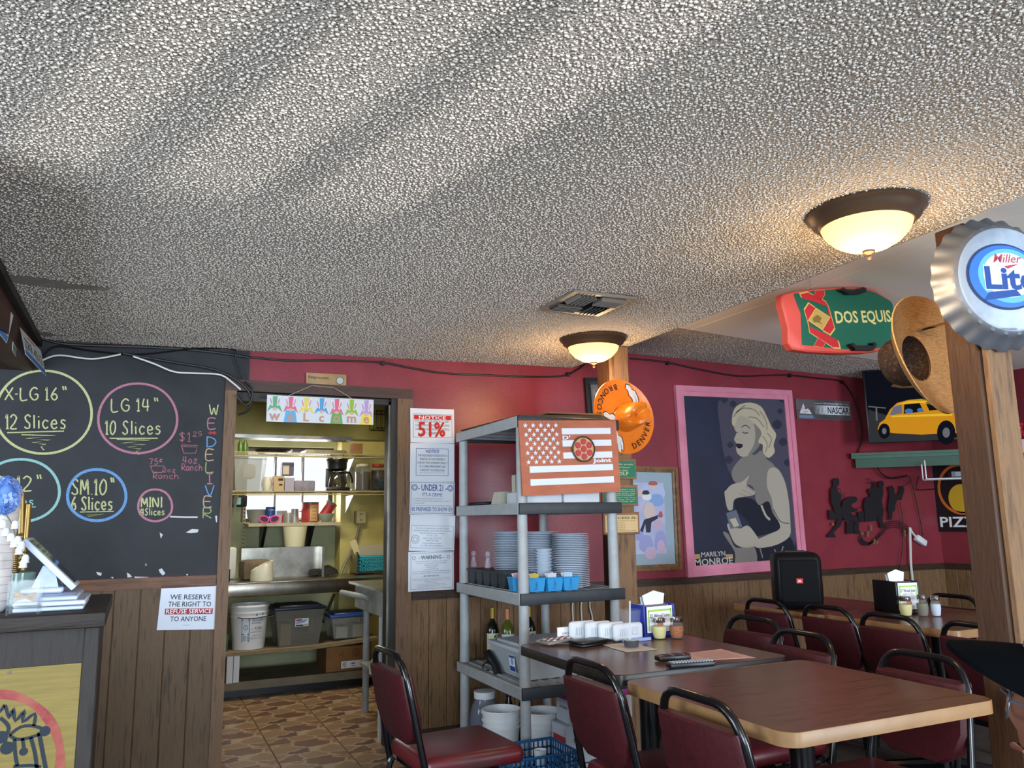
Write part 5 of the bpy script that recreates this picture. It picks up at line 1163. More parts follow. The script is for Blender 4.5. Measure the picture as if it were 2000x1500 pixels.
# plates
def ORD(k):
    a = 'zeroth first second third fourth fifth sixth seventh eighth ninth tenth eleventh twelfth thirteenth fourteenth fifteenth sixteenth seventeenth eighteenth nineteenth'.split()
    if k < 20: return 'topmost' if k == 1 else a[k]
    return ('twenty-' if k < 30 else 'thirty-') + a[k % 10] if k % 10 else ('twentieth' if k == 20 else 'thirtieth')
zs = TZ[2]
PLATE = mat('white_china', '#c3cedb', .25)
def plate_mesh(r):
    b = MB(); b.lathe([(.001, .002), (r * .6, .0), (r * .62, .003), (r * .97, .011), (r, .0125), (r * .99, .0145), (r * .6, .0055), (.001, .0055)], 28); return b.build('plate', PLATE)
first = True; base = plate_mesh(.1)
for (x, y, n, s_, lab) in ((2.125, 3.835, 30, 1.0, 'tall front stack'), (2.06, 4.06, 31, .96, 'middle stack'), (1.948, 4.235, 31, .93, 'rear stack nearest the doorway')):
    for i in range(n):
        o = base if first else base.copy()
        if not first: COL.objects.link(o)
        first = False
        k = 1.0 if i % 11 else 1.03
        o.location = (x + random.uniform(-.002, .002), y + random.uniform(-.002, .002), zs + i * .00935); o.scale = (s_ * k, s_ * k, 1)
        tag(o, ORD(n - i) + ' white china plate from the top of the ' + lab, 'plate', 'plates in the ' + lab)
b = MB(); r = .052; b.lathe([(.001, 0), (r * .6, 0), (r, .025), (r * .96, .025), (r * .5, .004), (.001, .004)], 24); bowl = b.build('china_bowl', PLATE)
for i in range(12):
    o = bowl if i == 0 else bowl.copy()
    if i: COL.objects.link(o)
    o.location = (2.005, 3.915, zs + i * .0165); tag(o, ORD(12 - i) + ' small white bowl from the top of the short stack before the plates', 'bowl', 'small bowls between the plate stacks')
# sugar caddies
SKY = mat('sky_blue_plastic', '#2f8fc9', .35)
def caddy(label, x, y, rz, word):
    t = thing('sugar_caddy', label, 'caddy', (x, y, zs), rz)
    b = MB(); a, c, hh = .048, .04, .066
    b.hexa([V((-a * .82, -c * .82, 0)), V((a * .82, -c * .82, 0)), V((a * .82, c * .82, 0)), V((-a * .82, c * .82, 0)), V((-a, -c, hh)), V((a, -c, hh)), V((a, c, hh)), V((-a, c, hh))])
    b.build('holder', SKY, t, world=False)
    b = MB(); b.tube([(-a, -c, hh), (a, -c, hh), (a, c, hh), (-a, c, hh)], .004, 6, closed=True); b.build('rim', SKY, t, world=False)
    b = MB(frame((-.012, -c * .92, .006), (0, .0, 1), (-1, 0, 0))); b.text(word, .028, -.012, .014, .048, z=.003); b.build('lettering', ink('#1c5f94'), t, world=False)
    return t
for i, (x, y, rz, wd, lab, pk) in enumerate(((1.815, 3.845, -.1, 'Sugar', 'blue sugar caddy at the outer end of the row on the plate shelf', '#c98aa0'), (1.86, 3.755, 0, 'Sugar', 'blue sugar caddy behind the front shelf post', '#c9b24a'), (1.958, 3.745, .05, 'Sugar', 'blue sugar caddy in the middle of the plate shelf edge', '#c8ccd2'), (2.050, 3.74, .05, 'Lite', 'blue sugar caddy next to the tall plate stack', '#a9c7d8'))):
    caddy(lab, x, y, rz, wd)
    for j in range(2):
        b = MB(); b.hexa([V((-.025, -.006, .062)), V((.025, -.006, .062)), V((.025, -.003, .062)), V((-.025, -.003, .062)), V((-.03, -.012 + j * .02, .085)), V((.022, -.012 + j * .02, .09)), V((.022, -.009 + j * .02, .09)), V((-.03, -.009 + j * .02, .085))])
        o = b.build('sweetener_packet', [ink(pk) if j == 0 else WHITEP], label=('front' if j == 0 else 'rear') + ' sweetener packet in the caddy ' + lab.replace('blue sugar caddy ', '').replace(' on the plate shelf', ''), cat='packet'); o.location = (x, y + j * .012, zs)
# black flatware tray with rounded cups along its side
t = thing('cutlery_tray', 'black cutlery tray with rounded cups on the plate shelf', 'tray', (1.84, 4.2, zs))
b = MB(); b.box(1.77, 1.93, 3.93, 4.46, zs + .075, zs + .085); b.build('rim', DGREY, t)
for i in range(5):
    yy = 3.98 + i * .105; b = MB()
    P = [(-.044, .078), (-.044, .03), (-.03, .006), (0, 0), (.03, .006), (.044, .03), (.044, .078)]
    b.prism(P, 0, .14); M_ = frame((1.92, yy, zs), (0, 1, 0), (0, 0, 1)); M_ = Matrix(((0, 0, -1, 1.92), (1, 0, 0, yy), (0, 1, 0, zs), (0, 0, 0, 1))); b.v = [M_ @ v for v in b.v]; b.build('cup', DGREY, t)
for i, px in enumerate((925, 953)):
    q = PX(px, 1107, 1.85 + .03 * i); t = thing('cruet', 'clear glass cruet with round stopper, ' + ('nearer the doorway' if i == 0 else 'nearer the plates'), 'cruet', (q.x, q.y, zs + .086))
    b = MB(); b.lathe([(.001, 0), (.02, 0), (.018, .02), (.012, .05), (.013, .06), (.001, .06)], 16, (q.x, q.y, zs + .086)); b.build('neck', thin('cruet_glass', '#d8dce2', .3, .02), t)
    b = MB(); b.lathe([(.001, .06), (.012, .064), (.017, .078), (.012, .092), (.001, .096)], 16, (q.x, q.y, zs + .086)); b.build('stopper', thin('cruet_glass', '#d8dce2', .3, .02), t)
# fourth tier: tub, wine bottles
zs = TZ[3]
TUBW = mat('cloudy_white_tub', '#b7bec6', .4)
t = tote('white_tub', 'white lidded tub full of crushed stuff on the fourth shelf tier', 1.81, 2.27, 3.80, 4.22, zs, .645, thin('milky_tub', '#b9c0c6', .8, .35), TUBW, .03, lid_over=.01)
b = MB(); b.hexa([V((1.85, 3.85, zs + .01)), V((2.23, 3.85, zs + .01)), V((2.23, 4.18, zs + .01)), V((1.85, 4.18, zs + .01)), V((1.83, 3.815, zs + .12)), V((2.25, 3.815, zs + .12)), V((2.25, 4.2, zs + .12)), V((1.83, 4.2, zs + .12))]); b.build('contents', mat('shredded_white', '#aeb3b5', .9, col2='#8d9396', scale=60, bump=1, bscale=70, bdist=.01), t)
b = MB(frame((1.813, 3.93, zs + .07), (0, -1, 0), (-.1, 0, 1))); b.rect(-.035, .035, -.04, .045, .001, 0); b.rect(-.032, .032, -.037, -.012, .0014, 1); b.disc(0, .012, .018, .0014, 2); b.rect(-.032, .032, .03, .042, .0014, 1); b.build('label', [WHITEP, ink('#2b4a8c'), ink('#8aa6cf')], t)
def wine(label, x, y, glassm, foil, lab):
    t = thing('wine_bottle', label, 'bottle', (x, y, zs)); c = (x, y, zs)
    b = MB(); b.lathe([(.001, 0), (.036, 0), (.038, .01), (.038, .18), (.03, .21), (.014, .235), (.0135, .30), (.001, .30)], 24, c); b.build('glass', glassm, t)
    b = MB(); b.lathe([(.0148, .245), (.015, .305), (.001, .306)], 18, c); b.build('foil', foil, t)
    b = MB(); b.lathe([(.0386, .065), (.0386, .165)], 24, c, a0=-PI * .95, a1=-PI * .15); b.build('label', lab, t)
    M_ = frame((x, y - .0392, zs), (1, 0, 0), (0, 0, 1)); b = MB(M_); b.disc(0, .148, .006, 0, 0); b.text('Ivy Creek', 0, .118, .008, .04, z=0); b.text('CHARDONNAY', 0, .10, .004, .035, z=0)
    for v in b.v: v.y = y - math.sqrt(max(0, .0388 ** 2 - (v.x - x) ** 2)) - .0003
    b.build('label_print', ink('#30342c'), t)
DGLASS = mat('dark_green_glass', '#11140c', .06); OLG = mat('olive_glass', '#4a5216', .06)
wine('dark wine bottle with cream label nearest the doorway on the fourth tier', 1.905, 4.40, DGLASS, mat('gold_foil', '#9a7f34', .3, metal=.6), mat('cream_label', '#bdbb9c', .6))
wine('olive green wine bottle with white label and copper top', 1.962, 4.315, OLG, mat('copper_foil', '#b0704e', .35, metal=.4), mat('white_label', '#c3c9d4', .6))
wine('dark wine bottle with cream label behind the front shelf post', 2.125, 4.36, DGLASS, mat('gold_foil', '#9a7f34', .3, metal=.6), mat('cream_label', '#bdbb9c', .6))
b = MB(); b.tube(smooth_path([PX(973, 1318, 1.80), PX(968, 1300, 1.80), PX(958, 1285, 1.79), PX(953, 1276, 1.79)], 4), [.022] * 7 + [.026] * 6, 10); b.tube(smooth_path([PX(955, 1292, 1.79), PX(944, 1298, 1.79), PX(945, 1308, 1.79), PX(955, 1309, 1.79)], 5), .004, 6)
b.build('black_sprayer', BLACK, label='black hose nozzle standing beside the white tub on the shelving', cat='nozzle')
for i, px in enumerate((1119, 1136, 1153)):
    P = [PY(px + 1, 1158, 4.669), PY(px - 1, 1185, 4.672), PY(px + (4 if i == 2 else 0), 1208, 4.674), PY(px + 1, 1245, 4.676)]
    b = MB(); b.tube(smooth_path(P), .005, 6); b.build('white_cable', WCABLE, label=('first', 'second', 'third')[i] + ' white cord from the doorway side hanging on the wall behind the plate shelving', cat='cable')
# bottom tier
zs = TZ[4]
t = thing('clear_jar', 'large empty clear plastic jar with white lid on the bottom tier', 'jar', (1.835, 4.36, zs)); c = (1.835, 4.36, zs)
b = MB(); b.lathe([(.001, 0), (.082, 0), (.086, .02), (.086, .16), (.07, .22), (.056, .245), (.056, .27), (.053, .27), (.053, .245), (.066, .218), (.083, .16), (.083, .02), (.001, .004)], 28, c); b.build('body', thin('clear_jar_plastic', '#8b93a5', .30, .05), t)
b = MB(); b.lathe([(.06, .255), (.061, .292), (.001, .294)], 28, c); b.build('lid', WHITEPL, t)
t = bucket('white_bucket', 'open white bucket nearest the clear jar on the bottom tier', (1.85, 4.16, zs), .082, .108, .235, WHITEPL)
t = bucket('white_bucket', 'open white bucket with dark label beside the blue basket', (2.03, 4.022, zs), .085, .108, .235, WHITEPL)
b = MB(); b.lathe([(.1045, .1), (.107, .17)], 20, (2.03, 4.022, zs), a0=-PI * .42, a1=-PI * .15); b.build('label', ink('#23283c'), t)
b = MB(); b.lathe([(.1, .04), (.1045, .1)], 20, (2.03, 4.022, zs), a0=-PI * .42, a1=-PI * .1); b.build('label', ink('#9aa2b4'), t)
for i, (x, y) in enumerate(((1.985, 4.36), (2.06, 4.33))):
    b = MB(); b.lathe([(.001, 0), (.034, 0), (.034, .18), (.014, .23), (.014, .3), (.001, .3)], 18, (x, y, zs)); b.build('brown_bottle', mat('brown_glass', '#241108', .05), label='dark brown glass bottle on the bottom tier, ' + ('closer to the clear jar' if i == 0 else 'closer to the white cartons'), cat='bottle')
def carton(label, x0, x1, y0, y1, z0, z1, draws):
    t = thing('drink_carton', label, 'carton', ((x0 + x1) / 2, (y0 + y1) / 2, z0)); b = MB(); b.rbox(x0, x1, y0, y1, z0, z1, .003, 1); b.build('box', mat('white_carton', '#b9bfc8', .6), t)
    Mf = frame((x0, y0 - .0004, z0), (1, 0, 0), (0, 0, 1)); Ms = frame((x0 - .0004, y1, z0), (0, -1, 0), (0, 0, 1))
    b = MB(Mf); draws[0](b, x1 - x0, z1 - z0); b.M = Ms; draws[1](b, y1 - y0, z1 - z0); b.build('print', [ink('#b0399a'), ink('#2a2c33'), ink('#a8282c'), WHITEP], t)
def bA(b, w, h): b.rect(0, w, h * .66, h * .86, .0004, 0); b.text('Diet Sweet', w * .45, h * .70, h * .11, w * .7, z=.0008, mi=3); b.rect(w * .1, w * .8, h * .57, h * .59, .0004, 1); border(b, w * .8, w * .92, h * .06, h * .24, .004, 1)
def bA2(b, w, h): b.rect(0, w, h * .66, h * .86, .0004, 0); b.text('SACCHARIN', w * .5, h * .4, h * .07, w * .5, mi=1)
def bB(b, w, h): b.text('SUGAR FREE', w * .45, h * .62, h * .09, w * .6, mi=1, off=.01); b.text('DRINK MIX', w * .4, h * .5, h * .05, w * .3, mi=1); b.rect(w * .1, w * .5, h * .1, h * .13, .0004, 1)
def bB2(b, w, h):
    b.rect(w * .1, w * .95, h * .6, h * .74, .0004, 2)
    for k in range(9): b.rect(w * (.1 + k * .08), w * (.12 + k * .08 + (k % 3) * .02), h * .05, h * .25, .0004, 1)
carton('white carton with red stripe at the bottom beside the blue basket', 2.02, 2.30, 3.745, 3.90, zs, .255, (bB, bB2))
carton('white carton with magenta stripe stacked on the other carton', 2.05, 2.42, 3.745, 3.90, .256, .43, (bA, bA2))
b = MB(); b.rbox(1.99, 2.12, 4.16, 4.27, zs + .0, zs + .2, .04, 3)
for i, v in enumerate(b.v): v.x += .015 * math.sin(i * 1.7); v.y += .012 * math.sin(i * 2.3)
b.build('clear_bag', thin('clear_bag_plastic', '#aab0a8', .4, .1), label='crinkled clear plastic bag behind the cartons on the bottom tier', cat='bag')
# blue basket on the floor in front
BLUEB = mat('blue_basket_plastic', '#1c5588', .4)
t = thing('blue_basket', 'blue slotted plastic basket on the floor in front of the shelving', 'basket', (1.70, 3.47, 0))
grid_basket(t, 1.53, 1.86, 3.34, 3.60, .0, .255, BLUEB, 14, 7, .005)
b = MB(); b.lathe([(.001, 0), (.022, 0), (.03, .09), (.027, .09), (.02, .004), (.001, .004)], 18, (1.75, 3.50, .15)); b.build('paper_cup', WHITEP, label='white paper cup inside the blue basket', cat='cup')
b = MB(); b.rbox(1.58, 1.80, 3.40, 3.55, .006, .148, .02, 2); b.build('dark_bundle', mat('dark_bundle', '#2a2c33', .8), label='dark bundle filling the blue basket', cat='bundle')
# ------------------------------------------------------------------ dining tables
LAM = mat('walnut_laminate', '#543729', .26, col2='#38201a', col3='#694939', scale=6, stretch=(1.2, 22, 1), lo=.3, hi=.7, spec=.45, detail=6)
EDGE_B = mat('black_rubber_edge', '#1b1614', .35); EDGE_T = mat('tan_wood_edge', '#94714a', .42, col2='#86633e', scale=8)
def rrect(x0, x1, y0, y1, r, n=6):
    P = []
    for cx, cy, a0 in ((x1 - r, y0 + r, -PI / 2), (x1 - r, y1 - r, 0), (x0 + r, y1 - r, PI / 2), (x0 + r, y0 + r, PI)):
        for i in range(n + 1):
            a = a0 + PI / 2 * i / n; P.append((cx + r * math.cos(a), cy + r * math.sin(a)))
    return P
def table(label, x0, x1, y0, y1, z, edge, r=.05, group='pedestal tables'):
    t = thing('dining_table', label, 'table', ((x0 + x1) / 2, (y0 + y1) / 2, 0), group=group)
    b = MB(); b.prism(rrect(x0 + .002, x1 - .002, y0 + .002, y1 - .002, r), z - .03, z); b.build('tabletop', LAM, t)
    P = rrect(x0, x1, y0, y1, r); b = MB(); n = len(P)
    vs = [(p[0], p[1], z - .036) for p in P] + [(p[0], p[1], z - .0015) for p in P] + [(p[0] * .996 + .004 * (x0 + x1) / 2, p[1] * .996 + .004 * (y0 + y1) / 2, z + .0006) for p in P] + [(p[0] * .97 + .03 * (x0 + x1) / 2, p[1] * .97 + .03 * (y0 + y1) / 2, z - .036) for p in P]
    b.add(vs, [(i, (i + 1) % n, n + (i + 1) % n, n + i) for i in range(n)] + [(n + i, n + (i + 1) % n, 2 * n + (i + 1) % n, 2 * n + i) for i in range(n)] + [(3 * n + i, 3 * n + (i + 1) % n, (i + 1) % n, i) for i in range(n)]); b.build('edge_band', edge, t)
    cx, cy = (x0 + x1) / 2, (y0 + y1) / 2
    b = MB(); b.cyl((cx, cy, .03), (cx, cy, z - .036), .038, n=20); b.build('column', BLACKM, t)
    b = MB(); b.box(cx - .25, cx + .25, cy - .03, cy + .03, z - .052, z - .036); b.box(cx - .03, cx + .03, cy - .25, cy + .25, z - .052, z - .036); b.build('spider_plate', BLACKM, t)
    for k in range(4):
        a = PI / 4 + k * PI / 2; b = MB(); e = V((cx + .31 * math.cos(a), cy + .31 * math.sin(a), .018)); b.tube([V((cx, cy, .06)), V((cx, cy, .05)).lerp(e, .3), e], [.03, .026, .018], 8); b.build('foot', BLACKM, t)
    return t
table('near walnut table with tan edge in front of the rear table', 1.49, 2.295, 1.605, 2.365, .76, EDGE_T)
table('walnut table with black edge holding the blue napkin holder and remotes', 1.505, 2.30, 2.43, 3.215, .762, EDGE_B)
table('far walnut table under the pink framed poster holding the black speaker', 3.42, 4.2, 3.36, 4.12, .75, EDGE_T)
table('far walnut table holding the black napkin holder and shakers', 3.40, 4.18, 2.56, 3.34, .76, EDGE_T)

# ------------------------------------------------------------------ banquet chairs
VINYL = mat('burgundy_vinyl', '#5a111b', .42, col2='#4c0d16', scale=40, bump=.12, bscale=160)
VINYLB = mat('burgundy_back_fabric', '#470f18', .55, col2='#380b12', scale=60, bump=.2, bscale=220)
WORNV = mat('worn_burgundy_vinyl', '#5d1a20', .35, col2='#473030', scale=3.2, lo=.42, hi=.62)
def make_chair():
    t = thing('banquet_chair', 'x', 'chair', (0, 0, 0), group='burgundy banquet chairs')
    b = MB(); b.rbox(-.195, .195, -.19, .215, .395, .46, .028, 3)
    for v in b.v:
        k = (v.y + .19) / .405; v.x *= .93 + .07 * k
        if v.z > .44: v.z += .012 * (1 - (v.x / .2) ** 2) * (1 - ((v.y - .01) / .22) ** 2)
    b.build('seat', VINYL, t, world=False)
    bk = lambda z: -.185 - (z - .40) * .20
    wd = lambda z: .195 - .028 * max(0, (z - .45) / .35)
    b = MB(); P = []
    zt, r = .815, .085
    for z in (.36, .44, .55, .66, zt - r): P.append((-wd(z), bk(z), z))
    for i in range(1, 6):
        a = PI - PI / 2 * i / 5; P.append((-wd(zt) + r + r * math.cos(a), bk(zt - r + r * math.sin(a)), zt - r + r * math.sin(a)))
    P += [(-p[0], p[1], p[2]) for p in reversed(P)]
    b.tube(P, .0125, 10); b.build('back_frame', BLACKM, t, world=False)
    # padded panel: shaped outline, wide through the middle, tapering to the bottom
    out = [(-.10, .50), (-.155, .535), (-.182, .60), (-.172, .74), (-.168, .752), (.168, .752), (.172, .74), (.182, .60), (.155, .535), (.10, .50)]
    b = MB(); n = len(out); th = .02
    vs = [(x, bk(z) - th * .9, z) for x, z in out] + [(x * .93, bk(z) - th * 1.25, .625 + (z - .625) * .95) for x, z in out]
    vs += [(x, bk(z) + th * .8, z) for x, z in out] + [(x * .93, bk(z) + th * 1.4, .625 + (z - .625) * .95) for x, z in out]
    fs = [(i, (i + 1) % n, n + (i + 1) % n, n + i) for i in range(n)] + [tuple(range(n, 2 * n))]
    fs += [(2 * n + (i + 1) % n, 2 * n + i, 3 * n + i, 3 * n + (i + 1) % n) for i in range(n)] + [tuple(range(4 * n - 1, 3 * n - 1, -1))]
    fs += [((i + 1) % n, i, 2 * n + i, 2 * n + (i + 1) % n) for i in range(n)]
    b.add(vs, fs, 0, True); b.build('backrest', VINYLB, t, world=False)
    for s_ in (-1, 1):
        b = MB(); b.tube(smooth_path([(s_ * .185, -.17, .385), (s_ * .19, -.19, .33), (s_ * .195, -.235, .0)], 4), .0125, 8); b.build('leg', BLACKM, t, world=False)
        b = MB(); b.tube(smooth_path([(s_ * .185, -.12, .382), (s_ * .185, .08, .382), (s_ * .19, .15, .36), (s_ * .195, .185, .28), (s_ * .20, .215, .0)], 4), .0125, 8); b.build('leg', BLACKM, t, world=False)
    b = MB(); b.box(-.18, .18, -.16, -.13, .372, .396); b.build('seat_rail', BLACKM, t, world=False)
    b = MB(); b.box(-.18, .18, .08, .11, .372, .396); b.build('seat_rail', BLACKM, t, world=False)
    return t
ch = make_chair(); CG = 'burgundy banquet chairs'
SP = [((1.14, 3.03), -PI / 2 + .06, 'burgundy chair with worn seat standing alone beside the kitchen doorway'),
      ((1.665, 2.42), -PI / 2, 'burgundy chair tucked between the two near tables, its back to the shelving'),
      ((1.665, 1.85), -PI / 2, 'nearest burgundy chair, tucked under the near tan edged table'),
      ((2.20, 1.99), PI / 2, 'burgundy chair on the timber post side of the near tan edged table'),
      ((2.40, 3.03), PI / 2 + .06, 'burgundy chair behind the napkin holder table, closer to the back wall'),
      ((2.24, 2.58), PI / 2, 'burgundy chair behind the napkin holder table, closer to the near table'),
      ((3.53, 3.63), -PI / 2, 'burgundy chair pulled up to the speaker table below the speaker'),
      ((3.56, 3.21), -PI / 2, 'burgundy chair between the two far tables, its back to the viewer'),
      ((3.53, 2.80), -PI / 2, 'burgundy chair with its back hiding the black napkin holder base'),
      ((4.05, 3.24), PI / 2, 'burgundy chair on the far side of the shaker table by the corner'),
      ((3.56, 2.38), -PI / 2, 'burgundy chair behind the head of the person in the cap')]
for i, ((x, y), rz, lab) in enumerate(SP):
    if i == 0:
        ch.matrix_basis = Matrix.Translation((x, y, 0)) @ Matrix.Rotation(rz, 4, 'Z'); ch['label'] = lab
    else: o = dup(ch, (x, y, 0), rz, lab, CG)
st = [c for c in ch.children if c.name == 'seat'][0]; st.data = st.data.copy(); st.data.materials[0] = WORNV

# ------------------------------------------------------------------ things on the napkin holder table
ZT = .7635
def napkins(t, M, w, d, h0, m=WHITEP):
    b = MB(M)
    b.add([(-w * .36, 0, 0), (w * .36, 0, 0), (w * .42, .0, h0 * .8), (0, -.0, h0), (-w * .48, .0, h0 * .72)], [(0, 1, 2, 3, 4)])
    b.add([(-w * .36, .008, 0), (w * .36, .008, 0), (w * .46, .02, h0 * .62), (.02, .016, h0 * .9), (-w * .42, .014, h0 * .6)], [(0, 1, 2, 3, 4)]); b.build('napkin', m, t)
def napkin_holder(label, c, rz, bodym, frontm, w=.16, d=.11, h=.15):
    t = thing('napkin_holder', label, 'napkin holder', c, rz)
    b = MB(); b.rbox(-w / 2, -w / 2 + .012, -d / 2, d / 2, 0, h, .005); b.rbox(w / 2 - .012, w / 2, -d / 2, d / 2, 0, h, .005); b.rbox(-w / 2, w / 2, -d / 2, d / 2, 0, .02, .004, 1); b.rbox(-w / 2 + .01, w / 2 - .01, -d / 2 + .012, d / 2 - .012, .02, h - .012, .004, 1); b.build('housing', bodym, t, world=False)
    Mf = frame((0, -d / 2 + .004, .0), (1, 0, 0), (0, .0, 1)); b = MB(Mf); b.box(-w * .4, w * .4, .022, h - .008, 0, .004); b.build('card_window', WHITEP, t, world=False)
    b = MB(frame((0, -d / 2 - .0004, 0), (1, 0, 0), (0, 0, 1))); y1 = h - .022; x0, x1 = -w * .37, w * .37
    b.rect(x0, x1, y1 - .008, y1, .0, 0); b.rect(x0, x0 + .007, .03, y1, .0, 0); b.rect(x1 - .007, x1, .03, y1, .0, 0)
    b.text("D' Wood Joint", 0, y1 - .034, .016, w * .62, z=.0003, mi=1, off=.015); b.text('PIZZA & WINGS', 0, y1 - .046, .005, w * .4, z=.0003, mi=3)
    b.disc(.0, .055, .018, .0002, 2, 16); b.disc(-.03, .05, .012, .0002, 4, 14); b.text('CALL', -.03, .03, .01, .03, z=.0003, mi=3); b.rect(-.05, .0, .068, .071, .0002, 2); b.build('card_print', [ink('#9cc94f'), ink('#32283c'), ink('#b25a3e'), ink('#5a6a8a'), ink('#c9b6b0')], t, world=False)
    b = MB(); b.rbox(-w * .4, w * .4, -d * .28, d * .28, h - .012, h - .002, .003, 1); b.build('chrome_plate', CHROME, t, world=False)
    o = MB(Matrix.Translation((0, 0, h - .004)))
    hh = .062 if w > .14 else .07
    o.add([(-w * .30, -.012, 0), (w * .30, -.012, 0), (w * .33, -.016, hh * .75), (0.0, -.012, hh), (-w * .38, -.016, hh * .7)], [(0, 1, 2, 3, 4)]); o.add([(-w * .30, .012, 0), (w * .30, .012, 0), (w * .36, .008, hh * .62), (0.02, .0, hh * .95), (-w * .32, .014, hh * .55)], [(0, 1, 2, 3, 4)]); o.add([(-w * .38, -.016, hh * .7), (0, -.012, hh), (.02, 0, hh * .95), (-w * .32, .014, hh * .55)], [(0, 1, 2, 3)]); o.build('napkins', WHITEP, t, world=False)
    return t
BLUEN = mat('cobalt_plastic', '#1c2f86', .35)
napkin_holder('blue napkin holder with menu card on the remote control table', (2.155, 3.135, ZT), .10, BLUEN, None, w=.185, d=.10, h=.142)
def shaker(label, c, fill, r=.033, h=.092, lidm=CHROME):
    t = thing('shaker', label, 'shaker', c); b = MB(); n = 20
    prof = [(.001, 0), (r * .75, 0), (r * .85, .006), (r, h * .35), (r * .98, h * .55), (r * .78, h * .78)]
    b.lathe(prof, n, c); b.build('glass', thin('shaker_glass', '#c9ccc8', .07, .03), t)
    b = MB(); b.lathe([(p[0] * .93, p[1] + .003) for p in prof[:5]] + [(.001, h * .62)], n, c); b.build('contents', fill, t)
    b = MB(); b.lathe([(r * .8, h * .76), (r * .84, h * .78), (r * .84, h * .96), (r * .7, h), (.001, h * 1.01)], n, c); b.build('cap', lidm, t)
PARM = mat('grated_cheese', '#c9bf84', .9); FLAKE = mat('chilli_flakes', '#7a2c17', .8, col2='#a5662c', scale=220, lo=.4, hi=.6)
shaker('glass shaker of grated cheese in front of the blue napkin holder', (2.125, 3.045, ZT), PARM)
shaker('glass shaker of red chilli flakes beside the blue napkin holder', (2.20, 3.02, ZT), FLAKE)
# drink
t = thing('plastic_cup', 'clear plastic cup with a little cola and a straw', 'cup', (1.882, 2.90, ZT)); c = (1.882, 2.90, ZT + .0012)
b = MB(); n = 28
b.lathe([(.001, 0), (.031, 0), (.033, .03), (.0345, .034), (.042, .125), (.044, .13), (.0445, .148), (.047, .15), (.0445, .152), (.042, .148), (.0408, .124), (.033, .034), (.03, .003), (.001, .003)], n, c); b.build('cup_wall', thin('clear_cup_plastic', '#cdd6df', .04, .04), t)
b = MB(); b.lathe([(.001, .004), (.0295, .004), (.0315, .03), (.001, .03)], n, c); b.build('cola', mat('cola', '#190906', .05), t)
b = MB(); b.tube([(1.878, 2.905, ZT + .008), (1.899, 2.925, ZT + .185)], .0038, 8); b.build('straw', thin('straw_plastic', '#c9d2de', .55, .3), t)
def sheet(name, label, px, z, m, th=.0012, cat='paper', bend=0):
    P = [PZ(x, y, z) for x, y in px]; b = MB(); n = len(P); b.add(P + [p + V((0, 0, th)) for p in P], [tuple(range(n - 1, -1, -1)), tuple(range(n, 2 * n))] + [(i, (i + 1) % n, n + (i + 1) % n, n + i) for i in range(n)])
    return b.build(name, m, label=label, cat=cat)
NAPK = mat('cream_napkin', '#c3b9ab', .8)
sheet('paper_napkin', 'flat paper napkin under the plastic cup', [(1177, 1259), (1230, 1256), (1283, 1268), (1262, 1271), (1222, 1273), (1195, 1266)], ZT, NAPK, .001, 'napkin')
mn = sheet('paper_menu', 'pinkish printed menu sheet beside the remotes', [(1307, 1280), (1345, 1291), (1476, 1285), (1408, 1268)], ZT, mat('pink_paper', '#c59f94', .7), .001, 'menu')
b = MB()
for k in range(7):
    a = PZ(1345 + k * 6, 1276 + k * 1.9, ZT + .0015); c = PZ(1418 + k * 5, 1272 + k * 1.7, ZT + .0015); d = (c - a).normalized(); s = V((-d.y, d.x, 0)) * .002; b.add([a - s, c - s, c + s, a + s], [(0, 1, 2, 3)])
b.build('print', ink('#8f6f6a'), mn)
def remote(label, p0, p1, w, keys):
    a = PZ(*p0, ZT); c = PZ(*p1, ZT); d = (c - a); L = d.length; t = thing('remote_control', label, 'remote', (a + c) / 2); M = frame(a, d, V((-d.y, d.x, 0)))
    b = MB(M); b.rbox(0, L, -w / 2, w / 2, .001, .02, .006, 2); b.build('body', BLACK, t)
    b = MB(M); n = int(L / .012)
    for i in range(n):
        for j in range(3): b.box(.012 + i * .0115, .019 + i * .0115, -w * .3 + j * w * .3 - .0035, -w * .3 + j * w * .3 + .0035, .02, .0222, 0 if keys else (1 if i % 4 == 0 else 0))
    b.build('keys', [ink('#9ea4ad') if keys else ink('#2f3036'), ink('#a04a40')], t)
remote('slim black remote control farther from the table edge', (1283, 1292), (1345, 1287), .045, False)
remote('black remote control with pale keys lying on the table edge', (1305, 1306), (1392, 1300), .05, True)
# wallet, calculator, papers, foam boxes at the back of the table
t = thing('wallet', 'black folded wallet on the table near the foam boxes', 'wallet', (1.77, 3.02, ZT)); M = frame((1.70, 2.99, ZT), (1, .25, 0), (-.25, 1, 0)); b = MB(M); b.rbox(0, .15, 0, .085, .0, .011, .004, 2); b.build('lower_flap', BLACK, t); b = MB(M); b.rbox(.0, .16, 0, .085, .012, .022, .004, 2); b.build('upper_flap', BLACK, t); b = MB(M); b.rbox(.11, .20, .02, .07, .006, .014, .003, 1); b.build('strap', BLACK, t)
sheet('receipt_papers', 'cream receipts under the calculator', [(1047, 1252), (1066, 1259), (1112, 1257), (1100, 1247), (1060, 1247)], ZT, mat('cream_receipt', '#b9ae94', .8), .002, 'papers')
t = thing('calculator', 'grey calculator lying on the receipts', 'calculator', (1.66, 3.14, ZT)); M = frame((1.60, 3.10, ZT + .003), (1, .1, .06), (-.1, 1, 0)); b = MB(M); b.rbox(0, .13, 0, .075, .0, .014, .004, 1); b.build('body', mat('grey_body', '#77706a', .5), t); b = MB(M)
for i in range(6):
    for j in range(4): b.box(.015 + i * .018, .028 + i * .018, .01 + j * .015, .02 + j * .015, .014, .0165, (i + j) % 2)
b.build('keys', [ink('#8a3a38'), ink('#d0d0d0')], t)
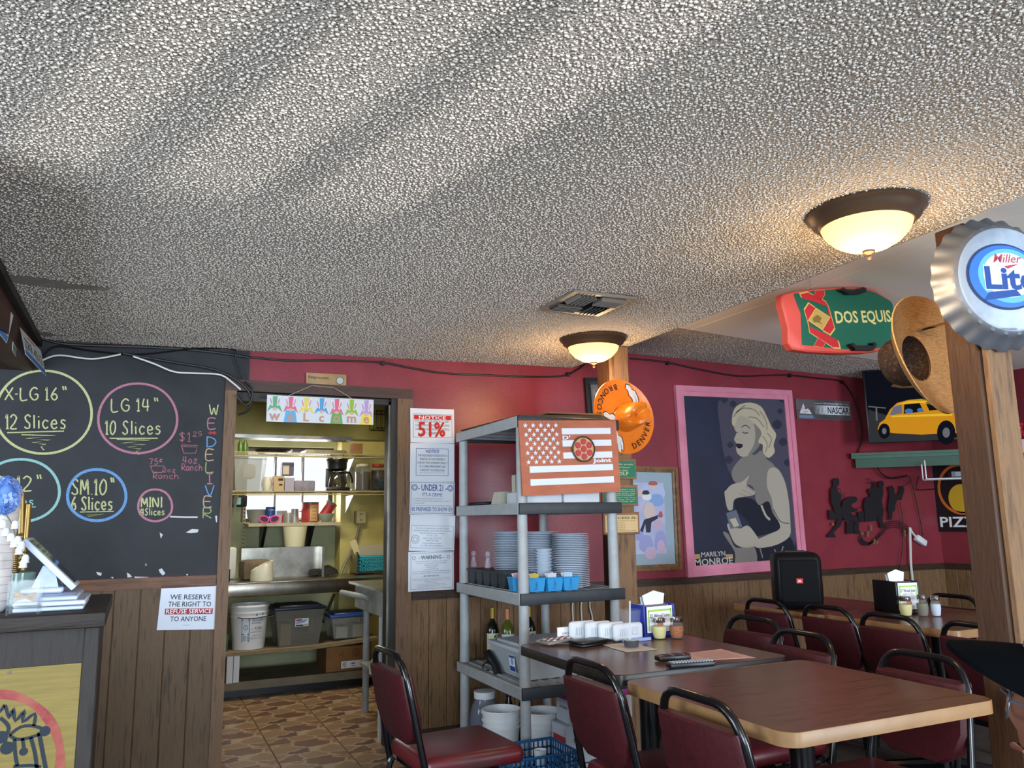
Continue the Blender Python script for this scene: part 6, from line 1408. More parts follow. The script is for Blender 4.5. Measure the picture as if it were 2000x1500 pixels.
b = MB(); p = PZ(1063, 1246, ZT); q = PZ(1108, 1243, ZT); b.box(p.x, q.x + .0, 3.19, 3.20, ZT, ZT + .06); o = b.build('folded_card', WHITEP, label='small white folded card printed Sysco beside the calculator', cat='card')
b = MB(frame((p.x, 3.1895, ZT), (1, 0, 0), (0, 0, 1))); b.text('- Sysco -', .035, .03, .012, .055, z=.0004); b.build('lettering', ink('#444a55'), o)
for i, (x0, w_, hh, yy) in enumerate(((1.735, .13, .085, 3.165), (1.795, .13, .083, 3.13), (1.845, .13, .08, 3.10), (1.90, .15, .075, 3.07))):
    t = thing('foam_box', ('first', 'second', 'third', 'front')[i] + ' white foam takeout box in the overlapping row on the table', 'takeout box', (x0 + w_ / 2, yy, ZT), group='foam boxes on the table')
    b = MB(); b.rbox(x0, x0 + w_, yy - .014, yy + .014, ZT, ZT + hh, .014, 3); b.build('shell', FOAM, t)
    b = MB(frame((x0, yy - .0146, ZT), (1, 0, 0), (0, 0, 1)))
    for k in range(4): b.ribbon([(w_ * (.2 + k * .07), hh * .3), (w_ * (.22 + k * .07), hh * .7)], .0015, 0)
    b.ribbon([(w_ * .6, hh * .35), (w_ * .78, hh * .35), (w_ * .78, hh * .75), (w_ * .6, hh * .75), (w_ * .6, hh * .35)], .0015, 0); b.ribbon([(w_ * .62, hh * .5), (w_ * .68, hh * .7), (w_ * .7, hh * .4), (w_ * .74, hh * .65)], .0015, 0); b.build('scribble', ink('#4d556b'), t)
b = MB(); b.box(1.93, 2.07, 3.03, 3.045, ZT, ZT + .012); b.build('order_pad', mat('blue_white_pad', '#8c9cc9', .6), label='thin blue and white order pad in front of the foam boxes', cat='pad')
# speaker
c = PZ(1535, 1192, .752); t = thing('party_speaker', 'black rounded party speaker standing on the far table', 'speaker', (3.56, 3.68, .752), -.62)
b = MB(); b.rbox(-.135, .135, -.12, .12, 0, .325, .05, 4); b.build('cabinet', mat('satin_black', '#0a0b0e', .45, spec=.3), t, world=False)
b = MB(); b.rbox(-.105, .105, -.126, -.11, .04, .285, .045, 4); b.build('grille', mat('black_grille', '#0a0b0e', .7, bump=.4, bscale=600, bdist=.001, spec=.15), t, world=False)
b = MB(frame((0, -.1265, .165), (1, 0, 0), (0, 0, 1))); b.rect(-.018, .018, -.014, .014, .0005, 0); b.text('JBL', 0, -.006, .012, .024, z=.001, mi=1, off=.02); b.build('badge', [ink('#c8362c'), WHITEP], t, world=False)
b = MB(); b.rbox(-.06, .06, -.02, .02, .322, .333, .004, 1); b.build('handle', BLACK, t, world=False)
# far table items
napkin_holder('black napkin holder with menu card on the far table', (3.80, 3.19, .7615), -.2, BLACK, None, w=.15, d=.19, h=.17)
shaker('glass shaker of grated cheese beside the black napkin holder', (3.70, 3.055, .7615), PARM, .034, .1)
shaker('empty looking glass shaker in the middle on the far table', (3.765, 3.005, .7615), mat('grey_pepper', '#6a6457', .9), .03, .11)
shaker('glass shaker of white salt on the far table', (3.815, 2.965, .7615), mat('white_salt', '#b9c2d0', .9), .026, .105)
# ------------------------------------------------------------------ serving counter on the left
CW = mat('weathered_dark_wood', '#1f1915', .65, col2='#120e0c', col3='#29201b', scale=7, stretch=(1, 8, 8), lo=.25, hi=.75, bump=.5, bscale=20)
CWV = mat('weathered_dark_wood_upright', '#1f1a17', .65, col2='#12100e', col3='#28211d', scale=7, stretch=(8, 8, 1), lo=.25, hi=.75, bump=.5, bscale=20)
YELP = mat('yellow_painted_panel', '#7d6b31', .6, col2='#6f5f29', scale=6, stretch=(1, 1, 14), bump=.15, bscale=10)
t = thing('serving_counter', 'dark wooden serving counter with a yellow painted front panel', 'counter', (-.7, 2.85, 0)); cnt = t
b = MB(); b.rbox(-1.7, -.066, 2.52, 3.17, 1.022, 1.062, .006, 2); b.build('worktop', CW, t)
b = MB(); b.box(-1.7, -.115, 2.575, 3.12, 0, 1.022); b.build('carcass', CWV, t)
b = MB(); b.rbox(-.118, -.078, 2.55, 2.60, 0, 1.022, .004, 1); b.build('corner_post', CWV, t)
b = MB(); b.rbox(-.112, -.086, 2.60, 3.12, 0, 1.02, .003, 1); b.build('side_panel', mat('reddish_side_panel', '#2c1c14', .6), t)
b = MB(); b.box(-1.7, -.118, 2.556, 2.576, .928, 1.022); b.build('top_rail', CWV, t)
YP = 2.556
b = MB(); b.box(-1.5, -.119, YP, 2.576, .2, .927); b.build('front_panel', YELP, t)
FM = frame((0, YP - .0006, 0), (1, 0, 0), (0, 0, 1)); f = mapper(FM)
b = MB(FM); n = 48; P = []
for i in range(n): a = 2 * PI * i / n; P.append((2 + 116 * math.cos(a), 1478 + 122 * math.sin(a)))
b.ribbon(f(P), [.021 + .003 * math.sin(i * .9) for i in range(n)], 0, 0, True); b.build('painted_ring', mat('brushed_red_paint', '#7e2529', .6, col2='#93503c', scale=9, stretch=(2, 1, 2)), t)
b = MB(FM)
def brush(pts, w): b.ribbon(smooth_path(f(pts), 3), w, .0003)
brush([(-12, 1400), (4, 1385), (10, 1378), (18, 1402), (26, 1384), (30, 1408), (48, 1388), (44, 1410), (68, 1394), (66, 1418)], .008)
brush([(0, 1402), (12, 1412), (17, 1424), (10, 1440), (12, 1462)], .009); brush([(18, 1436), (40, 1420), (66, 1418), (88, 1428), (60, 1440), (34, 1444), (18, 1436)], .008)
brush([(28, 1444), (30, 1475), (34, 1496)], .0085); brush([(44, 1442), (47, 1465)], .008); brush([(60, 1440), (68, 1470), (72, 1500)], .009); brush([(76, 1430), (83, 1468), (90, 1505)], .010); brush([(26, 1497), (60, 1495), (80, 1498)], .008)
for x, y, r in ((88, 1428, .013), (46, 1468, .010), (14, 1461, .016), (2, 1440, .016)):
    q = f([(x, y)])[0]; b.disc(q[0], q[1], r, .0005, 0, 16)
b.build('painted_drawing', ink('#1b2530'), t)
b = MB(FM); q = f([(18, 1313)])[0]; b.disc(q[0], q[1], .004, .001, 0, 10); b.build('screw', CHROME, t)
ZC = 1.0635
# card reader tablet on its stand
t = thing('tablet_stand', 'white tablet tilted back on a stand on the serving counter', 'tablet', (-.22, 2.80, ZC))
TW = mat('white_tablet_case', '#b9c4d6', .3)
pA = PY(50, 1050, 2.72); pB = PY(150, 1145, 2.72); d = pB - pA; L = d.length
M = frame(pA, d, V((0, 1, 0))); M = M @ Matrix.Translation((0, 0, 0)); nrm = M.to_3x3().col[2]
sg = 1 if nrm.z > 0 else -1
b = MB(M); b.rbox(0, L, 0, .17, -.009 * sg - .009, -.009 * sg + .009, .004, 2); b.build('case', TW, t)
b = MB(M); b.box(.012, L - .012, .012, .158, .0005 * sg if sg > 0 else -.0012, .0012 if sg > 0 else -.0005); b.build('screen', mat('black_glass', '#101216', .06), t)
b = MB(); pm = (pA + pB) / 2; b.hexa([V((pm.x - .05, 2.76, ZC + .055)), V((pm.x + .02, 2.76, ZC + .055)), V((pm.x + .02, 2.86, ZC + .055)), V((pm.x - .05, 2.86, ZC + .055)), V((pm.x - .025, 2.77, pm.z - .012)), V((pm.x + .005, 2.77, pm.z - .02)), V((pm.x + .005, 2.85, pm.z - .02)), V((pm.x - .025, 2.85, pm.z - .012))]); b.build('stand', TW, t)
b = MB(); b.rbox(pm.x - .075, pm.x + .035, 2.73, 2.88, ZC + .04, ZC + .056, .005, 1); b.build('foot', TW, t)
for i, (x1, z0, z1) in enumerate(((165, 0, .011), (168, .013, .026), (152, .027, .039))):
    q = PY(x1, 1185, 2.66); b = MB(); b.rbox(-.30, q.x, 2.62, 2.90, ZC + z0, ZC + z1, .003, 1); b.build('serving_tray', mat('bluish_white_tray', '#aeb9d0', .4) if i != 1 else mat('pale_tray', '#b9c2d4', .4), label=('lowest', 'middle', 'top')[i] + ' flat white tray stacked on the serving counter', cat='tray')
# toothpick box
c = PY(47, 1197, 2.575); ACR = thin('acrylic', '#c4ccd2', .07, .03)
t = thing('toothpick_box', 'clear acrylic toothpick box at the counter edge', 'toothpick box', c)
X0, X1, Y0, Y1 = c.x - .040, c.x + .038, 2.545, 2.605; z = ZC
for x0, x1, y0, y1, z0, z1 in ((X0, X0 + .006, Y0, Y1, z, z + .09), (X1 - .006, X1, Y0, Y1, z, z + .09), (X0, X1, Y0, Y0 + .004, z + .022, z + .09), (X0, X1, Y1 - .004, Y1, z, z + .09), (X0, X1, Y0, Y1, z + .014, z + .02)):
    b = MB(); b.rbox(x0, x1, y0, y1, z0, z1, .0015, 1); b.build('panel', ACR, t)
PICK = mat('toothpick_wood', '#b59468', .7)
for k in range(16):
    b = MB(); a = random.uniform(-.9, .9) + (PI if k % 2 else 0); m_ = V((c.x + random.uniform(-.005, .005), random.uniform(Y0 + .012, Y1 - .012), z + .045)); dd = V((math.cos(.62) * .03, 0, math.sin(.62) * .02)) if k % 2 else V((-math.cos(.62) * .03, 0, math.sin(.62) * .02)); dd.z += random.uniform(-.006, .004)
    b.tube([m_ - dd, m_ + dd], .0011, 5); b.build('toothpick', PICK, label='wooden toothpick crossing the others in the acrylic toothpick box', cat='toothpick', group='toothpicks in the acrylic box')
# vase with flowers
c = PY(-24, 1188, 2.68); t = thing('white_vase', 'white vase with brick pattern at the counter edge', 'vase', (c.x, 2.68, ZC))
b = MB(); b.lathe([(.001, 0), (.036, 0), (.047, .02), (.05, .2), (.058, .34), (.054, .34), (.046, .2), (.001, .02)], 28, (c.x, 2.70, ZC)); b.build('body', mat('white_ceramic', '#c9c2be', .4), t)
b = MB()
for k in range(14):
    r_ = .0505 + (.008 * max(0, (k - 8)) / 6); b.lathe([(r_ - .0004, -.0006), (r_ + .0003, 0), (r_ - .0004, .0006)], 28, (c.x, 2.70, ZC + .03 + k * .022))
b.build('groove_lines', ink('#a39a96'), t, kind='stuff')
BLOOM = [mat('blue_petal', '#5b7fc4', .7), mat('pale_blue_petal', '#8fa9db', .7)]
h0 = PY(10, 968, 2.60); t = thing('blue_hydrangea', 'artificial blue hydrangea bloom leaning from the white vase', 'flower', h0)
b = MB(); b.tube(smooth_path([(c.x, 2.70, ZC + .1), (c.x, 2.69, ZC + .3), tuple(h0)]), .003, 6); b.build('stem', mat('green_stem', '#4f6a3c', .6), t)
rng = random.Random(3)
b = MB(); b.lathe([(.001, .036), (.016, .03), (.026, .01), (.026, -.01), (.016, -.03), (.001, -.036)], 16, h0); b.build('flower_head', BLOOM[0], t)
for k in range(70):
    a = rng.uniform(0, 2 * PI); u = rng.uniform(-1, 1); s = math.sqrt(1 - u * u); dn = V((s * math.cos(a), s * math.sin(a), u)); p = h0 + V((dn.x * .036, dn.y * .036, dn.z * .05)); Mf = frame(p, dn.orthogonal(), dn.cross(dn.orthogonal())); b = MB(Mf @ Matrix.Rotation(rng.uniform(0, 2), 4, 'Z'))
    for j in range(4):
        aa = j * PI / 2; ca, sa = math.cos(aa), math.sin(aa); b.add([(0, 0, 0), (ca * .008 - sa * .006, sa * .008 + ca * .006, .002), (ca * .016, sa * .016, .003), (ca * .008 + sa * .006, sa * .008 - ca * .006, .002)], [(0, 1, 2, 3)])
    b.build('floret', BLOOM[k % 2], t)
t = thing('white_bell_spray', 'drooping spray of white bell flowers beside the gold stalks', 'flower', (c.x, 2.66, ZC + .2))
pts = [PY(x, y, 2.6) for x, y in ((2, 1000), (14, 1008), (25, 1030), (32, 1060), (40, 1085), (50, 1100))]
b = MB(); b.tube(smooth_path(pts), .002, 6); b.build('stem', mat('olive_stem', '#5d6247', .6), t)
for (x, y) in ((30, 1022), (12, 1036), (22, 1046), (35, 1052), (28, 1058), (38, 1072), (50, 1088), (42, 1062), (6, 1020), (46, 1098)):
    q = PY(x, y, 2.6); b = MB(); b.lathe([(.001, .008), (.006, .006), (.0095, -.002), (.0088, -.01), (.0105, -.015)], 12, q); b.build('bell', mat('white_petal', '#c6ccd0', .7), t)
GOLD = mat('gold_bamboo', '#7d6433', .3, metal=.6)
for i, (x0, y0, x1, y1) in enumerate(((30, 1122, 33, 1050), (40, 1110, 43, 963), (46, 1115, 56, 985))):
    p0 = PY(x0, y0, 2.86); p1 = PY(x1, y1, 2.86); b = MB(); n = 18
    P = [p0.lerp(p1, k / (4 * n)) for k in range(4 * n + 1)]; R_ = [.0085 + (.0025 if k % 4 == 0 else 0) for k in range(4 * n + 1)] if i == 0 else [.009 + (.0025 if (k % 4 == 0 and k < 2 * n) else 0) for k in range(4 * n + 1)]
    b.tube(P, R_, 10); b.build('gold_stalk', GOLD, label=('short ribbed', 'tall smooth topped', 'leaning')[i] + ' gold decorative stalk behind the white bell flowers', cat='stalk')
b = MB(); q = PY(45, 1118, 2.86); b.lathe([(.001, 0), (.032, 0), (.036, .05), (.034, q.z - ZC), (.03, q.z - ZC), (.001, .02)], 20, (q.x, 2.86, ZC)); b.build('stalk_vase', thin('green_glass_vase', '#7f998c', .5, .05), label='green glass vase holding the gold stalks', cat='vase')
# licence plates hanging from the soffit
def plate_sign(label, px, Y, txt, band):
    P = [PN(x, y, (0, Y, 0), (0, 1, 0)) for x, y in px]; return P
LPW = mat('licence_white', '#a9aca8', .4)
for i, (tl, tr, br, bl, lab, band, tx) in enumerate((
        (PY(-34, 536, 3.55), PY(19, 604, 3.80), PY(13, 671, 3.80), PY(-40, 603, 3.55), 'licence plate closest to the viewer under the wooden soffit', '#3f6f9f', 'RUBY 41'),
        (PY(29.6, 619, 3.95), PY(38, 633, 4.10), PY(31, 697, 4.10), PY(24, 684, 3.95), 'licence plate seen nearly edge on in the middle of the row', '#6f7f7a', 'TX 207'),
        (PY(38, 638, 4.06), PY(76, 684, 4.31), PY(90, 735, 4.28), PY(50, 692, 4.03), 'licence plate with blue lower band hanging before the chalkboard', '#2f63a5', 'ZRR 4512'))):
    tl, tr, br, bl = V(tl), V(tr), V(br), V(bl)
    M = frame(bl, br - bl, tl - bl); w = (br - bl).length; h = (tl - bl).length
    t = thing('licence_plate', lab, 'licence plate', bl, group='licence plates under the soffit')
    b = MB(M); b.rbox(0, w, 0, h, -.001, .001, .0008, 1); b.build('plate', LPW, t)
    b = MB(M); b.rect(w * .02, w * .98, h * .03, h * .22, .0013, 1); b.text(tx, w * .5, h * .32, h * .4, w * .86, z=.0013, mi=0, off=.01); b.rect(w * .3, w * .7, h * .84, h * .92, .0013, 2); b.build('print', [ink('#2b2f38'), ink(band), ink('#9a5a58')], t)
# ------------------------------------------------------------------ ceiling lamps and vent
BRONZE = mat('bronze_metal', '#4a3a2c', .4, metal=.5)
def lamp_glass():
    m = bpy.data.materials.new('alabaster_glass'); m.use_nodes = True; b = m.node_tree.nodes['Principled BSDF']
    b.inputs['Base Color'].default_value = lin('#f0d39a'); b.inputs['Roughness'].default_value = .35
    b.inputs['Emission Color'].default_value = (1, .62, .24, 1); b.inputs['Emission Strength'].default_value = .55
    N = m.node_tree.nodes; L = m.node_tree.links; tr = N.new('ShaderNodeBsdfTranslucent'); tr.inputs[0].default_value = (1, .80, .50, 1)
    mx = N.new('ShaderNodeMixShader'); mx.inputs[0].default_value = .6; L.new(b.outputs[0], mx.inputs[1]); L.new(tr.outputs[0], mx.inputs[2]); L.new(mx.outputs[0], N['Material Output'].inputs[0])
    return m
LG = lamp_glass()
def lamp(label, x, y, power):
    zc_ = zc(x); t = thing('ceiling_lamp', label, 'lamp', (x, y, zc_), group='flush ceiling lamps')
    b = MB(); b.lathe([(.10, 0), (.188, 0), (.19, -.012), (.176, -.024), (.172, -.036), (.158, -.046), (.15, -.058), (.143, -.055), (.143, -.03), (.1, -.01)], 40, (x, y, zc_)); b.build('pan', BRONZE, t)
    b = MB(); b.lathe([(.146, -.052), (.135, -.078), (.108, -.108), (.07, -.13), (.03, -.141), (.001, -.143)], 40, (x, y, zc_)); b.build('glass_bowl', LG, t)
    b = MB(); b.lathe([(.001, -.139), (.021, -.141), (.02, -.149), (.008, -.155), (.006, -.159), (.009, -.164), (.006, -.171), (.001, -.172)], 18, (x, y, zc_)); b.build('finial', BRONZE, t)
    l = bpy.data.lights.new('lamp_bulb', 'POINT'); l.energy = power; l.color = (1, .66, .32); l.shadow_soft_size = .11
    o = bpy.data.objects.new('lamp_bulb', l); COL.objects.link(o); o.location = (x, y, zc_ - .235)
    l = bpy.data.lights.new('lamp_filament', 'POINT'); l.energy = 1.7; l.color = (1, .74, .42); l.shadow_soft_size = .03
    o = bpy.data.objects.new('lamp_filament', l); COL.objects.link(o); o.location = (x, y, zc_ - .075)
    return t
lamp('lit alabaster ceiling lamp beside the timber post with the bottle cap', 2.165, 1.80, 17)
lamp('lit alabaster ceiling lamp above the plate shelving', 2.30, 3.82, 17)
t = thing('ceiling_vent', 'square metal air vent in the popcorn ceiling', 'vent', (1.87, 3.14, zc(1.87)))
x0, x1, y0, y1 = 1.70, 2.03, 2.97, 3.31; zv = zc(1.87) - .001
VENT = mat('greyed_vent_metal', '#6d6963', .5); VENTD = mat('vent_dark', '#0d0c0b', .8)
b = MB(); b.box(x0 + .02, x1 - .02, y0 + .02, y1 - .02, zv - .001, zv); b.build('throat', VENTD, t)
for a in ((x0, x1, y0, y0 + .03), (x0, x1, y1 - .03, y1), (x0, x0 + .03, y0 + .03, y1 - .03), (x1 - .03, x1, y0 + .03, y1 - .03)):
    b = MB(); b.box(*a, zv - .011, zv); b.build('frame_bar', VENT, t)
def slat(p, q, tilt):
    b = MB(); p = V(p); q = V(q); d = (q - p).normalized(); s = V((-d.y, d.x, 0)) * .010 + V((0, 0, .010 * tilt)); u = V((0, 0, .0008)); b.hexa([p - s - u, q - s - u, q + s - u, p + s - u, p - s + u, q - s + u, q + s + u, p + s + u]); b.build('slat', VENT, t)
cx, cy = (x0 + x1) / 2, (y0 + y1) / 2; zq = zv - .013
for k in range(5):
    o_ = .045 + k * .02; e = .03
    slat((x0 + o_, y0 + e, zq), (x0 + o_, cy - .005, zq), 1); slat((x0 + e, y1 - o_, zq), (cx - .005, y1 - o_, zq), 1)
    slat((cx + .005, y0 + o_, zq), (x1 - e, y0 + o_, zq), -1); slat((x1 - o_, cy + .005, zq), (x1 - o_, y1 - e, zq), -1)
# ------------------------------------------------------------------ television corner
d = V((.715, -.70, 0)).normalized(); n_ = V((-.70, -.715, 0)).normalized()
GREENP = mat('green_shelf_paint', '#2c5540', .5, col2='#264a38', scale=8)
t = thing('corner_shelf', 'dark green painted shelf across the corner below the television', 'shelf', (5.6, 4.3, 1.7))
s0 = V((5.18, 4.655, 0)); Ls = 1.40
Ms = frame(s0 + V((0, 0, 1.70)), d, (0, 0, 1))
b = MB(Ms); b.box(0, Ls, .052, .072, -.2, .02); b.build('board', GREENP, t)
b = MB(Ms); b.box(0, Ls, .028, .052, -.02, .0); b.build('lip', GREENP, t)
b = MB(Ms); b.box(.03, Ls, -.045, .05, -.03, -.02); b.build('apron', mat('green_apron', '#1f4633', .55), t)
TVM = frame(V((5.12, 4.42, 1.832)) , d, (0, 0.0, 1))
t = thing('television', 'wall television showing a yellow vintage car at night', 'television', TVM.translation)
W_, H_ = 1.0, .575
b = MB(TVM); b.rbox(0, W_, 0, H_, -.05, 0, .006, 2); b.build('housing', BLACK, t)
def glow(name, c, s=.55): return mat(name, '#000000', .7, emit=c, estr=s, spec=.06)
b = MB(TVM); zz = .0012
b.rect(.012, W_ - .012, .015, H_ - .012, zz, 0)
f = mapper(Matrix.Translation(TVM.to_3x3().col[2] * zz) @ TVM)
b.flat(f([(1696, 800), (1735, 812), (1862, 832), (1862, 858), (1698, 864)]), zz + .0004, 1)
b.flat(f([(1740, 755), (1752, 742), (1775, 733), (1800, 742), (1812, 760), (1790, 757), (1760, 758)]), zz + .0004, 2)
car = [(1714, 838), (1718, 826), (1728, 819), (1738, 800), (1752, 787), (1775, 781), (1800, 779), (1816, 783), (1832, 800), (1862, 801), (1900, 806), (1915, 830), (1912, 842), (1890, 846), (1850, 846), (1800, 849), (1745, 846), (1720, 842)]
b.flat(f(car), zz + .0008, 3); b.flat(f([(1752, 790), (1775, 783), (1815, 783), (1825, 792), (1800, 787), (1770, 789)]), zz + .0012, 4)
b.flat(f([(1738, 810), (1745, 795), (1761, 790), (1762, 807), (1742, 811)]), zz + .0012, 5); b.flat(f([(1766, 790), (1796, 787), (1804, 804), (1765, 808)]), zz + .0012, 6); b.flat(f([(1807, 785), (1817, 786), (1835, 798), (1862, 799), (1815, 802)]), zz + .0012, 6)
b.flat(f(ell(1775, 803, 8, 5, 16, 0)), zz + .0016, 7); b.flat(f(ell(1797, 801, 6, 4, 16, 0)), zz + .0016, 7); b.flat(f([(1740, 812), (1860, 807), (1860, 812), (1742, 815)]), zz + .0012, 4)
for cx_, cy_, rr in ((1727, 842, 15), (1848, 845, 24)): b.flat(f(ell(cx_, cy_, rr * .75, rr, 20, 0)), zz + .0016, 0); b.flat(f(ell(cx_, cy_, rr * .3, rr * .42, 16, 0)), zz + .002, 8)
b.flat(f([(1696, 793), (1730, 796), (1730, 798), (1696, 795)]), zz + .0012, 8); b.flat(f([(1710, 796), (1713, 796), (1714, 822), (1711, 822)]), zz + .0012, 8)
b.build('screen', [glow('tv_night', '#0d1020', .5), glow('tv_ground', '#45464a', .45), glow('tv_streetlight', '#7a5a38', .5), glow('tv_car_yellow', '#e29a1c', .75), glow('tv_car_light', '#f0c234', .85), glow('tv_window', '#8a90a8', .5), glow('tv_window_dark', '#15161c', .4), glow('tv_blue', '#4a7fc4', .7), glow('tv_grey', '#8b8d92', .5)], t)
b = MB(TVM); b.box(.45, .55, .1, .45, -.16, -.05); b.build('mount', BLACK, t)
# wire rack with a set top box
t = thing('wire_rack', 'white wire rack under the green corner shelf', 'rack', (5.7, 4.2, 1.55)); WW = mat('white_wire', '#c9ccd0', .4)
Mr = frame(s0 + d * .50 + n_ * .02 + V((0, 0, 1.545)), d, (0, 0, 1)); b = MB(Mr)
for zz in (0, .17): b.tube([(0, 0, zz), (.75, 0, zz)], .005, 6); b.tube([(0, .0, zz), (0, .12, zz)], .005, 6) if zz == 0 else None
for i in range(26): b.tube([(i * .03, 0, 0), (i * .03, 0, .17)], .0025, 4)
b.tube([(0, 0, .17), (0, .135, .17), (0, .14, .15)], .005, 6); b.tube([(.0, 0, .0), (.0, .12, .0), (.0, .14, .16)], .004, 6)
b.build('wires', WW, t)
b = MB(Mr); b.rbox(.17, .62, .008, .055, .03, .16, .004, 1); o = b.build('set_top_box', mat('dark_box', '#15171d', .35), label='slim dark set top box on the white wire rack', cat='set top box')
b = MB(Mr); b.box(.2, .28, .015, .045, .160, .1605, 0); b.box(.40, .44, .018, .048, .160, .1606, 1); b.box(.46, .60, .018, .048, .160, .1606, 2); b.build('front_panel', [mat('grey_display', '#4a4e58', .3), glow('box_blue', '#3f6fe0', .9), ink('#b9bcc2')], o)
def cab(pts, depth, r, label, m=CABLE):
    b = MB(); P = [PY(x, y, YW - dd) for (x, y), dd in zip(pts, depth)]; b.tube(smooth_path(P, 5), r, 6); b.build('cable', m, label=label, cat='cable')
cab([(1678, 890), (1692, 900), (1710, 908), (1722, 925), (1742, 934), (1772, 929)], [.05] * 6, .006, 'black cable looping from the green shelf to the wire rack')
cab([(1777, 930), (1784, 955), (1792, 990), (1800, 1030), (1802, 1048)], [.03] * 5, .004, 'black cable hanging down to the white power strip')
cab([(1795, 930), (1790, 950), (1798, 957), (1845, 953)], [.03] * 4, .004, 'black cable running into the corner below the wire rack')
cab([(1757, 980), (1764, 1020), (1762, 1075), (1755, 1120), (1754, 1150)], [.035] * 5, .0035, 'thin black cable hanging behind the jazz band wall art')
cab([(1777, 1030), (1778, 1060), (1779, 1100), (1782, 1130), (1784, 1160), (1782, 1178)], [.04] * 6, .010, 'thick white cable hanging straight down to the far table', WCABLE)
cab([(1778, 1032), (1782, 1040), (1790, 1050)], [.04] * 3, .008, 'short white cable leading to the power strip', WCABLE)
p0 = PY(1788, 1049, YW - .03); p1 = PY(1806, 1062, YW - .03); dd = (p1 - p0); M_ = frame(p0, dd, (0, 0, 1)); b = MB(M_); b.rbox(0, dd.length, -.025, .025, -.02, .025, .008, 2); b.build('power_strip', WHITEPL, label='white power strip end on the red wall below the wire rack', cat='power strip')
# pizza plaque on the side wall
q = PX(1868, 960, 6.19); t = thing('pizza_plaque', 'black pizza plaque with an orange ring in the corner behind the timber post', 'sign', q)
M_ = frame(q, (0, -1, 0), (0, 0, 1)); b = MB(M_); b.prism(rrect(-.30, .30, -.33, .24, .1), 0, .012); b.build('board', BLACK, t)
b = MB(M_); b.ring(.05, .02, .2, .025, .0125, 0); b.disc(.05, -.06, .12, .0125, 1); b.text('PIZZA', .05, -.29, .085, .44, z=.0125, mi=2, off=.02); b.build('print', [ink('#c8652c'), ink('#c9a02c'), WHITEP], t)
# flowers at the end of the corner shelf
q = PN(1993, 868, tuple(s0 + n_ * -.02), tuple(n_)); t = thing('red_flowers', 'red and white artificial flowers at the end of the green shelf', 'flowers', q)
b = MB(); b.lathe([(.001, 0), (.04, 0), (.05, .1), (.045, .1), (.001, .01)], 16, (q.x, q.y, 1.73)); b.build('pot', mat('pink_pot', '#b98a94', .5), t)
for k in range(14):
    a = k * 2.4; b = MB(); p = V((q.x + .06 * math.cos(a) * (k % 3) / 2, q.y + .06 * math.sin(a) * (k % 3) / 2, 1.86 + .10 * ((k * 7) % 5) / 5)); b.lathe([(.001, .02), (.022, .012), (.028, -.004), (.012, -.018), (.001, -.02)], 10, p); b.build('bloom', mat('red_bloom', '#a81f2c', .6) if k % 4 else mat('white_bloom', '#c9c9c9', .6), t)
# ------------------------------------------------------------------ bottle cap sign on the near post
cp = PY(1968, 545, 1.655); nn = V((-.30, -.95, 0)).normalized(); M_ = frame(cp, V((0, 0, 1)).cross(nn), (0, 0, 1))
if M_.to_3x3().col[2].dot(nn) < 0: M_ = frame(cp, nn.cross(V((0, 0, 1))), (0, 0, 1))
t = thing('bottle_cap_sign', 'large silver bottle cap beer sign hung on the timber post', 'sign', cp); R0 = .195
CAPM = mat('cap_aluminium', '#66696f', .5, metal=.5)
b = MB(M_); n = 168; prof = [(R0 * .93, .0, 0), (R0, -.006, 0), (R0 * 1.03, -.018, .1), (R0 * 1.14, -.045, .75), (R0 * 1.22, -.062, 1), (R0 * 1.225, -.064, 1)]
vs = []
for r, z, am in prof:
    for i in range(n):
        a = 2 * PI * i / n; wv = am * .005 * math.cos(a * 24); vs.append(((r + wv) * math.cos(a), (r + wv) * math.sin(a), z + wv * .5))
b.add(vs, [(k * n + i, k * n + (i + 1) % n, (k + 1) * n + (i + 1) % n, (k + 1) * n + i) for k in range(len(prof) - 1) for i in range(n)], 0, True); b.build('crimped_skirt', CAPM, t)
b = MB(M_); b.lathe([(R0 * .94, .0), (R0 * .9, .004), (.001, .006)], 60); b.build('face', mat('frosty_silver', '#7f8b9a', .4, col2='#98a4b2', scale=5, lo=.4, hi=.6), t)
ML = M_ @ Matrix.Translation((-.016, .0, 0)) @ Matrix.Diagonal((1.2, 1.2, 1, 1)); b = MB(ML); Z0 = .0068
b.disc(.0, .005, .118, Z0, 0, 48, ry=.098); b.disc(.003, .006, .112, Z0 + .0003, 1, 48, ry=.092); b.disc(.012, .008, .094, Z0 + .0006, 2, 48, ry=.080); b.disc(.012, .010, .078, Z0 + .0009, 3, 48, ry=.066)
b.text('Miller', .012, .047, .026, .085, z=Z0 + .0012, mi=4, shear=.3, off=.01); b.flat([(.0, .036), (.05, .044), (.012, .028)], Z0 + .0012, 4)
b.text('Lite', .018, -.03, .066, .165, z=Z0 + .0014, mi=5, off=.07); b.text('Lite', .018, -.03, .066, .16, z=Z0 + .0017, mi=6, off=.035); b.flat([(-.07, -.066), (.045, -.05), (.03, -.032), (-.055, -.042)], Z0 + .0017, 6)
b.text('A FINE PILSNER BEER', -.005, -.15, .006, .05, z=Z0, mi=7)
b.build('print', [ink('#1b2d57'), mat('logo_blue', '#2a64b0', .3), ink('#5aa0d8'), ink('#c3d5e6'), ink('#a33a4a'), ink('#c9d0da'), ink('#1f4285'), ink('#4a5160')], t)
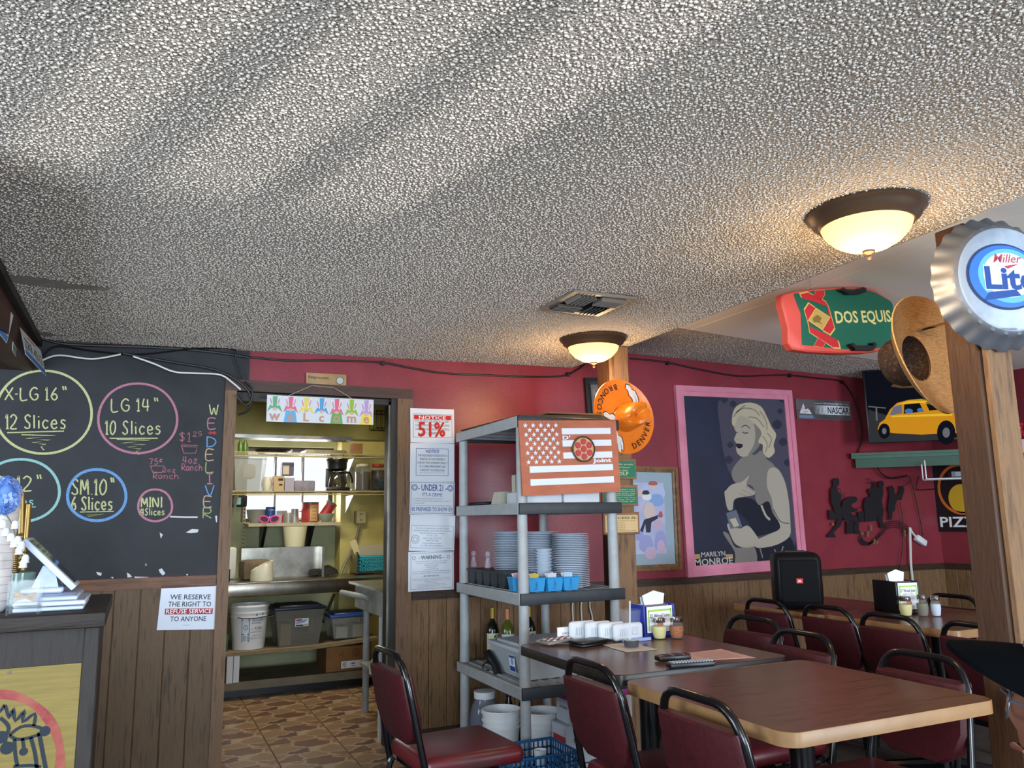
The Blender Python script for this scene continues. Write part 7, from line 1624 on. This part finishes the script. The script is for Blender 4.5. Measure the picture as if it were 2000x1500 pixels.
# straw hat behind the post
STRAW = mat('straw_weave', '#a9804f', .8, col2='#8a6238', scale=30, stretch=(1, 8, 8), bump=.4, bscale=120)
DSTRAW = mat('dark_woven_crown', '#2c1d16', .7, col2='#5a4028', scale=90, lo=.5, hi=.68, bump=.5, bscale=160)
hc = V((2.645, 2.03, 1.875)); ax = V((-.12, .98, -.08)).normalized(); M_ = frame(hc, ax.orthogonal(), ax.cross(ax.orthogonal()))
if M_.to_3x3().col[2].dot(ax) < 0: M_ = frame(hc, ax.orthogonal(), -ax.cross(ax.orthogonal()))
t = thing('straw_hat', 'tan straw hat with dark woven crown hung behind the timber post', 'hat', hc)
b = MB(M_); n = 48; vs = []
for r, z in ((.085, .0), (.12, -.012), (.17, -.03), (.215, -.065), (.218, -.062), (.172, -.024), (.12, -.006), (.085, .006)):
    for i in range(n): a = 2 * PI * i / n; k = (r - .085) / .13; vs.append((r * math.cos(a), r * math.sin(a) * 1.08, z - .015 * k * math.cos(2 * a)))
b.add(vs, [(k * n + i, k * n + (i + 1) % n, (k + 1) * n + (i + 1) % n, (k + 1) * n + i) for k in range(7) for i in range(n)], 0, True); b.build('brim', STRAW, t)
b = MB(M_); b.lathe([(.088, .0), (.09, .02), (.084, .08), (.07, .11), (.04, .118), (.001, .105), (.001, .10), (.04, .112), (.066, .105), (.08, .078), (.085, .02), (.084, .0)], 36, sy=1.15); cr = b.build('crown', DSTRAW, t)
b = MB(); b.cyl((2.665, 1.868, 1.985), (2.665, 2.06, 1.985), .006, n=8); b.build('hanging_peg', CHROME, t)
DOT = mat('painted_hole_light', '#b9b9b4', .8)  # pale discs: daylight shining through the weave, painted as colour
b = MB(M_)
for row in range(3):
    for i in range(15):
        a = PI * .55 + i * .1; r = .0835 - row * .0012; zz = .018 + row * .016 + (i % 2) * .006; p = V((r * math.cos(a), r * math.sin(a) * 1.15, zz)); nn2 = V((-math.cos(a), -math.sin(a), 0)); Mh = frame(p, nn2.cross(V((0, 0, 1))), (0, 0, 1)); bb = MB(M_ @ Mh); bb.disc(0, 0, .004, .0, 0, 8); b.v += bb.v; o_ = len(b.v) - len(bb.v); b.f += [tuple(q_ + o_ for q_ in ff) for ff in bb.f]; b.mi += bb.mi; b.sm += bb.sm
b.build('painted_light_dots', DOT, cr, kind='stuff')
# ------------------------------------------------------------------ orange hat on the far post
ORG = mat('orange_lacquer', '#d9741a', .28, col2='#cf6a14', scale=6, bump=.4, bscale=110, bdist=.003, coat=.3)
hc = PY(1212, 815, 3.80); M_ = frame(hc, (1, .12, .0), (-.0, .10, 1)); t = thing('orange_sombrero', 'shiny orange painted cowboy hat hung on the timber post', 'hat', hc); RB = .215
def brim_z(r, a): k = max(0, (r - .09) / (RB - .09)); return .006 + .02 * k * k * (1 + .4 * math.cos(2 * a))
b = MB(M_); n = 48; rs = [.06, .09, .12, .15, .18, .205, RB]; vs = []
for sgn in (1, -1):
    for r in (rs if sgn > 0 else rs[::-1]):
        for i in range(n): a = 2 * PI * i / n; vs.append((r * math.cos(a), r * math.sin(a), brim_z(r, a) + (.004 if sgn > 0 else -.004)))
K_ = 2 * len(rs)
b.add(vs, [(k * n + i, (k + 1) * n + i, (k + 1) * n + (i + 1) % n, k * n + (i + 1) % n) for k in range(K_ - 1) for i in range(n)], 0, True); b.f = [tuple(reversed(q_)) for q_ in b.f]; b.build('brim', ORG, t)
b = MB(M_ @ Matrix.Translation((.045, -.0, 0)) @ Matrix.Rotation(.55, 4, 'Z')); vs = []; n = 36
pf = [(.098, .006), (.093, .03), (.086, .07), (.078, .105), (.066, .124), (.045, .128), (.02, .118), (.001, .108)]
for r, z in pf:
    for i in range(n):
        a = 2 * PI * i / n; cr_ = .022 * math.exp(-((r * math.sin(a)) / .022) ** 2) if z > .1 else 0; vs.append((r * math.cos(a) * 1.1, r * math.sin(a) * .82, z - cr_ + .012 * math.cos(a) * (z / .12)))
b.add(vs, [(k * n + i, k * n + (i + 1) % n, (k + 1) * n + (i + 1) % n, (k + 1) * n + i) for k in range(len(pf) - 1) for i in range(n)], 0, True); b.build('crown', ORG, t)
b = MB(M_)
def arc_text(b, s, r, a0, da, h, mi):
    for i, c_ in enumerate(s):
        a = a0 + da * i; bb = MB(M_ @ Matrix.Rotation(a + PI / 2, 4, 'Z')); bb.text(c_, 0, -r - h / 2, h, None, z=brim_z(r + h / 2, a) + .0058, mi=mi, off=.01); o_ = len(b.v); b.v += bb.v; b.f += [tuple(q_ + o_ for q_ in ff) for ff in bb.f]; b.mi += bb.mi; b.sm += bb.sm
arc_text(b, 'BRONCOS', .172, PI * .56, .225, .034, 0); arc_text(b, 'DENVER', .176, -PI * .38, .2, .034, 0)
def horse(cx, cy, s, rot):
    bb = MB(M_ @ Matrix.Translation((cx, cy, 0)) @ Matrix.Rotation(rot, 4, 'Z')); P = [(-.05, .005), (-.035, .02), (-.015, .018), (.0, .03), (.03, .026), (.06, .01), (.045, .004), (.07, -.012), (.04, -.014), (.02, -.006), (.0, -.012), (-.02, -.004), (-.038, -.008)]
    r0 = math.hypot(cx, cy); zz = brim_z(min(RB, r0 + .04), math.atan2(cy, cx)) + .006
    bb.flat([(x * s * 1.1, y * s * 1.18) for x, y in P], zz, 0); bb.flat([(x * s, y * s) for x, y in P], zz + .0006, 1); bb.flat([(x * s, (y - .004) * s) for x, y in ((.0, .022), (.05, .006), (.04, .012))], zz + .001, 0); bb.disc(-.034 * s, .008 * s, .002, zz + .001, 0, 8)
    o_ = len(b.v); b.v += bb.v; b.f += [tuple(q_ + o_ for q_ in ff) for ff in bb.f]; b.mi += bb.mi; b.sm += bb.sm
horse(.075, .135, 1.25, -1.0); horse(-.085, -.02, 1.2, -.5); horse(-.06, -.135, 1.2, -1.2)
b.build('painted_lettering', [ink('#1d1a22'), ink('#c9c6c2')], t)
# plaques on the far post
def plaque(label, y0, y1, xr, back, draw, mats):
    TR = PY(xr, y0, 3.945); BR = PY(xr + 3, y1, 3.945); w = .245; h = (TR - BR).length; M_ = frame(BR - V((w, 0, 0)), (1, 0, 0), (0, 0, 1)); t = thing('wooden_plaque', label, 'plaque', BR); b = MB(M_); b.rbox(0, w, 0, h, -.006, .006, .003, 1); b.build('board', mat('plaque_wood', '#8a6240', .6, col2='#6f4c2f', scale=8), t)
    b = MB(M_); b.rect(.012, w - .012, h * .1, h * .87, .0064, 0); border(b, .016, w - .016, h * .13, h * .84, .002, 1); draw(b, w, h); b.v = [v for v in b.v]; b.build('print', mats, t); b = MB(M_); b.cyl((w * .3, h * .93, .006), (w * .3, h * .93, .012), .005, n=8); b.build('nail', CHROME, t)
GRN = ink('#1f6a52'); CRM = ink('#c3bd8e')
def g1(b, w, h):
    for k, s in enumerate(('Bowling is for people', "who don't know", 'how to play')): b.text(s, w * .5, h * (.68 - k * .15), h * .085, w * (.8, .62, .5)[k], z=.0072, mi=1)
    b.text('GOLF', w * .56, h * .19, h * .15, w * .4, z=.0072, mi=1, off=.01)
plaque('green golf joke plaque, highest of three on the timber post', 896, 936, 1240, None, g1, [GRN, CRM])
def g2(b, w, h):
    for k, s in enumerate(('When primitive man', 'screamed and beat the', 'ground with sticks, they', 'called it WITCHCRAFT.', 'When modern man does', 'the same thing, they call', 'it GOLF.')): b.text(s, w * .5, h * (.75 - k * .095), h * .06, w * .82, z=.0072, mi=1)
plaque('green witchcraft joke plaque, middle of three on the timber post', 947, 988, 1243, None, g2, [GRN, CRM])
def g3(b, w, h):
    b.text('SUCCESS IS:', w * .5, h * .69, h * .11, w * .82, z=.0072, mi=1, off=.02, shear=.15)
    for k in range(7): b.text('At age not peeing your pants.'[: 29 if k in (0, 6) else 20], w * .1, h * (.60 - k * .075), h * .045, w * (.8 if k in (0, 6) else .5), z=.0072, mi=2, align='l')
plaque('cream success is plaque, lowest of three on the timber post', 1000, 1043, 1246, None, g3, [ink('#c3a878'), ink('#2c4a2c'), ink('#6b3a24')])
# ------------------------------------------------------------------ bodyboard beer sign hung from the ceiling
BX = PZ(1640, 560, 2.425); YBd = BX.y
M_ = frame((0, YBd, 0), (1, 0, 0), (0, 0, 1)); f = mapper(M_)
t = thing('bodyboard_sign', 'green and red beer bodyboard hanging from the white ceiling', 'sign', BX)
def P5(o): return [(1500 + x / 5, 500 + y / 5) for x, y in o]
out = P5([(140, 400), (150, 370), (245, 340), (500, 312), (800, 293), (950, 300), (1060, 335), (1210, 435), (1232, 480), (1278, 745), (1265, 780), (1200, 860), (1100, 925), (950, 945), (700, 950), (400, 935), (250, 910), (205, 850), (200, 700), (165, 560), (140, 470)])
deck = P5([(248, 368), (500, 335), (800, 318), (940, 325), (1050, 358), (1190, 440), (1215, 470), (1262, 745), (1180, 850), (1090, 900), (950, 918), (700, 908), (330, 868), (325, 700), (318, 560), (270, 440)])
CORAL = mat('coral_foam', '#c9493c', .5); GREENB = mat('bottle_green_deck', '#0f5a44', .35)
b = MB(M_); po = f(out); n = len(po); cxm = sum(p[0] for p in po) / n; cym = sum(p[1] for p in po) / n
vs = [(p[0], p[1], -.045) for p in po] + [(p[0], p[1], -.008) for p in po] + [(cxm + (p[0] - cxm) * .975, cym + (p[1] - cym) * .96, .0) for p in po]
b.add(vs, [tuple(range(n - 1, -1, -1))] + [(k * n + i, k * n + (i + 1) % n, (k + 1) * n + (i + 1) % n, (k + 1) * n + i) for k in range(2) for i in range(n)] + [tuple(range(2 * n, 3 * n))]); b.f = b.f if True else b.f; b.build('foam_body', CORAL, t)
b = MB(M_); b.flat(f(deck), .0012); b.build('deck', GREENB, t)
b = MB(M_); z1 = .002
for poly in ([(300, 362), (380, 345), (560, 440), (590, 490), (655, 715), (608, 780), (530, 735), (600, 600), (575, 490), (440, 440), (318, 405)], [(440, 345), (545, 328), (556, 375), (520, 435), (436, 385), (465, 345)], [(345, 520), (390, 450), (460, 500), (385, 630), (400, 690), (690, 830), (710, 910), (640, 905), (400, 750), (385, 660)], [(440, 880), (485, 800), (560, 850), (535, 895)]):
    b.flat(f(P5([(x, y) for x, y in poly])), z1, 1); cx0 = sum(p[0] for p in poly) / len(poly); cy0 = sum(p[1] for p in poly) / len(poly); b.flat(f(P5([(cx0 + (x - cx0) * .93, cy0 + (y - cy0) * .93) for x, y in poly])), z1 + .0006, 0)
b.flat(f(P5([(462, 505), (605, 598), (528, 728), (385, 632)])), z1 + .0012, 1); b.flat(f(P5([(464, 515), (595, 600), (526, 715), (397, 630)])), z1 + .0016, 2); b.flat(f(P5([(430, 610), (470, 575), (500, 590), (520, 610), (500, 640), (530, 670), (480, 650), (440, 650)])), z1 + .002, 3)
b.build('ribbon_print', [ink('#b8242a'), ink('#c9a85a'), ink('#b3924a'), ink('#7a5f2c')], t)
b = MB(M_); (xa, ya), (xb, yb_) = f(P5([(662, 655)]))[0], f(P5([(1205, 640)]))[0]
M3 = frame(M_ @ V((xa, ya, .0025)), V((xb - xa, 0, yb_ - ya)), (0, 0, 1)); b.M = M3; Lw = math.hypot(xb - xa, yb_ - ya)
b.text('DOS EQUIS', Lw / 2, .0, Lw * .155, Lw, z=0, mi=0, off=.025)
for i_, xx in enumerate((.01, .12, .24)): pass
b.build('lettering', ink('#cfc07a'), t)
for poly in ([(665, 345), (690, 322), (735, 345), (790, 352), (850, 345), (880, 318), (912, 330), (915, 365), (870, 382), (740, 385), (710, 365)], [(765, 880), (790, 860), (815, 885), (985, 885), (975, 860), (1000, 850), (1015, 880), (985, 930), (810, 930), (800, 910)]):
    b = MB(M_); b.prism(f(P5(poly)), .002, .03); b.build('handle', BLACK, t)
for px in (1590, 1700):
    q = PY(px, 566, YBd - 0); b = MB(); b.tube([(q.x, YBd + .02, q.z - .01), (q.x, YBd + .02, zr(q.x) - .001)], .003, 6); b.build('hook', CHROME, t)
# ------------------------------------------------------------------ person in a cap at the right edge
SKIN = mat('skin', '#6f4635', .5, col2='#5f3a2b', scale=12); HAIR = mat('short_grey_hair', '#3a3530', .8); SHIRT = mat('dark_blue_shirt', '#1b2233', .8)
fx = V((-.55, .835, 0)).normalized(); rt = V((fx.y, -fx.x, 0)); up = V((0, 0, 1))
pit = math.radians(12); fh = fx * math.cos(pit) + up * math.sin(pit); uh = up * math.cos(pit) - fx * math.sin(pit)
tip = O3 + ray(1850, 1278).normalized() * 1.25
hd = tip - fh * .177 - uh * .03                                            # the head is tipped back, looking up
t = thing('person', 'person in a dark cap and glasses seen at the edge of the picture', 'person', (hd.x, hd.y, 0))
HM = Matrix((rt, fh, uh)).transposed().to_4x4(); HM.translation = hd       # local x = person's right, y = facing, z = up
BMx = Matrix((rt, fx, up)).transposed().to_4x4(); BMx.translation = hd
zf = -hd.z + .06
# body: torso, neck, arms as one continuous skin
def body_mesh():
    me = bpy.data.meshes.new('body'); Vv = [(0, -.05, -.54), (0, -.06, -.44), (0, -.06, -.33), (0, -.055, -.235), (0, -.045, -.16), (0, -.03, -.09),
        (.16, -.06, -.235), (.20, -.05, -.40), (.18, .14, -.46), (.16, .22, -.45), (-.16, -.06, -.235), (-.20, -.05, -.40), (-.18, .14, -.46), (-.16, .22, -.45), (.1, .1, -.53), (.11, .36, -.54), (.11, .38, zf), (-.1, .1, -.53), (-.11, .36, -.54), (-.11, .38, zf)]
    E_ = [(0, 1), (1, 2), (2, 3), (3, 4), (4, 5), (3, 6), (6, 7), (7, 8), (8, 9), (3, 10), (10, 11), (11, 12), (12, 13), (0, 14), (14, 15), (15, 16), (0, 17), (17, 18), (18, 19)]
    Rr = [.15, .145, .15, .12, .06, .055, .075, .05, .04, .035, .075, .05, .04, .035, .09, .07, .05, .09, .07, .05]
    me.from_pydata(Vv, E_, []); o = bpy.data.objects.new('body', me); COL.objects.link(o)
    md = o.modifiers.new('skin', 'SKIN'); o.modifiers.new('sub', 'SUBSURF').levels = 1; o.modifiers['sub'].render_levels = 1
    for i, sv in enumerate(me.skin_vertices[0].data): sv.radius = (Rr[i], Rr[i] * .85); sv.use_root = (i == 0)
    me.materials.append(SHIRT); o.matrix_basis = BMx; return o
bo = body_mesh(); bo.parent = t; bo.matrix_parent_inverse = t.matrix_basis.inverted()
b = MB(HM); vs = []; n = 28; m_ = 18
for j in range(m_ + 1):
    th = PI * j / m_; zz = .118 * math.cos(th)
    for i in range(n):
        a = 2 * PI * i / n; r = math.sin(th); x = .075 * r * math.cos(a); y = .095 * r * math.sin(a)
        if y > 0 and zz < 0: x *= 1 - .25 * (-zz / .118); y *= 1 - .05 * (-zz / .118)
        if abs(x) < .02 and y > .05: y += .016 * math.exp(-((zz + .012) / .02) ** 2) * (1 - abs(x) / .02) + .006 * math.exp(-((zz + .055) / .012) ** 2)
        if y > .05 and abs(abs(x) - .03) < .015 and abs(zz - .01) < .018: y -= .007
        vs.append((x, y, zz))
b.add(vs, [(j * n + i, (j + 1) * n + i, (j + 1) * n + (i + 1) % n, j * n + (i + 1) % n) for j in range(m_) for i in range(n)], 0, True); b.build('head', SKIN, t)
for s_ in (-1, 1):
    b = MB(HM); b.lathe([(.001, .006), (.006, .004), (.008, 0), (.006, -.004), (.001, -.006)], 12, (s_ * .03, .078, .008)); b.build('eye', mat('eye_white', '#b9b4ae', .2), t)
b = MB(HM); b.tube([(-.022, .082, -.058), (0, .092, -.060), (.022, .082, -.058)], [.002, .005, .002], 8); b.build('mouth', mat('lips', '#5c2f2a', .5), t)
for s_ in (-1, 1):
    b = MB(HM); b.lathe([(.001, .006), (.012, .007), (.018, .0), (.01, -.006), (.001, -.006)], 14, (0, 0, 0)); b.v = [HM @ (Matrix.Translation((s_ * .077, -.005, -.008)) @ Matrix.Rotation(PI / 2, 4, 'Y') @ Matrix.Scale(1.6, 4, (1, 0, 0)) @ (HM.inverted() @ v)) for v in b.v]; b.build('ear', SKIN, t)
b = MB(HM); b.lathe([(.077, -.03), (.08, .0), (.078, .03)], 28, (0, -.006, 0), sy=1.22, a0=PI * 1.08, a1=PI * 1.92); b.build('hair', HAIR, t)
CAPB = mat('navy_cap_cloth', '#2b4a78', .85, col2='#243f68', scale=60); CAPK = mat('black_fuzzy_bill', '#050608', 1.0, spec=.05)
b = MB(HM); b.lathe([(.083, .03), (.085, .05), (.08, .085), (.062, .113), (.03, .127), (.001, .13)], 30, (0, -.004, 0), sy=1.22); b.build('cap_crown', CAPB, t)
b = MB(HM); n = 20; vs = []
for lay in (0, 1):
    for j in range(5):
        k = j / 4
        for i in range(n + 1):
            a = PI * .08 + PI * .84 * i / n; bx = .085 * math.cos(a); by = .095 * math.sin(a); L_2 = .085 * math.sin(a) ** .9; vs.append((bx * (1 + .02 * k), by + L_2 * k, .056 - .012 * k - .034 * (bx / .085) ** 2 + (.010 if lay else -.006) * (1 - .6 * k * k)))
q_ = 5 * (n + 1); fs = []
for lay in (0, 1):
    for j in range(4):
        for i in range(n):
            a0_ = lay * q_ + j * (n + 1) + i; ff = (a0_, a0_ + 1, a0_ + n + 2, a0_ + n + 1); fs.append(ff if lay else tuple(reversed(ff)))
for i in range(n): a0_ = 4 * (n + 1) + i; fs.append((a0_, a0_ + 1, q_ + a0_ + 1, q_ + a0_))
b.add(vs, fs, 0, True); b.build('cap_bill', CAPK, t)
GF = mat('pale_metal_rim', '#4d4e52', .4, metal=.5); LENS = thin('spectacle_lens', '#8a8480', .10, .03)
for s_ in (-1, 1):
    P = [HM @ V((s_ * .033 + .025 * math.cos(a), .104, -.003 + .019 * math.sin(a))) for a in [2 * PI * i / 24 for i in range(24)]]
    b = MB(); b.tube(P, .0012, 6, closed=True); b.build('glasses_rim', GF, t); b = MB(); b.add(P, [tuple(range(24))]); b.build('glasses_lens', LENS, t)
    b = MB(); b.tube([HM @ V((s_ * .058, .103, .004)), HM @ V((s_ * .08, .03, .006)), HM @ V((s_ * .081, -.01, .0))], .0018, 6); b.build('glasses_temple', GF, t)
b = MB(); b.tube([HM @ V((-.008, .104, .0)), HM @ V((0, .113, .004)), HM @ V((.008, .104, .0))], .0018, 6); b.build('glasses_bridge', GF, t)
# chair under the person
dup(ch, (hd.x - .02, hd.y - .03, 0), math.atan2(-fx.x, fx.y), 'burgundy chair the person in the cap sits on', CG)
